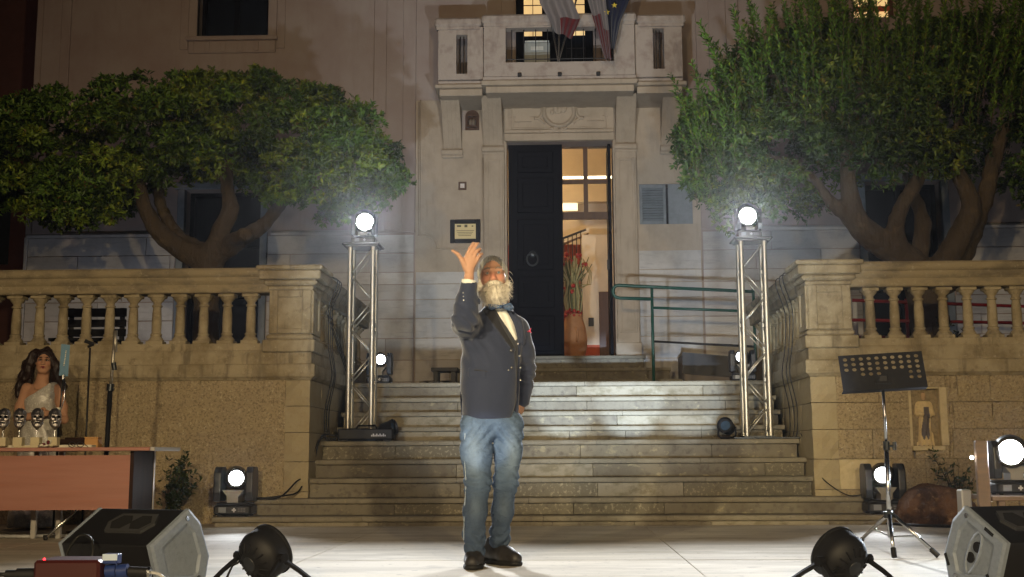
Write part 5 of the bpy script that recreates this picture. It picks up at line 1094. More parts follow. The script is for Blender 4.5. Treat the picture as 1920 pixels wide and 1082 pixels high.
# cables
def cable(label, pts, r=.007, m='cable', n=6, group='cables on the stairs and walls'):
    P = [Vector(p) for p in pts]; out = []
    for i in range(len(P)-1):
        p0, p1, p2, p3 = P[max(i-1, 0)], P[i], P[i+1], P[min(i+2, len(P)-1)]
        for k in range(5): t = k/5; out.append(.5*((2*p1)+(p2-p0)*t+(2*p0-5*p1+4*p2-p3)*t*t+(3*p1-p0-3*p2+p3)*t**3))
    out.append(P[-1]); b = MB(); b.tube(out, r, n); return tag(b.build('cable', M[m], smooth=True, loc=P[0]), label, 'cable', group)
xf = -2.43
for i, (y0, w) in enumerate(((14.05, .0), (13.92, .05), (13.80, .02))):
    cable(['black cable hanging down the left flank wall nearest the truss', 'black cable hanging down the left flank wall between two others', 'black cable hanging down the left flank wall nearest the pedestal'][i], [(xf+.1, y0+.9, 1.5), (xf-.15, y0+.35, ZT+.01), (xf+.09, y0+.05, ZT+.008), (xf+.105, y0, ZT-.1), (xf+.03, y0+.03*math.sin(i), 2.2), (xf+.04, y0-.04, 1.95), (xf+.03, y0+.02, ZB+.02), (xf+.075, y0-.05+w, ZP-.005), (xf+.075, y0-.06+w, ZC+.04), (xf+.02, y0-.06, 1.1), (xf+.03, y0-.05, .82), (xf+.10, y0-.2, ZL+.009)], .005)
for i, y0 in enumerate((13.75, 13.95, 14.2)):
    cable(['black cable hanging down the right flank wall nearest the pedestal', 'black cable hanging down the right flank wall between two others', 'black cable hanging down the right flank wall nearest the truss'][i], [(-xf+.1, y0+.3, ZT+.012), (-xf-.09, y0+.02, ZT+.008), (-xf-.105, y0, ZT-.1), (-xf-.03, y0-.02, 2.1), (-xf-.035, y0+.03, ZB+.02), (-xf-.075, y0, ZP-.005), (-xf-.075, y0, ZC+.04), (-xf-.015, y0+.02, 1.1), (-xf-.03, y0+.01, .83), (-xf-.10, y0-.05, ZL+.009)], .005)
cable('black cable looping over the left ends of the steps from the dimmer box', [at(640, 820, 13.66), at(608, 815, 13.62), at(597, 832, 13.36), (-2.44, 13.36, .62), (-2.47, 13.07, .50), (-2.46, 13.05, .44), (-2.52, 12.95, .30), (-2.62, 12.78, .27), (-2.8, 12.72, .252), (-2.95, 12.75, .25)], .009)
cable('black cable looping down the left step ends beside the rough wall', [at(630, 822, 13.64), at(603, 822, 13.60), (-2.43, 13.33, .72), (-2.47, 13.1, .46), (-2.53, 12.93, .40), (-2.66, 12.74, .253), (-2.9, 12.70, .25), (-3.1, 12.6, .15), (-3.2, 12.45, .10)], .008)
cable('thin black cable running down the right step ends to the lit moving head', [at(1500, 812, 13.66), (2.45, 13.35, .70), (2.47, 13.06, .46), (2.55, 12.9, .34), (2.68, 12.74, .252), (2.84, 12.7, .25), (2.95, 12.72, .12), (3.0, 12.66, .10)], .005)
cable('black cable lying on the floor between the boulder and the stand', [(2.95, 12.45, .01), (3.1, 12.1, .012), (3.3, 11.9, .012), (3.5, 11.6, .012), (3.6, 11.0, .012), (3.5, 10.2, .012), (3.3, 9.4, .012)], .014, group='cables on the stage floor')
cable('pale cable lying on the floor under the desk', [(-4.6, 10.9, .012), (-4.3, 10.8, .014), (-4.1, 10.95, .012), (-3.9, 10.85, .012), (-3.7, 11.1, .012)], .014, 'grey_cable', group='cables on the stage floor')
# red power distributor at the lower left
t = thing('power_box', 'dark red power distributor with blue plugs in front of the left monitor', 'power box', (at(130, 1070, 5.95).x, 5.95, 0)); xa, xb_ = at(70, 1070, 5.9).x, at(193, 1070, 5.9).x; zt = at(130, 1049, 5.9).z
rb = mat('dark_red_case', (.05, .008, .008), .5); b = MB(); b.box((xa, 5.85, .008), (xb_, 6.1, zt), c=.012); b.build('case', rb, t)
b = MB(); b.sphere((at(88, 1048, 5.9).x, 5.87, zt+.003), .006, 8, 6); b.build('pilot_lamp', mat('pilot_red', (1, 0, 0), .3, emit=(1, .02, .03), emit_s=6), t, smooth=True)
bluem = mat('plug_blue', (.02, .04, .16), .4); b = MB(); y = 5.93
for x in (xb_+.005, xb_+.055): b.cyl((x, y, zt*.72), (x+.045, y, zt*.72+.004), .03, n=14)
b.box((xb_+.0, y-.04, zt*.9), (xb_+.065, y+.02, zt*1.12), c=.004); b.build('plug', bluem, t, auto=40); b = MB(); b.box((xb_+.0, y-.045, zt*.98), (xb_+.065, y-.041, zt*1.12)); b.build('plug_label', mat('label_pale', (.5, .6, .75), .5), t)
b = MB(); b.cyl((xb_+.105, y, zt*.72), (xb_+.19, y, zt*.70), .022, n=12); b.build('connector', M['black_plastic'], t, auto=40); b = MB(); b.lathe([(.017, 0), (.024, .0), (.024, .012), (.017, .012)], (xb_+.19, y, zt*.70), 14, axis=(1, 0, -.02)); b.build('connector_ring', M['chrome'], t)
b = MB(); b.cyl((xa-.002, y, zt*.66), (xa-.10, y, zt*.66), .028, n=12); b.cyl((xa-.10, y, zt*.66), (xa-.15, y, zt*.66), .02, n=10); b.build('connector', M['black_plastic'], t, auto=40)
cable('black mains cable leaving the red power box to the left', [(xa-.15, y, zt*.66), (xa-.3, y+.02, zt*.6), (xa-.6, y, .03), (xa-.9, y-.1, .012)], .010, group='cables on the stage floor'); cable('grey signal cable running right from the blue plugs', [(xb_+.20, y, zt*.70), (xb_+.26, y-.01, zt*.6), (xb_+.34, y-.06, .02), (xb_+.5, y-.2, .01)], .007, 'grey_cable', group='cables on the stage floor')
cable('thin black cable curving over the back of the left monitor', [(-2.35, 6.45, .03), (-2.36, 6.44, .16), (-2.33, 6.50, .255), (-2.26, 6.48, .255), (-2.23, 6.44, .19), (-2.25, 6.41, .08), (-2.3, 6.35, .01)], .006, group='cables on the stage floor')
# ================================================================ desk and the things on and round it
M['desk_red'] = mat('desk_red', (.40, .195, .15), .36, layers=[('noise', (1.2, 9, 16), (.33, .145, .105), .42, .70, .7, 6), ('noise', (3, 30, 60), (.48, .18, .11), .55, .75, .4)], coat=.3)
M['desk_dark'] = mat('desk_dark', (.022, .011, .008), .7, spec=.15, layers=[('noise', (9, 9, 2), (.04, .018, .011), .45, .7, .7)])
M['desk_edge'] = mat('desk_edge', (.45, .43, .40), .4); M['cream'] = mat('cream', (.62, .54, .34), .7, layers=[('noise', 20, (.52, .44, .27), .5, .75, .5)])
M['paper'] = mat('paper', (.70, .66, .52), .8); M['silver'] = mat('silver', (.58, .55, .53), .42, 1.0, coord='object', attr='Col', bump=[('noise', 60, .006, .8)])
yD = 10.15; xr = at(290, 838, yD).x; zt = .712; ep = at(243, 900, yD+.1)
t = thing('office_desk', 'reddish wooden office desk standing before the ochre wall', 'desk', (-4.1, 10.5, 0))
b = MB(); b.box((-4.95, yD, zt-.028), (xr-.035, yD+.70, zt), c=.004); b.build('desktop', M['desk_red'], t)
b = MB(); b.box((xr-.034, yD-.001, zt-.029), (xr, yD+.701, zt+.001), c=.004); b.build('edge_and_glint', M['desk_edge'], t); b = MB(); b.box((-4.95, yD-.006, zt-.026), (xr-.036, yD-.0005, zt-.004)); b.build('edge_and_glint', M['desk_red'], t)  # pale right end paints the white glint on the desktop's edge
b = MB(); b.box((-4.9, yD+.10, .24), (ep.x, yD+.122, zt-.06)); b.build('modesty_panel', M['desk_red'], t)
b = MB(); b.box((ep.x+.001, yD+.09, .02), (ep.x+.03, yD+.60, zt-.029), c=.003); b.build('side_panel', M['desk_dark'], t); b = MB(); b.box((ep.x+.0, yD+.601, .0), (ep.x+.034, yD+.63, zt-.03)); b.build('side_trim', M['desk_edge'], t)
b = MB(); b.box((-4.9, yD+.09, .0), (-4.87, yD+.62, zt-.029)); b.build('side_panel', M['desk_dark'], t)
for px in (56, 103): x = at(px, 1000, 10.7).x; b = MB(); b.box((x, 10.70, 0), (x+.04, 10.74, zt-.029), c=.004); b.build('leg', M['desk_edge'], t)
b = MB(); b.box((-4.6, yD+.3, zt+.0005), (at(168, 830, 10.4).x, yD+.42, zt+.022), c=.002); tag(b.build('paper_stack', M['paper'], loc=(-4.2, 10.5, zt)), 'flat pale papers lying along the desk behind the masks', 'papers')
b = MB(); x = at(30, 828, 10.3).x; b.box((x, 10.26, zt+.0005), (x+.26, 10.36, zt+.014), rot=(0, 0, .06), c=.002); tag(b.build('booklet', M['cream'], loc=(x, 10.3, zt)), 'cream booklet lying in front of the second mask', 'booklet')
x0, x1 = at(113, 815, 10.72).x, at(162, 815, 10.72).x; t = thing('dark_case', 'open dark wooden case on the desk behind the glasses', 'case', ((x0+x1)/2, 10.72, zt)); b = MB(); b.box((x0, 10.70, zt+.0005), (x1, 10.80, zt+.07), c=.004); b.build('case_body', M['desk_dark'], t); b = MB(); b.box((x0+.01, 10.80, zt+.071), (x1-.01, 10.812, zt+.085)); b.build('case_lid', M['desk_dark'], t)
x0, x1 = at(163, 815, 10.6).x, at(188, 815, 10.6).x; t = thing('orange_box', 'small orange wooden box beside the pole stand', 'box', (x0, 10.6, zt)); b = MB(); b.box((x0, 10.55, zt+.0005), (x1, 10.65, zt+.075), c=.004); b.build('box_body', mat('orange_wood', (.50, .27, .09), .5), t); b = MB(); b.box((x0-.002, 10.548, zt+.0755), (x1+.002, 10.652, zt+.084), c=.002); b.build('lid', mat('orange_lid', (.56, .32, .12), .5), t)
p = at(143, 829, 10.25); t = thing('eyeglasses', 'pair of dark eyeglasses lying on the desk edge', 'glasses', (p.x, 10.25, zt))
for s in (-1, 1): b = MB(); b.tube([(p.x+s*.032+.026*math.cos(a*.524), 10.25, zt+.022+.019*math.sin(a*.524)) for a in range(12)], .0035, 5, closed=True); b.build('rim', M['iron'], t); b = MB(); b.cyl((p.x+s*.057, 10.25, zt+.028), (p.x+s*.05, 10.37, zt+.008), .003, n=5); b.build('temple', M['iron'], t)
b = MB(); b.cyl((p.x-.007, 10.25, zt+.026), (p.x+.007, 10.25, zt+.026), .003, n=5); b.build('bridge', M['iron'], t)
p = at(86, 824, 10.2); t = thing('red_ribbon', 'small crumpled red and white ribbon on the desk by the third mask', 'ribbon', (p.x, 10.2, zt)); b = MB(); b.tube([(p.x-.05, 10.2, zt+.010), (p.x-.02, 10.18, zt+.02), (p.x+.0, 10.21, zt+.014), (p.x+.03, 10.19, zt+.03), (p.x+.04, 10.2, zt+.055)], [.012, .01, .012, .011, .006], 6); b.build('band', M['paper'], t, smooth=True); b = MB(); b.sphere((p.x+.025, 10.185, zt+.038), .014, 8, 6, 1, .7, 1.3); b.sphere((p.x-.01, 10.185, zt+.026), .012, 8, 6, 1.3, .7, .8); b.build('red_bow', M['flag_red'], t, smooth=True)

# ---- head volume shared by the people, the statue and the award masks
def head_volume(f, c, s, Rm, k=1.0, beard_chin=False, neck=True, nose=1.0, ears=True, eyes_deep=1.0):
    c = np.array(c); Rn = np.array(Rm); eu = Matrix(Rn.tolist()).to_euler()
    def T(p): return tuple(c+Rn@(np.array(p)*s))
    def E(p, r, kk=.02, op='add'): f.ell(T(p), tuple(q*s for q in r), kk*s, op, eu)
    def C(a, b, ra, rb=None, kk=.02, op='add'): f.cap(T(a), T(b), ra*s, (ra if rb is None else rb)*s, kk*s, op)
    E((0, .012, .030), (.077, .096, .090), .02); E((0, -.026, -.035), (.062, .064, .084), .04); E((0, -.052, -.098), (.034, .034, .026), .035)
    for x in (-1, 1):
        E((x*.040, -.062, -.022), (.024, .022, .020), .03); C((x*.050, -.02, -.06), (x*.025, -.05, -.1), .018, .016, .03)
        C((x*.014, -.087, .027), (x*.050, -.072, .028), .010, .008, .016)
        E((x*.032, -.100, .007), (.018, .016*eyes_deep, .0115), .012, 'sub'); C((x*.019, -.084, .016), (x*.046, -.076, .015), .0042, .0035, .006); C((x*.019, -.083, -.002), (x*.045, -.076, -.001), .0036, .003, .006)
        E((x*.012, -.101, -.034), (.0095, .011, .0085), .010)
        if ears: E((x*.079, .014, -.004), (.010, .020, .031), .010); E((x*.088, .008, -.002), (.006, .011, .018), .006, 'sub')
    C((0, -.082, .020), (0, -.108*nose, -.026), .008, .0135, .016)
    C((-.020, -.088, -.063), (.020, -.088, -.063), .0055, kk=.008); C((0, -.0925, -.0625), (0, -.0925, -.0625), .0062, kk=.01); C((-.017, -.087, -.073), (.017, -.087, -.073), .007, kk=.008); C((-.024, -.0975, -.0675), (.024, -.0975, -.0675), .0022, kk=.003, op='sub')
    if neck: C((0, .025, -.075), (0, .048, -.20), .056, .062, .04)
    return T
def award(i, px, label, yaw):
    p = at(px, 828, 10.42); t = thing('mask_trophy', label, 'trophy', (p.x, 10.42, zt), 'silver mask trophies on the desk'); zh = at(px, 783, 10.42).z
    b = MB(); b.box((p.x-.036, 10.385, zt+.011), (p.x+.036, 10.455, zt+.082), c=.003); b.build('plinth', M['cream'], t); b = MB(); b.cyl((p.x, 10.42, zt+.083), (p.x, 10.42, zh-.05), .0045, n=8); b.build('stem', M['chrome'], t)
    if AWARD: me = AWARD[0]
    else:
        f = Field.box((-.07, -.09, -.10), (.07, .09, .10), .0032); T = head_volume(f, (0, 0, 0), .62, Matrix.Identity(3), neck=False, ears=False, eyes_deep=1.9, nose=1.12)
        f.cap((0, -.02, -.06), (0, -.005, -.085), .026, .014, .02); w1 = wob(70, .8); f.noise(lambda X, Y, Z: .0028*w1(X, Y, Z)); me = f.mesh('mask', 1)
        def mp(co):
            q = co/.62; c = np.tile(np.array([[.50, .47, .45]]), (len(co), 1)); d = ((np.abs(q[:, 0])-.032)/.021)**2+((q[:, 2]-.006)/.015)**2 < 1; mo = (np.abs(q[:, 0])/.030)**2+((q[:, 2]+.069)/.010)**2 < 1; st_ = np.sin(q[:, 0]*260+q[:, 2]*90)*np.sin(q[:, 2]*190) > .62; no = (np.abs(q[:, 0])/.014)**2+((q[:, 2]+.036)/.007)**2 < 1
            m = (q[:, 1] < -.03) & (d | mo | no); c[m] = (.02, .018, .017); c[st_ & ~m] = (.14, .13, .12); return c  # sockets, nostrils, mouth: shade of the hollows painted near black
        paint(me, mp); me.materials.append(M['silver']); me.polygons.foreach_set('use_smooth', np.ones(len(me.polygons), dtype=bool)); AWARD.append(me)
    o = bpy.data.objects.new('mask', me); col.objects.link(o); o.parent = t; o.location = Vector((p.x, 10.42, zh))-ORG[t]; o.rotation_euler = (0, 0, yaw)
AWARD = []
for i, (px, lb) in enumerate(((5, 'silver mask trophy cut by the left edge of the photo'), (35, 'silver mask trophy in front of the woman\'s bare arm'), (68, 'silver mask trophy in front of the clasped hands'), (101, 'silver mask trophy beside the blue folder stand'))): award(i, px, lb, .25+.08*i)
# ---- stands behind the desk
t = thing('folder_stand', 'slim stand holding a narrow blue folder beside the woman', 'stand', (at(110, 830, 11.0).x, 11.0, 0)); yy = 11.0; b = MB()
b = MB(); b.add([at(x, y, yy+d) for d in (0, .03) for x, y in ((115, 645), (131.5, 647), (127.5, 706), (110.5, 704))], [(0, 3, 2, 1), (4, 5, 6, 7), (0, 1, 5, 4), (1, 2, 6, 5), (2, 3, 7, 6), (3, 0, 4, 7)]); fo = b.build('folder', mat('folder_blue', (.13, .25, .36), .5), t)
b = MB()
for i in range(9): c0 = at(124.3-.55*i, 658+3.4*i, yy-.003); b.box((c0.x-.005, c0.y-.001, c0.z-.005), (c0.x+.004, c0.y+.001, c0.z+.004+.003*(i % 2)))
b.build('white_lettering', M['paper'], fo)
b = MB(); b.cyl(at(119, 704, yy+.01), at(110, 790, yy+.01), .0075, n=8); b.cyl(at(110, 790, yy+.01), (at(110, 790, yy).x, yy, .02), .010, n=8); b.build('pole', M['dark_steel'], t, smooth=True); b = MB(); b.tube([at(122, 706, yy), at(121, 745, yy), at(114, 770, yy), at(109, 775, yy)], .005, 6); b.build('arm', M['chrome'], t, smooth=True)
b = MB(); b.cyl(at(119, 712, yy-.005), at(119, 703, yy-.005), .016, n=10); b.build('clamp', M['chrome'], t); b = MB(); b.cyl(at(109, 772, yy-.01), at(109, 764, yy-.01), .02, n=10); b.build('collar', M['paper'], t); b = MB(); b.cyl((at(110, 790, yy).x, yy, 0), (at(110, 790, yy).x, yy, .02), .13, n=20); b.build('foot', M['iron'], t)
t = thing('pole_stand', 'tall black pole stand with a grey upper tube behind the desk', 'stand', (at(203, 830, 10.95).x, 10.95, 0)); yy = 10.95; x0 = at(199, 828, yy)
b = MB(); b.cyl(at(207, 735, yy), at(216, 621, yy), .013, n=10); b.cyl(at(216, 660, yy), at(216.5, 620, yy), .0165, n=10); b.build('upper_tube', M['aluminium'], t, smooth=True); b = MB(); b.cyl((x0.x, yy, .12), at(207, 722, yy), .02, n=10); b.build('lower_tube', M['black_paint'], t, smooth=True)
b = MB(); b.cyl(at(206.2, 733, yy), at(207.5, 720, yy), .03, n=12); b.cyl(at(207, 727, yy), at(214, 730, yy-.01), .009, n=8); b.cyl(at(214.5, 694, yy), at(213, 680, yy), .02, n=10); b.build('collar', M['dark_steel'], t, auto=40)
for px, py in ((48, 1015), (160, 1012), (215, 1000)):
    d = floor_pt(px, py) if 'floor_pt' in globals() else Vector((0, 0, 0)); d = Vector((x0.x+(d.x-x0.x)*.75, yy+(d.y-yy)*.75, .012)); b = MB(); b.cyl((x0.x, yy, .42), d, .011, n=8); lg = b.build('leg', M['chrome'], t, smooth=True); b = MB(); b.sphere(d, .018, 8, 6); b.build('rubber_foot', M['cable'], lg)
t = thing('microphone_stand', 'thin black microphone stand rising against the wall behind the desk', 'microphone stand', (at(163, 830, 11.6).x, 11.6, 0)); yy = 11.6; b = MB(); b.cyl((at(162, 810, yy).x, yy, .0), at(169, 652, yy), .009, n=8); b.build('pole', M['iron'], t, smooth=True); b = MB(); b.lathe([(.13, 0), (.13, .012), (.03, .025), (.0, .03)], (at(162, 810, yy).x, yy, 0), 20); b.build('foot', M['iron'], t)
b = MB(); p = at(169, 650, yy); b.cyl(p-Vector((.02, 0, 0)), p+Vector((.03, 0, .02)), .012, n=8); b.cyl(p+Vector((.03, 0, .02)), p+Vector((-.04, -.03, .05)), .016, n=8); b.build('clip', M['black_plastic'], t)
# ---- black bench behind the left balusters
yy = 14.6; t = thing('slatted_bench', 'black slatted bench on the terrace behind the left balusters', 'bench', (at(180, 640, yy).x, yy, 1.446)); a, d = at(122, 600, yy).x, at(236, 600, yy).x
for y0, y1 in ((594, 578), (613, 599), (631, 617)): b = MB(); b.box((a, yy, at(180, y0, yy).z), (d, yy+.03, at(180, y1, yy).z), c=.006); b.build('back_slat', M['black_paint'], t)
for i in range(4): b = MB(); z = at(180, 640, yy).z; b.box((a, yy-.14-.11*i, z-.03), (d, yy-.05-.11*i, z), c=.005); b.build('seat_slat', M['black_paint'], t)
for x in (a+.03, d-.08):
    b = MB(); b.box((x, yy+.031, 1.446), (x+.05, yy+.07, at(180, 577, yy).z), c=.004); b.build('leg', M['iron'], t); b = MB(); b.box((x, yy-.46, 1.446), (x+.05, yy-.42, at(180, 640, yy).z-.031), c=.004); b.build('leg', M['iron'], t); b = MB(); b.box((x, yy-.42, 1.47), (x+.05, yy+.03, 1.50)); b.build('rail', M['iron'], t)
# ---- low dark step stool on the landing left of the door
yy = 17.5; t = thing('low_bench', 'low dark bench on the upper landing left of the door', 'bench', (at(832, 712, yy).x, yy, 1.446)); a, d = at(808, 700, yy).x, at(858, 700, yy).x; zt_ = at(832, 689, yy).z
b = MB(); b.box((a, yy, zt_-.05), (d, yy+.4, zt_), c=.006); b.build('seat', M['iron'], t)
for x in (a+.03, d-.09):
    for y in (yy+.02, yy+.33): b = MB(); b.box((x, y, 1.445), (x+.06, y+.05, zt_-.051)); b.build('leg', M['iron'], t)
# ---- terracotta jar with its dried straw figure inside the door
yy = 21.6; p = at(1077, 668, yy); zb = 2.092; Hj = at(1077, 590, yy).z-zb; t = thing('terracotta_jar', 'large terracotta jar standing inside the open door', 'jar', (p.x, yy, zb))
M['terracotta'] = mat('terracotta', (.40, .20, .085), .75, layers=[('noise', 6, (.30, .14, .06), .42, .7, .8)], bump=[('noise', 14, .008, .6)])
b = MB(); r = at(1101, 630, yy).x-p.x; b.lathe([(r*.55, 0), (r*.75, Hj*.10), (r*.97, Hj*.32), (r, Hj*.48), (r*.9, Hj*.72), (r*.66, Hj*.93), (r*.62, Hj*.97), (r*.68, Hj), (r*.55, Hj*.99), (r*.5, Hj*.9), (0, Hj*.88)], (p.x, yy, zb), 28); b.build('body', M['terracotta'], t, auto=50)
b = MB(); b.tube([(p.x+.02, yy-r*.97, zb+Hj*.72), (p.x+.05, yy-r*1.12, zb+Hj*.6), (p.x+.04, yy-r*1.0, zb+Hj*.42)], .02, 8); b.build('handle', M['terracotta'], t, smooth=True)
t = thing('straw_figure', 'dried straw figure with red trims standing in the terracotta jar', 'ornament', (p.x, yy, zb+Hj)); z0 = zb+Hj*.9; z1 = at(1070, 492, yy).z; st = mat('straw', (.30, .24, .09), .8, layers=[('noise', 30, (.17, .15, .05), .45, .65, .8)])
rg = random.Random(9)
for mname, colr in (('straw', None), ('straw_dark', (.10, .10, .04)), ('straw_pale', (.46, .38, .18))):
    mm = st if colr is None else mat(mname, colr, .8); b = MB()
    for i in range(34):
        a = rg.uniform(0, 6.28); u = rg.uniform(.2, 1); x, y = math.cos(a)*u, math.sin(a)*u; k = rg.uniform(.75, 1.12)
        b.tube([(p.x+x*r*.50, yy+y*r*.5, z0), (p.x-.02+x*.17, yy+y*.17, z0+(z1-z0)*.40), (p.x-.02+x*.12+rg.uniform(-.03, .03), yy+y*.12, z0+(z1-z0)*.65), (p.x-.03+x*.30+rg.uniform(-.05, .05), yy+y*.25, z0+(z1-z0)*k)], .009, 4)
    b.build('straw_bundle', mm, t)
tr_ = mat('trim_red', (.34, .03, .02), .6); b = MB()
for zz, rr_, n in ((z0+Hj*.13, r*.60, 34), (z0+(z1-z0)*.52, .17, 12), (z1-.02, .22, 16), (z1+.10, .15, 8)):
    for i in range(n): a = rg.uniform(0, 6.28); q_ = rr_*rg.uniform(.75, 1.1); b.sphere((p.x-.02+q_*math.cos(a), yy+q_*math.sin(a), zz+rg.uniform(-.05, .05)), rg.uniform(.018, .04), 6, 5, 1, 1, rg.uniform(.6, 1.2))
b.build('red_trim', tr_, t, smooth=True)
b = MB()
for s in (0, 1, 2): b.tube([(p.x+.08, yy-.05, z0+(z1-z0)*(.5+.05*s)), (p.x+.22+.03*s, yy-.05, z0+(z1-z0)*.60), (p.x+.26+.02*s, yy-.05, z0+(z1-z0)*.80), (p.x+.16, yy-.05, z1-.05+.05*s)], .008, 5)
b.build('straw_loop', st, t, smooth=True)
# ---- the saint in the niche
c = at(1735, 836, 13.09); zs, ze = NZ0+.003, at(1733, 732, 13.09).z; H = ze-zs; x = c.x; y = 13.09; f = Field.box((x-.16, y-.1, zs-.01), (x+.16, y+.1, ze+.02), .0065)
f.loft([(zs, x, y, .085, .06), (zs+H*.04, x, y, .084, .062), (zs+H*.3, x, y, .070, .056), (zs+H*.55, x, y, .062, .052), (zs+H*.72, x, y, .070, .05), (zs+H*.80, x, y, .055, .042)], .02); f.cap((x-.062, y, zs+H*.76), (x-.072, y-.03, zs+H*.57), .024, .022, .02); f.cap((x-.072, y-.03, zs+H*.57), (x-.02, y-.06, zs+H*.56), .022, .015, .015)
f.cap((x+.062, y, zs+H*.76), (x+.072, y-.03, zs+H*.57), .024, .022, .02); f.cap((x+.072, y-.03, zs+H*.57), (x+.03, y-.06, zs+H*.52), .022, .015, .015); T = head_volume(f, (x, y-.008, zs+H*.905), .32, Matrix.Identity(3), ears=False)
f.noise(lambda X, Y, Z: .005*np.sin(X*150+1.5*np.sin(Z*18))*(Z < zs+H*.55)); me = f.mesh('statue', 1)
paint(me, lambda co: np.where(((np.abs(co[:, 0]-x-.006+.012*np.sin((co[:, 2]-zs)*14)) < .026+.014*np.clip((zs+H*.62-co[:, 2])/(H*.4), 0, 1)) & (co[:, 2] < zs+H*.70) & (co[:, 2] > zs+H*(.14+.04*np.sin(co[:, 0]*160))) & (co[:, 1] < y-.02))[:, None], np.array([[.10, .085, .085]]), np.where((co[:, 2] > zs+H*.955)[:, None], np.array([[.16, .10, .055]]), np.where((co[:, 2] > zs+H*.83)[:, None], np.array([[.48, .32, .18]]), np.array([[.62, .48, .25]])))))
tag(link_mesh('saint_statue', me, mat('statue_paint', (.5, .4, .2), .7, attr='Col', layers=[('noise', 38, (.28, .20, .10), .52, .70, .45, 6)], bump=[('noise', (60, 60, 12), .012, 1.0)]), None, True, loc=(x, y, zs)), 'small robed saint statue standing in the wall niche', 'statue')
# ================================================================ people
def skin_mat(name): return mat(name, (.5, .3, .2), .55, attr='Col', spec=.18, bump=[('noise', 160, .0012, .5)])
def eyes_for(T, s, parent, iris):
    for x in (-1, 1):
        c = Vector(T((x*.032, -.0765, .0065))); b = MB(); b.sphere(c, .0125*s, 14, 10); e = b.build('eye', M['eye_white'], parent, smooth=True)
        d = (Vector(T((x*.032, -.2, .0065)))-c).normalized(); b = MB(); b.lathe([(.0062*s, .0108*s), (.004*s, .0122*s), (0, .0128*s)], c, 12, axis=d); b.build('iris', iris, e, smooth=True)
M['eye_white'] = mat('eye_white', (.30, .26, .23), .35); M['iris_dark'] = mat('iris_dark', (.035, .025, .018), .2)
def fuzz(name, roots, dirs, length, width, m, parent, rng, curl=.3):
    """many thin tapered hair strands as one mesh part"""
    N = len(roots); d = dirs/np.linalg.norm(dirs, axis=1, keepdims=True); sd = np.cross(d, rng.normal(size=(N, 3))); sd /= np.linalg.norm(sd, axis=1, keepdims=True); L = length*rng.uniform(.5, 1.2, (N, 1)); bend = rng.normal(size=(N, 3))*curl
    p1 = roots+d*L*.5+bend*L*.25; p2 = roots+d*L+bend*L*.7; V = np.stack([roots-sd*width, roots+sd*width, p1+sd*width*.7, p1-sd*width*.7, p2], 1).reshape(-1, 3); i = np.arange(N)*5
    F_ = [tuple(r) for r in np.stack([i, i+1, i+2, i+3], 1)]+[tuple(r) for r in np.stack([i+3, i+2, i+4], 1)]
    me = bpy.data.meshes.new(name); me.from_pydata(V.tolist(), [], F_); me.update(); return link_mesh(name, me, m, parent)
def verts_np(o):
    n = len(o.data.vertices); a = np.empty(n*3); o.data.vertices.foreach_get('co', a); b = np.empty(n*3); o.data.vertices.foreach_get('normal', b); return a.reshape(-1, 3)+np.array(ORG[o]), b.reshape(-1, 3)
def poly_sub(f, poly, y0, y1, k=.006):
    """cut a prism whose outline is a polygon in the x-z plane, between depths y0 and y1"""
    P = np.array(poly, dtype=np.float32); n = len(P)
    def fn(X, Y, Z):
        d = np.full(np.broadcast(X, Z).shape, 1e9, dtype=np.float32); s = np.ones_like(d)
        for i in range(n):
            a, b = P[i], P[i-1]; e = b-a; wx, wz = X-a[0], Z-a[1]; t = np.clip((wx*e[0]+wz*e[1])/(e@e), 0, 1); d = np.minimum(d, (wx-e[0]*t)**2+(wz-e[1]*t)**2)
            c1 = Z >= a[1]; c2 = Z < b[1]; c3 = e[0]*wz > e[1]*wx; fl = (c1 & c2 & c3) | (~c1 & ~c2 & ~c3); s = np.where(fl, -s, s)
        d2 = s*np.sqrt(d); return np.maximum(d2, np.maximum(y0-Y, Y-y1))
    f.put(fn, (P[:, 0].min(), y0, P[:, 1].min()), (P[:, 0].max(), y1, P[:, 1].max()), k, 'sub')
# ---------------------------------------------------------------- the bearded man
YM = 7.9
def B(px, py, dy=0.0): return tuple(at(px, py, YM+dy))
man = thing('person', 'grey-bearded man in a dark jacket and jeans raising his hand', 'person', (B(918, 1060)[0], YM, 0))
hc = B(924, 519, -.03); hs = 1.03; hR = Matrix.Rotation(R(4), 3, 'Z') @ Matrix.Rotation(R(-4), 3, 'Y') @ Matrix.Rotation(R(-3), 3, 'X')
xs = np.arange(-.74, .02, .004); ys = np.arange(7.30, 8.32, .0045); zs_ = np.concatenate([np.arange(-.02, 1.28, .014), np.arange(1.28, 1.84, .0032)])
f = Field(xs, ys, zs_); T = head_volume(f, hc, hs, hR, neck=False, ears=False); f.cap(T((0, .03, -.075)), T((0, .055, -.19)), .050, .048, .04)
sh_r, el_r, wr_r = B(882, 610, -.02), B(872, 602, -.30), B(879, 522, -.38); sh_l, el_l, wr_l = B(970, 618, .06), B(986, 694, .15), B(979, 744, .16)
f.loft([(B(0, 800)[2], B(920, 0)[0], YM+.02, .10, .07), (B(0, 720)[2], B(922, 0)[0], YM+.03, .11, .07), (B(0, 650)[2], B(922, 0)[0], YM+.03, .13, .075), (B(0, 605)[2], B(926, 0)[0], YM+.04, .11, .05), (B(0, 585)[2], B(932, 0)[0], YM+.04, .07, .045)], .05)
f.chain([sh_r, el_r], [.055, .045], .05); f.chain([el_r, wr_r], [.045, .027], .03); f.chain([sh_l, el_l], [.045, .035], .04); f.chain([el_l, wr_l, B(973, 768, .17)], [.035, .026, .032], .03)
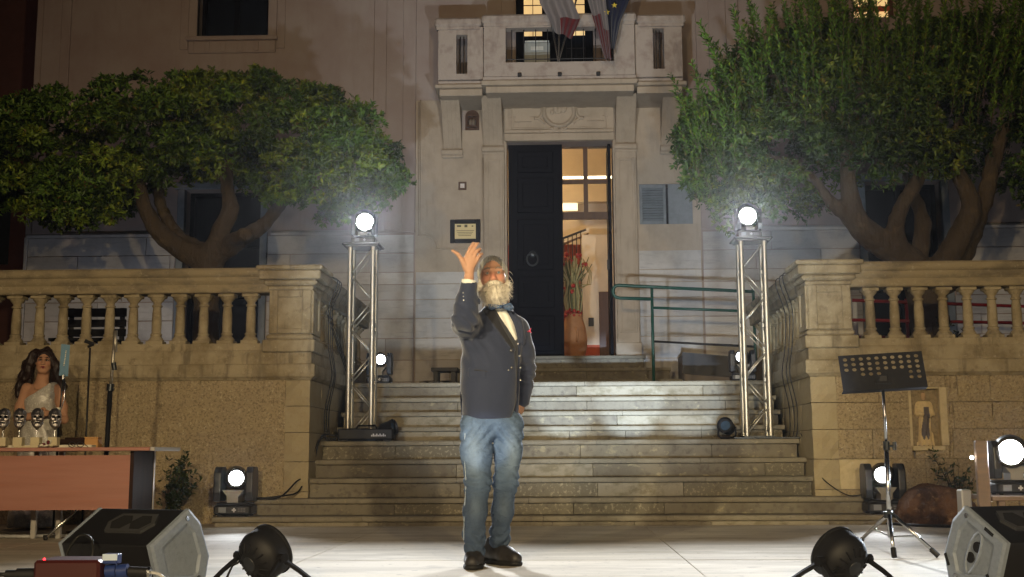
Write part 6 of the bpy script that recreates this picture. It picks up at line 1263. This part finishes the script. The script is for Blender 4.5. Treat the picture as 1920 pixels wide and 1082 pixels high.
for hip, kn, an in ((B(896, 800, -.02), B(898, 905, -.07), B(890, 1038, -.10)), (B(955, 800, .03), B(948, 905, .06), B(936, 1034, .20))): f.chain([hip, kn, an], [.08, .052, .036], .05)
# raised right hand: back of the hand to the viewer, two fingers up, two curled, thumb out
dh = -.385; kn_ = [B(874, 482, dh-.004), B(882, 479, dh-.006), B(889, 481, dh-.002), B(895, 486, dh+.004)]
f.cap(wr_r, B(880, 508, dh), .026, .028, .012, flat=((.1, 1, 0), .72))
for kp in kn_: f.cap(B(880, 507, dh), kp, .019, .0125, .012)
f.chain([kn_[0], B(881, 466, dh-.010), B(888, 455, dh-.008), B(893.5, 447.5, dh-.004)], [.0115, .0098, .0088, .0072], .004)
f.chain([kn_[1], B(888.5, 466, dh-.004), B(894, 458, dh+.002), B(898.5, 452.5, dh+.012)], [.0115, .0100, .0090, .0074], .004)
f.chain([kn_[2], B(894.5, 470, dh-.010), B(900, 467, dh+.006), B(898, 473, dh+.026)], [.0112, .0096, .0086, .0072], .004)
f.chain([kn_[3], B(900, 478, dh-.006), B(903.5, 476, dh+.008), B(901, 482, dh+.024)], [.0100, .0086, .0076, .0064], .004)
f.chain([B(874, 503, dh-.002), B(866.5, 488, dh-.012), B(859, 477, dh-.014), B(848.5, 470, dh-.006)], [.019, .0135, .0108, .0080], .008)
me = f.mesh('body', 2); hcn = np.array(hc); Ri = np.array(hR).T
def man_paint(co):
    c = np.tile(np.array([[.42, .235, .150]]), (len(co), 1)); q = (co-hcn)@Ri.T/hs
    def blob(p, r, colr, a):
        w = a*np.exp(-(((q-np.array(p))/np.array(r))**2).sum(1))[:, None]; return c*(1-w)+np.array([colr])*w
    c = blob((0, -.105, -.02), (.020, .03, .025), (.46, .15, .10), .8); 
    for x in (-1, 1): c = blob((x*.042, -.08, -.02), (.022, .04, .022), (.48, .18, .12), .7); c = blob((x*.032, -.09, .006), (.020, .03, .010), (.13, .06, .045), .9)  # eye sockets darkened: shade under the brow put into the skin colour
    c = blob((0, -.09, -.068), (.022, .02, .010), (.32, .10, .085), .85); c = blob((0, -.09, .07), (.05, .05, .03), (.47, .26, .165), .5)
    return c
paint(me, man_paint); body = link_mesh('body', me, skin_mat('man_skin'), man, True); eyes_for(T, hs, man, mat('iris_grey', (.10, .13, .14), .2))
# grey hair drawn back, white beard and moustache
rg = np.random.default_rng(5)
M['hair_grey'] = mat('hair_grey', (.30, .285, .26), .9, attr='Col', spec=.05); M['beard_white'] = mat('beard_white', (.62, .57, .48), .7, layers=[('noise', 60, (.40, .35, .28), .45, .65, .7)], bump=[('noise', (70, 70, 25), .006, .8)])
def sub(lo, hi, h): return Field.box(np.array(hc)+np.array(lo), np.array(hc)+np.array(hi), h)
eu = hR.to_euler(); f = sub((-.13, -.13, -.14), (.13, .17, .16), .0042)
def HE(f, p, r, k=.02, op='add'): f.ell(T(p), tuple(q*hs for q in r), k, op, eu)
HE(f, (0, .014, .0355), (.0815, .0995, .0915)); HE(f, (0, .09, -.02), (.06, .035, .05), .04); f.cap(T((0, .10, -.03)), T((.01, .11, -.10)), .022, .014, .03); HE(f, (0, -.115, -.014), (.088, .074, .124), .010, 'sub'); HE(f, (0, -.05, -.08), (.10, .10, .05), .02, 'sub')
for x in (-1, 1): f.cap(T((x*.074, .0, .03)), T((x*.072, .004, -.03)), .0095, .009, .03)
wv = wob(60, .5); f.noise(lambda X, Y, Z: .0022*np.sin((X-hc[0])*420+4*np.sin((Y-hc[1])*20))+.002*wv(X, Y, Z)); me = f.mesh('hair', 1)
paint(me, lambda co: np.where((np.abs((co-hcn)[:, 0]) > .055)[:, None], np.array([[.40, .375, .32]]), np.array([[.15, .145, .135]]))*(.75+.5*(np.sin((co[:, :1]-hcn[0])*900)*.5+.5))); hair = link_mesh('hair', me, M['hair_grey'], man, True)
f = sub((-.14, -.16, -.22), (.14, .10, .02), .0042); HE(f, (0, -.052, -.105), (.078, .058, .056)); HE(f, (0, -.066, -.128), (.060, .046, .044), .03)
for x in (-1, 1): f.chain([T((x*.073, -.005, -.018)), T((x*.073, -.02, -.06)), T((x*.058, -.045, -.10))], [.012, .020, .03], .025); f.chain([T((x*.004, -.104, -.052)), T((x*.026, -.098, -.060)), T((x*.048, -.080, -.080))], [.0115, .012, .010], .012)
f.ell(T((0, -.112, -.071)), (.020, .014, .0055), .006, 'sub', eu); w1, w2 = wob(95, .2), wob(190, 1.4); f.noise(lambda X, Y, Z: .006*w1(X, Y, Z*.45)+.003*w2(X, Y, Z*.4)); beard = link_mesh('beard', f.mesh('beard', 1), M['beard_white'], man, True)
V_, N_ = verts_np(beard); k = rg.choice(len(V_), 2200); dn = N_[k]*.7+np.array([0, -.15, -.75]); fuzz('beard_strands', V_[k], dn, .026, .0009, M['beard_white'], beard, rg, .35)
V_, N_ = verts_np(hair); k = rg.choice(len(V_), 700); fuzz('hair_strands', V_[k], N_[k]*.15+np.array([0, .8, -.35])+rg.normal(size=(700, 3))*.10, .022, .0005, M['hair_grey'], hair, rg, .4)
for x in (-1, 1): 
    b = MB(); b.tube([T((x*.014, -.099, .030)), T((x*.030, -.094, .036)), T((x*.050, -.080, .030))], [.0035, .0055, .003], 6); b.build('eyebrow', mat('brow_grey', (.22, .18, .14), .8) if x < 0 else bpy.data.materials['brow_grey'], man, smooth=True)
b = MB(); b.tube([T((.086, .02, .02)), T((.098, .02, .0)), T((.112, .015, -.025)), T((.116, .01, -.045))], [.0012, .001, .001, .0007], 4); b.tube([T((.085, .02, .03)), T((.105, .02, .025)), T((.118, .02, .005))], [.0010, .001, .0006], 4); b.build('stray_lock', M['beard_white'], hair)
# clothes
def zz(py): return B(900, py)[2]
def xx(px): return B(px, 700)[0]
M['jacket'] = mat('jacket', (.03, .034, .045), .8, attr='Col', sheen=.25, bump=[('noise', (300, 300, 300), .0006, .6), ('noise', 14, .010, .5)]); M['waistcoat'] = mat('waistcoat', (.040, .044, .054), .8, sheen=.2, bump=[('noise', 20, .008, .5)]); M['shirt'] = mat('shirt', (.74, .73, .66), .8, bump=[('noise', 22, .010, .6)])
M['denim'] = mat('denim', (.16, .24, .36), .85, attr='Col', layers=[('noise', (22, 22, 9), (.03, .045, .07), .52, .75, .5, 6)], bump=[('noise', (16, 16, 30), .020, 1.0), ('noise', 260, .001, .6)]); M['button'] = mat('button', (.05, .05, .055), .25); M['bright_button'] = mat('bright_button', (.5, .5, .5), .2, .6)
def torso(f, g, k=.04):
    f.loft([(zz(786), xx(918), YM+.01, .168+g, .135+g), (zz(745), xx(918), YM+.0, .172+g, .150+g), (zz(700), xx(919), YM-.005, .174+g, .158+g), (zz(660), xx(921), YM, .176+g, .145+g), (zz(625), xx(923), YM+.01, .180+g, .125+g), (zz(603), xx(926), YM+.02, .166+g, .105+g), (zz(588), xx(931), YM+.02, .115+g, .085+g), (zz(576), xx(934), YM+.02, .075+g, .072+g)], k, p=2.25, yaw=R(14))
f = Field.box((-.74, 7.30, zz(800)), (.05, 8.22, zz(528)), .0058); torso(f, .0)
sl = B(866, 602, -.20); f.chain([B(882, 612, -.01), B(874, 606, -.16), B(872, 600, -.30)], [.080, .074, .068], .05); f.chain([B(872, 598, -.30), B(875, 568, -.34), B(879, 536, -.372)], [.068, .058, .047], .03)
f.chain([B(970, 618, .05), B(981, 660, .10), B(986, 694, .15)], [.070, .062, .056], .04); f.chain([B(986, 694, .15), B(984, 722, .155), B(980, 750, .16)], [.054, .048, .044], .03)
f.chain([B(912, 588, -.02), B(918, 577, .06), B(936, 573, .10), B(958, 578, .08)], [.020, .018, .018, .018], .02)
V1 = [(xx(a), zz(c)) for a, c in ((920, 570), (962, 566), (976, 596), (984, 640), (987, 700), (984, 745), (977, 790), (958, 792), (969, 750), (967, 690), (966, 655), (944, 618))]
poly_sub(f, V1, 7.4, YM-.02, .006); f.cap(B(878.5, 534, -.372), B(880, 522, -.38), .036, .036, .003, 'sub'); f.ell(B(880, 526, -.376), (.038, .05, .016), .004, 'sub')
poly_sub(f, [(xx(862), zz(812)), (xx(868), zz(812)), (xx(867), zz(740)), (xx(864), zz(730))], 7.3, YM+.02, .004)
a1 = np.array(el_r); d1, d2, d3 = wob(26, .3), wob(11, 1.9), wob(38, 2.5)
def folds(X, Y, Z):
    arm = np.exp(-(((X-a1[0])/.12)**2+((Y-a1[1])/.16)**2+((Z-a1[2])/.14)**2)); l_el = np.exp(-(((X-el_l[0])/.10)**2+((Y-el_l[1])/.14)**2+((Z-el_l[2])/.10)**2))
    pull = np.exp(-(((X-xx(890))/.10)**2+((Z-zz(650))/.14)**2))
    return .0075*arm*np.sin((Z-a1[2])*95+(X-a1[0])*60+1.5*np.sin(Y*30))+.006*l_el*np.sin((Z-el_l[2])*110+(X-el_l[0])*40)+.004*d2(X, Y, Z)+.0028*d1(X, Y, Z)+.006*pull*np.sin((X-xx(880))*75+(Z-zz(650))*48)
f.noise(folds); LA = np.array([xx(916), zz(578)]); LB = np.array([xx(966), zz(655)])
def lapels(X, Y, Z):
    out = 0
    for A_, B_, w in ((LA, LB, .034), (np.array([xx(968), zz(574)]), np.array([xx(986), zz(655)]), .020)):
        e = B_-A_; t = np.clip(((X-A_[0])*e[0]+(Z-A_[1])*e[1])/(e@e), 0, 1); d = np.sqrt((X-A_[0]-t*e[0])**2+(Z-A_[1]-t*e[1])**2)
        out = out-.0075*np.clip((w*(1.15-.55*t)-d)/.004, 0, 1)*(Y < YM)
    fl = (np.abs(X-xx(897)) < .052) & (np.abs(Z-zz(703)+.12*(X-xx(897))) < .024) & (Y < YM)
    return out-.004*fl
f.noise(lapels); me = f.mesh('jacket', 1)
def jac_paint(co):
    p = co[:, [0, 2]]; e = LB-LA; t = np.clip(((p-LA)@e)/(e@e), 0, 1); d = np.linalg.norm(p-LA-t[:, None]*e, axis=1); m = (d < .034*(1.15-.55*t)-.002) & (co[:, 1] < YM) & (t > 0) & (t < 1)
    c = np.tile(np.array([[.017, .024, .052]]), (len(co), 1)); c[m] = (.010, .010, .013); return c
paint(me, jac_paint); jk = link_mesh('jacket', me, M['jacket'], man, True)
f = Field.box((-.66, 7.55, zz(792)), (-.02, 8.2, zz(560)), .0065); torso(f, -.014); poly_sub(f, [(xx(a), zz(c)) for a, c in ((916, 560), (966, 560), (974, 592), (974, 615), (968, 642))], 7.4, YM-.01, .006); poly_sub(f, [(xx(a), zz(c)) for a, c in ((860, 770), (930, 775), (973, 757), (985, 752), (1010, 760), (1010, 830), (850, 830))], 7.3, YM+.3, .01); wst = link_mesh('waistcoat', f.mesh('waistcoat', 1), M['waistcoat'], man, True)
f = Field.box((-.66, 7.55, zz(700)), (-.05, 8.15, zz(560)), .0065); torso(f, -.021); f.chain([B(918, 579, -.02), B(924, 575, -.06), B(938, 576, -.08), B(952, 577, -.05), B(957, 577, .02)], [.014]*5, .01); f.noise(lambda X, Y, Z: .003*np.sin((X-xx(945))*150+(Z-zz(600))*60)); link_mesh('shirt', f.mesh('shirt', 1), M['shirt'], man, True)
f = Field.box(np.array(wr_r)-np.array((.09, .09, .075)), np.array(wr_r)+np.array((.09, .09, .06)), .0036); f.cap(B(877.5, 541, -.368), B(879.8, 521, -.380), .041, .043, .004); f.cap(B(879, 534, -.37), B(880.5, 512, -.386), .036, .0385, .003, 'sub'); f.cap(B(881, 500, -.385), B(880.3, 517, -.380), .055, .046, .003, 'sub'); link_mesh('shirt_cuff', f.mesh('shirt_cuff', 1), M['shirt'], man, True)
# bow tie: two pinched wings and a knot
f = Field.box(B(912, 590, -.25), np.array(B(968, 560, .05)), .0036); kc = B(939, 575.5, -.117)
for s, e in ((-1, B(922, 573.5, -.105)), (1, B(954.5, 575.5, -.10))):
    mid = [(kc[i]+e[i])/2 for i in range(3)]; f.cap(kc, e, .007, .024, .006, flat=((0, 1, 0), .42)); f.cap((e[0], e[1], e[2]+.010), (e[0], e[1], e[2]-.010), .013, .013, .008, flat=((0, 1, 0), .5))
f.ell((kc[0], kc[1]-.006, kc[2]), (.010, .010, .012), .002); link_mesh('bow_tie', f.mesh('bow_tie', 1), mat('bow_blue', (.045, .085, .17), .5, layers=[('noise', 90, (.012, .02, .05), .5, .58, .9)]), man, True)
def front(px, py, dy):  return Vector(B(px, py, dy))
def fit_y(px, py, objs):
    """depth of the garment's front face under a point (ray through the garment along +y)"""
    p = B(px, py); best = None
    for o in objs:
        v, n = verts_np(o); d = (v[:, 0]-p[0])**2+(v[:, 2]-p[2])**2; m = d < .012**2
        if m.any(): y = v[m, 1].min(); best = y if best is None else min(best, y)
    return best if best is not None else YM-.15
for px, py, m, r in ((960, 660, 'button', .0095), (961, 692, 'button', .0095), (971.5, 646, 'bright_button', .006), (974.5, 668, 'bright_button', .006), (976, 690, 'bright_button', .006), (976, 713, 'bright_button', .006), (955, 697, 'bright_button', .004)):
    p = B(px, py); y = fit_y(px, py, (jk, wst)); b = MB(); b.lathe([(r, 0), (r, .003), (r*.7, .005), (0, .0045)], (p[0], y+.001, p[2]), 12, axis=(0, -1, 0)); b.build('button', M[m], man, smooth=True)
for px, py in ((868.5, 549), (869, 556), (869.5, 563)): p = B(px, py, -.405); b = MB(); b.sphere(p, .0055, 8, 6); b.build('cuff_button', M['bright_button'], man, smooth=True)
y = fit_y(900, 695, (jk,)); b = MB(); b.tube([B(889, 693.5, y-YM-.001), B(900, 694.5, y-YM-.003), B(914, 697, y-YM-.001)], .0025, 5); b.build('pocket_edge', M['button'], man)
b = MB(); p = B(990, 622, -.09); b.tube([p, (p[0]+.012, p[1]-.01, p[2]+.006), (p[0]+.019, p[1]-.012, p[2]+.022)], [.006, .005, .003], 6); b.tube([(p[0]+.01, p[1]-.01, p[2]), (p[0]+.022, p[1]-.01, p[2]-.008)], [.005, .003], 6); b.build('pocket_flower', mat('flower_pink', (.45, .05, .10), .6), man, smooth=True)
# jeans
f = Field.box((-.66, 7.55, .0), (-.08, 8.35, zz(742)), .006)
f.ell((xx(919), YM+.01, zz(790)), (.160, .122, .115), .05)
f.chain([B(893, 795, -.03), B(893, 850, -.055), B(896, 905, -.08), B(891, 960, -.10), B(889, 1000, -.10), B(890, 1034, -.10)], [.094, .088, .072, .064, .058, .056], .04); f.chain([B(954, 795, .03), B(953, 850, .04), B(948, 905, .05), B(942, 960, .10), B(937, 1000, .16), B(937, 1030, .19)], [.088, .076, .064, .058, .054, .053], .04)
w1, w2 = wob(22, .9), wob(47, 2.1); kz = zz(905)
def jf(X, Y, Z):
    knee = np.exp(-((Z-kz)/.07)**2); hem = np.exp(-((Z-.12)/.09)**2); cro = np.exp(-((Z-zz(820))/.07)**2)
    rg_ = lambda p: 1-2*np.abs(np.sin(p))
    return .0060*knee*rg_((Z-kz)*60+(X-xx(905))*26+1.2*np.sin(X*35+Y*9))+.0085*hem*rg_(Z*46+2*np.sin(X*24+Y*17))+.0060*cro*rg_((np.abs(X-xx(932)))*50+(Z-zz(820))*42)+.0035*w1(X, Y, Z)+.0018*w2(X, Y, Z)
f.noise(jf); me = f.mesh('jeans', 2)
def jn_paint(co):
    c = np.tile(np.array([[.082, .128, .205]]), (len(co), 1)); sh = np.clip((zz(900)-co[:, 2])/.15, 0, 1)[:, None]; c = c*(1-sh)+np.array([[.052, .080, .130]])*sh; n = (np.sin(co[:, 0]*61+2*np.sin(co[:, 2]*17))*np.sin(co[:, 2]*23)+1)/2  # shins darker: the shadow below the knees put into the colour
    for px, py, rx, rz, a in ((890, 850, .05, .13, .75), (960, 850, .035, .12, .6), (893, 950, .04, .07, .3), (945, 950, .03, .07, .3)):  # pale patches: denim fade and lamp light painted together
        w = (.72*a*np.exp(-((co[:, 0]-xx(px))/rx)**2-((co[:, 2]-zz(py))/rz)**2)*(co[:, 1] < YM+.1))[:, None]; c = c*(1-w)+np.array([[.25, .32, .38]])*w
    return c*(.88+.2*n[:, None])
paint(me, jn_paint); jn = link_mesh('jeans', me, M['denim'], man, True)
b = MB()
for pts in ([(874, 800), (872, 850), (876, 905), (873, 960), (872, 1010)],):
    b.tube([(B(a, c)[0]+.002, YM-.10-.05*i/4, B(a, c)[2]) for i, (a, c) in enumerate(pts)], .003, 5)
b.build('seam', mat('seam_pale', (.34, .40, .46), .8), jn)
# shoes
M['shoe'] = mat('shoe', (.028, .026, .026), .5, layers=[('noise', 30, (.05, .045, .042), .5, .7, .6)]); M['sole'] = mat('sole', (.012, .012, .012), .7)
def shoe(heel, toe):
    heel, toe = Vector(heel), Vector(toe); d = (toe-heel).normalized(); f = Field.box((min(heel.x, toe.x)-.1, min(heel.y, toe.y)-.1, -.005), (max(heel.x, toe.x)+.1, max(heel.y, toe.y)+.1, .17), .0048); up = Vector((0, 0, 1)); L = (toe-heel).length
    P = lambda u, h, s=0: tuple(heel+d*L*u+up*h+d.cross(up)*s)
    f.chain([P(.02, .058), P(.3, .062), P(.62, .052), P(.92, .040)], [.044, .046, .050, .040], .03); f.cap(P(.08, .09), P(.16, .13), .045, .044, .03); f.cap(P(.3, .095), P(.55, .07), .034, .03, .03); f.cap(P(.10, .16), P(.14, .2), .036, .036, .01, 'sub')
    f.put(lambda X, Y, Z: Z-.022+0*X+0*Y, (f.ax[0][0], f.ax[1][0], -.005), (f.ax[0][-1], f.ax[1][-1], .03), .001, 'sub', 0)
    o = link_mesh('shoe', f.mesh('shoe', 1), M['shoe'], man, True)
    g = Field.box((min(heel.x, toe.x)-.1, min(heel.y, toe.y)-.1, -.008), (max(heel.x, toe.x)+.1, max(heel.y, toe.y)+.1, .04), .005); g.chain([P(.0, .012), P(.35, .012), P(.65, .012), P(.92, .014)], [.046, .044, .052, .044], .03, flat=((0, 0, 1), .55)); link_mesh('sole', g.mesh('sole', 1), M['sole'], o, True)
    b = MB()
    for u in (.30, .38, .46, .54): z = .135-.09*(u-.25); b.tube([P(u, z-.012, -.03), P(u+.02, z+.0, 0), P(u, z-.012, .03)], .0035, 5)
    b.tube([P(.28, .135, 0), P(.24, .142, .03), P(.30, .12, .055)], .003, 5); b.tube([P(.28, .135, 0), P(.26, .14, -.03), P(.32, .115, -.052)], .003, 5); b.build('laces', M['sole'], o, smooth=True)
fl = floor_pt(889, 1066); shoe((fl.x+.006, fl.y+.17, 0), (fl.x-.008, fl.y-.10, 0)); fr = floor_pt(972, 1062); shoe((fr.x-.185, fr.y+.26, 0), (fr.x-.005, fr.y+.02, 0))

# ---------------------------------------------------------------- the woman behind the desk
YW = 12.2
def G(px, py, dy=0.0): return tuple(at(px, py, YW+dy))
wom = thing('person', 'dark-haired woman in a white sequined one-shoulder dress behind the desk', 'person', (G(78, 700)[0], YW, 0))
hc2 = G(83, 679, -.04); s2 = .87; hR2 = Matrix.Rotation(R(16), 3, 'Z') @ Matrix.Rotation(R(3), 3, 'Y') @ Matrix.Rotation(R(-5), 3, 'X')
x0 = hc2[0]; f = Field(np.arange(x0-.42, x0+.36, .0055), np.arange(YW-.36, YW+.2, .0055), np.concatenate([np.arange(-.02, .75, .02), np.arange(.75, 1.72, .0045)])); T2 = head_volume(f, hc2, s2, hR2, nose=.96)
wx = lambda px: G(px, 760)[0]; wz = lambda py: G(80, py)[2]
f.loft([(.02, wx(78), YW, .08, .07), (.5, wx(77), YW, .12, .09), (wz(815), wx(76), YW, .16, .105), (wz(780), wx(76), YW, .115, .085), (wz(755), wx(77), YW, .135, .10), (wz(735), wx(78), YW, .145, .09), (wz(722), wx(78), YW+.01, .12, .06)], .04)
f.cap(G(77, 722, .01), G(82, 700, -.005), .06, .043, .03); f.chain([G(50, 728), G(38, 764, -.02), G(33, 786, -.05)], [.048, .042, .036], .04); f.chain([G(33, 786, -.05), G(55, 781, -.15), G(72, 774, -.19)], [.036, .030, .022], .02); f.chain([G(108, 730), G(117, 764, -.02), G(120, 787, -.05)], [.048, .042, .036], .04); f.chain([G(120, 787, -.05), G(104, 782, -.15), G(88, 774, -.19)], [.036, .030, .022], .02)
for i in range(4):                                               # clasped fingers
    f.chain([G(75, 771+2.4*i, -.20), G(82, 770+2.6*i, -.225), G(87, 772+2.6*i, -.215)], [.0105, .0095, .008], .003); f.chain([G(86, 770+2.4*i, -.195), G(80, 776+2.0*i, -.205), G(77, 778+2.0*i, -.19)], [.0105, .0095, .008], .003)
f.cap(G(73, 774, -.19), G(79, 777, -.195), .024, .02, .01); f.cap(G(88, 774, -.19), G(83, 777, -.195), .024, .02, .01); f.chain([G(76, 768, -.2), G(81, 765, -.215), G(85, 767, -.22)], [.011, .0095, .008], .004)
me = f.mesh('body', 2); h2 = np.array(hc2); Ri2 = np.array(hR2).T
def wom_paint(co):
    c = np.tile(np.array([[.46, .25, .15]]), (len(co), 1)); q = (co-h2)@Ri2.T/s2
    def blob(c, p, r, colr, a): w = a*np.exp(-(((q-np.array(p))/np.array(r))**2).sum(1))[:, None]; return c*(1-w)+np.array([colr])*w
    c = blob(c, (0, -.09, -.068), (.022, .02, .010), (.22, .03, .03), .95)
    for x in (-1, 1): c = blob(c, (x*.032, -.09, .008), (.022, .03, .012), (.03, .014, .010), .95); c = blob(c, (x*.034, -.08, .033), (.022, .03, .006), (.015, .008, .006), 1.0); c = blob(c, (x*.042, -.08, -.022), (.02, .04, .02), (.42, .17, .11), .6)
    return c
paint(me, wom_paint); link_mesh('body', me, skin_mat('woman_skin'), wom, True); eyes_for(T2, s2, wom, M['iris_dark'])
f = Field.box((x0-.36, YW-.25, .0), (x0+.34, YW+.25, wz(708)), .0085)
f.loft([(.02, wx(78), YW, .25, .22), (.4, wx(77), YW, .21, .17), (wz(815), wx(76), YW, .175, .125), (wz(795), wx(75), YW, .155, .115), (wz(776), wx(76), YW, .130, .102), (wz(758), wx(77), YW-.005, .148, .122), (wz(742), wx(78), YW-.005, .152, .118), (wz(728), wx(79), YW, .150, .09), (wz(717), wx(84), YW+.01, .11, .066)], .03)
poly_sub(f, [(wx(20), wz(754)), (wx(45), wz(752)), (wx(72), wz(738)), (wx(97), wz(717)), (wx(97), wz(690)), (wx(20), wz(690))], YW-.5, YW+.5, .004); f.noise(lambda X, Y, Z: .004*np.sin(X*60+Z*25)*(Z < wz(770))); w1 = wob(120, 1); f.noise(lambda X, Y, Z: .0022*w1(X, Y, Z))
dress = link_mesh('dress', f.mesh('dress', 1), mat('sequin', (.70, .68, .60), .35, layers=[('cells', 130, (.95, .93, .85), .75, .95, .9), ('cells', 110, (.40, .38, .33), .0, .28, .7)], bump=[('cells', 130, .004, .9)], spec=.8), wom, True)
f = Field.box((x0-.30, YW-.2, wz(752)), (x0+.32, YW+.2, wz(648)), .0065); ew = hR2.to_euler()
f.ell(T2((0, .022, .040)), (.080, .092, .084), .02, 'add', ew)
for pts, rs in (([(62, 666, -.02), (50, 684, .0), (44, 706, .02), (36, 726, .03), (33, 742, .02)], [.03, .036, .040, .036, .02]), ([(68, 662, .02), (56, 690, .04), (52, 714, .05), (46, 736, .04)], [.04, .045, .04, .025]), ([(92, 664, .0), (104, 682, .01), (110, 704, .02), (116, 726, .01), (115, 744, .0)], [.03, .034, .038, .034, .02]), ([(88, 660, .05), (96, 690, .07), (104, 716, .06), (110, 738, .04)], [.045, .048, .042, .025]), ([(62, 664, -.045), (57, 680, -.045), (53, 696, -.04), (47, 712, -.03)], [.022, .026, .026, .02]), ([(96, 667, -.03), (101, 683, -.03), (104, 698, -.02), (108, 714, -.02)], [.018, .022, .022, .018])): f.chain([G(*p) for p in pts], rs, .03)
f.ell(T2((0, -.088, -.028)), (.064, .088, .090), .012, 'sub', ew); w1, w2 = wob(45, .7), wob(95, 1.7); f.noise(lambda X, Y, Z: .010*w1(X, Y, Z*.6)+.005*w2(X, Y, Z*.5)); M['hair_dark'] = mat('hair_dark', (.022, .011, .008), .42, bump=[('noise', (60, 60, 14), .010, .9)]); hr = link_mesh('hair', f.mesh('hair', 1), M['hair_dark'], wom, True)
V_, N_ = verts_np(hr); k = rg.choice(len(V_), 1200); fuzz('hair_strands', V_[k], N_[k]*.45+np.array([0, 0, -.9]), .07, .0011, M['hair_dark'], hr, rg, .5)
b = MB(); b.tube([G(64+i*3.0, 728+3.4*math.sin(i/6*math.pi), -.075-.02*math.sin(i/6*math.pi)) for i in range(7)], .0022, 5); b.build('necklace', M['brass'], wom, smooth=True)

for x in (-1, 1):
    b = MB(); b.tube([T2((x*.016, -.094, .030)), T2((x*.034, -.090, .037)), T2((x*.052, -.074, .030))], [.0045, .0055, .0025], 5); b.build('eyebrow', M['hair_dark'], wom, smooth=True)
    b = MB(); b.tube([T2((x*.016, -.088, .009)), T2((x*.032, -.0925, .0165)), T2((x*.049, -.080, .011))], [.0030, .0048, .0030], 5); b.build('eyelashes', M['hair_dark'], wom, smooth=True)
b = MB(); b.tube([T2((-.021, -.086, -.066)), T2((-.008, -.096, -.0625)), T2((.008, -.096, -.0625)), T2((.021, -.086, -.066))], [.003, .006, .006, .003], 6); b.tube([T2((-.018, -.086, -.069)), T2((0, -.095, -.074)), T2((.018, -.086, -.069))], [.003, .0075, .003], 6); b.build('lips', mat('lipstick', (.16, .018, .022), .35), wom, smooth=True)
# ================================================================ thin haze added to give the lamps their glow
hz = MB(); hz.box((-32, -8, -1.96), (32, 36, 14.5)); hm = bpy.data.materials.new('haze'); hm.use_nodes = True; t_ = hm.node_tree; t_.nodes.clear(); o_ = node(t_, 'ShaderNodeOutputMaterial'); v_ = node(t_, 'ShaderNodeVolumePrincipled'); v_.inputs['Color'].default_value = (.95, .96, 1, 1); v_.inputs['Density'].default_value = .00018; v_.inputs['Anisotropy'].default_value = .9; t_.links.new(v_.outputs[0], o_.inputs['Volume'])
tag(hz.build('haze', hm), kind='stuff')
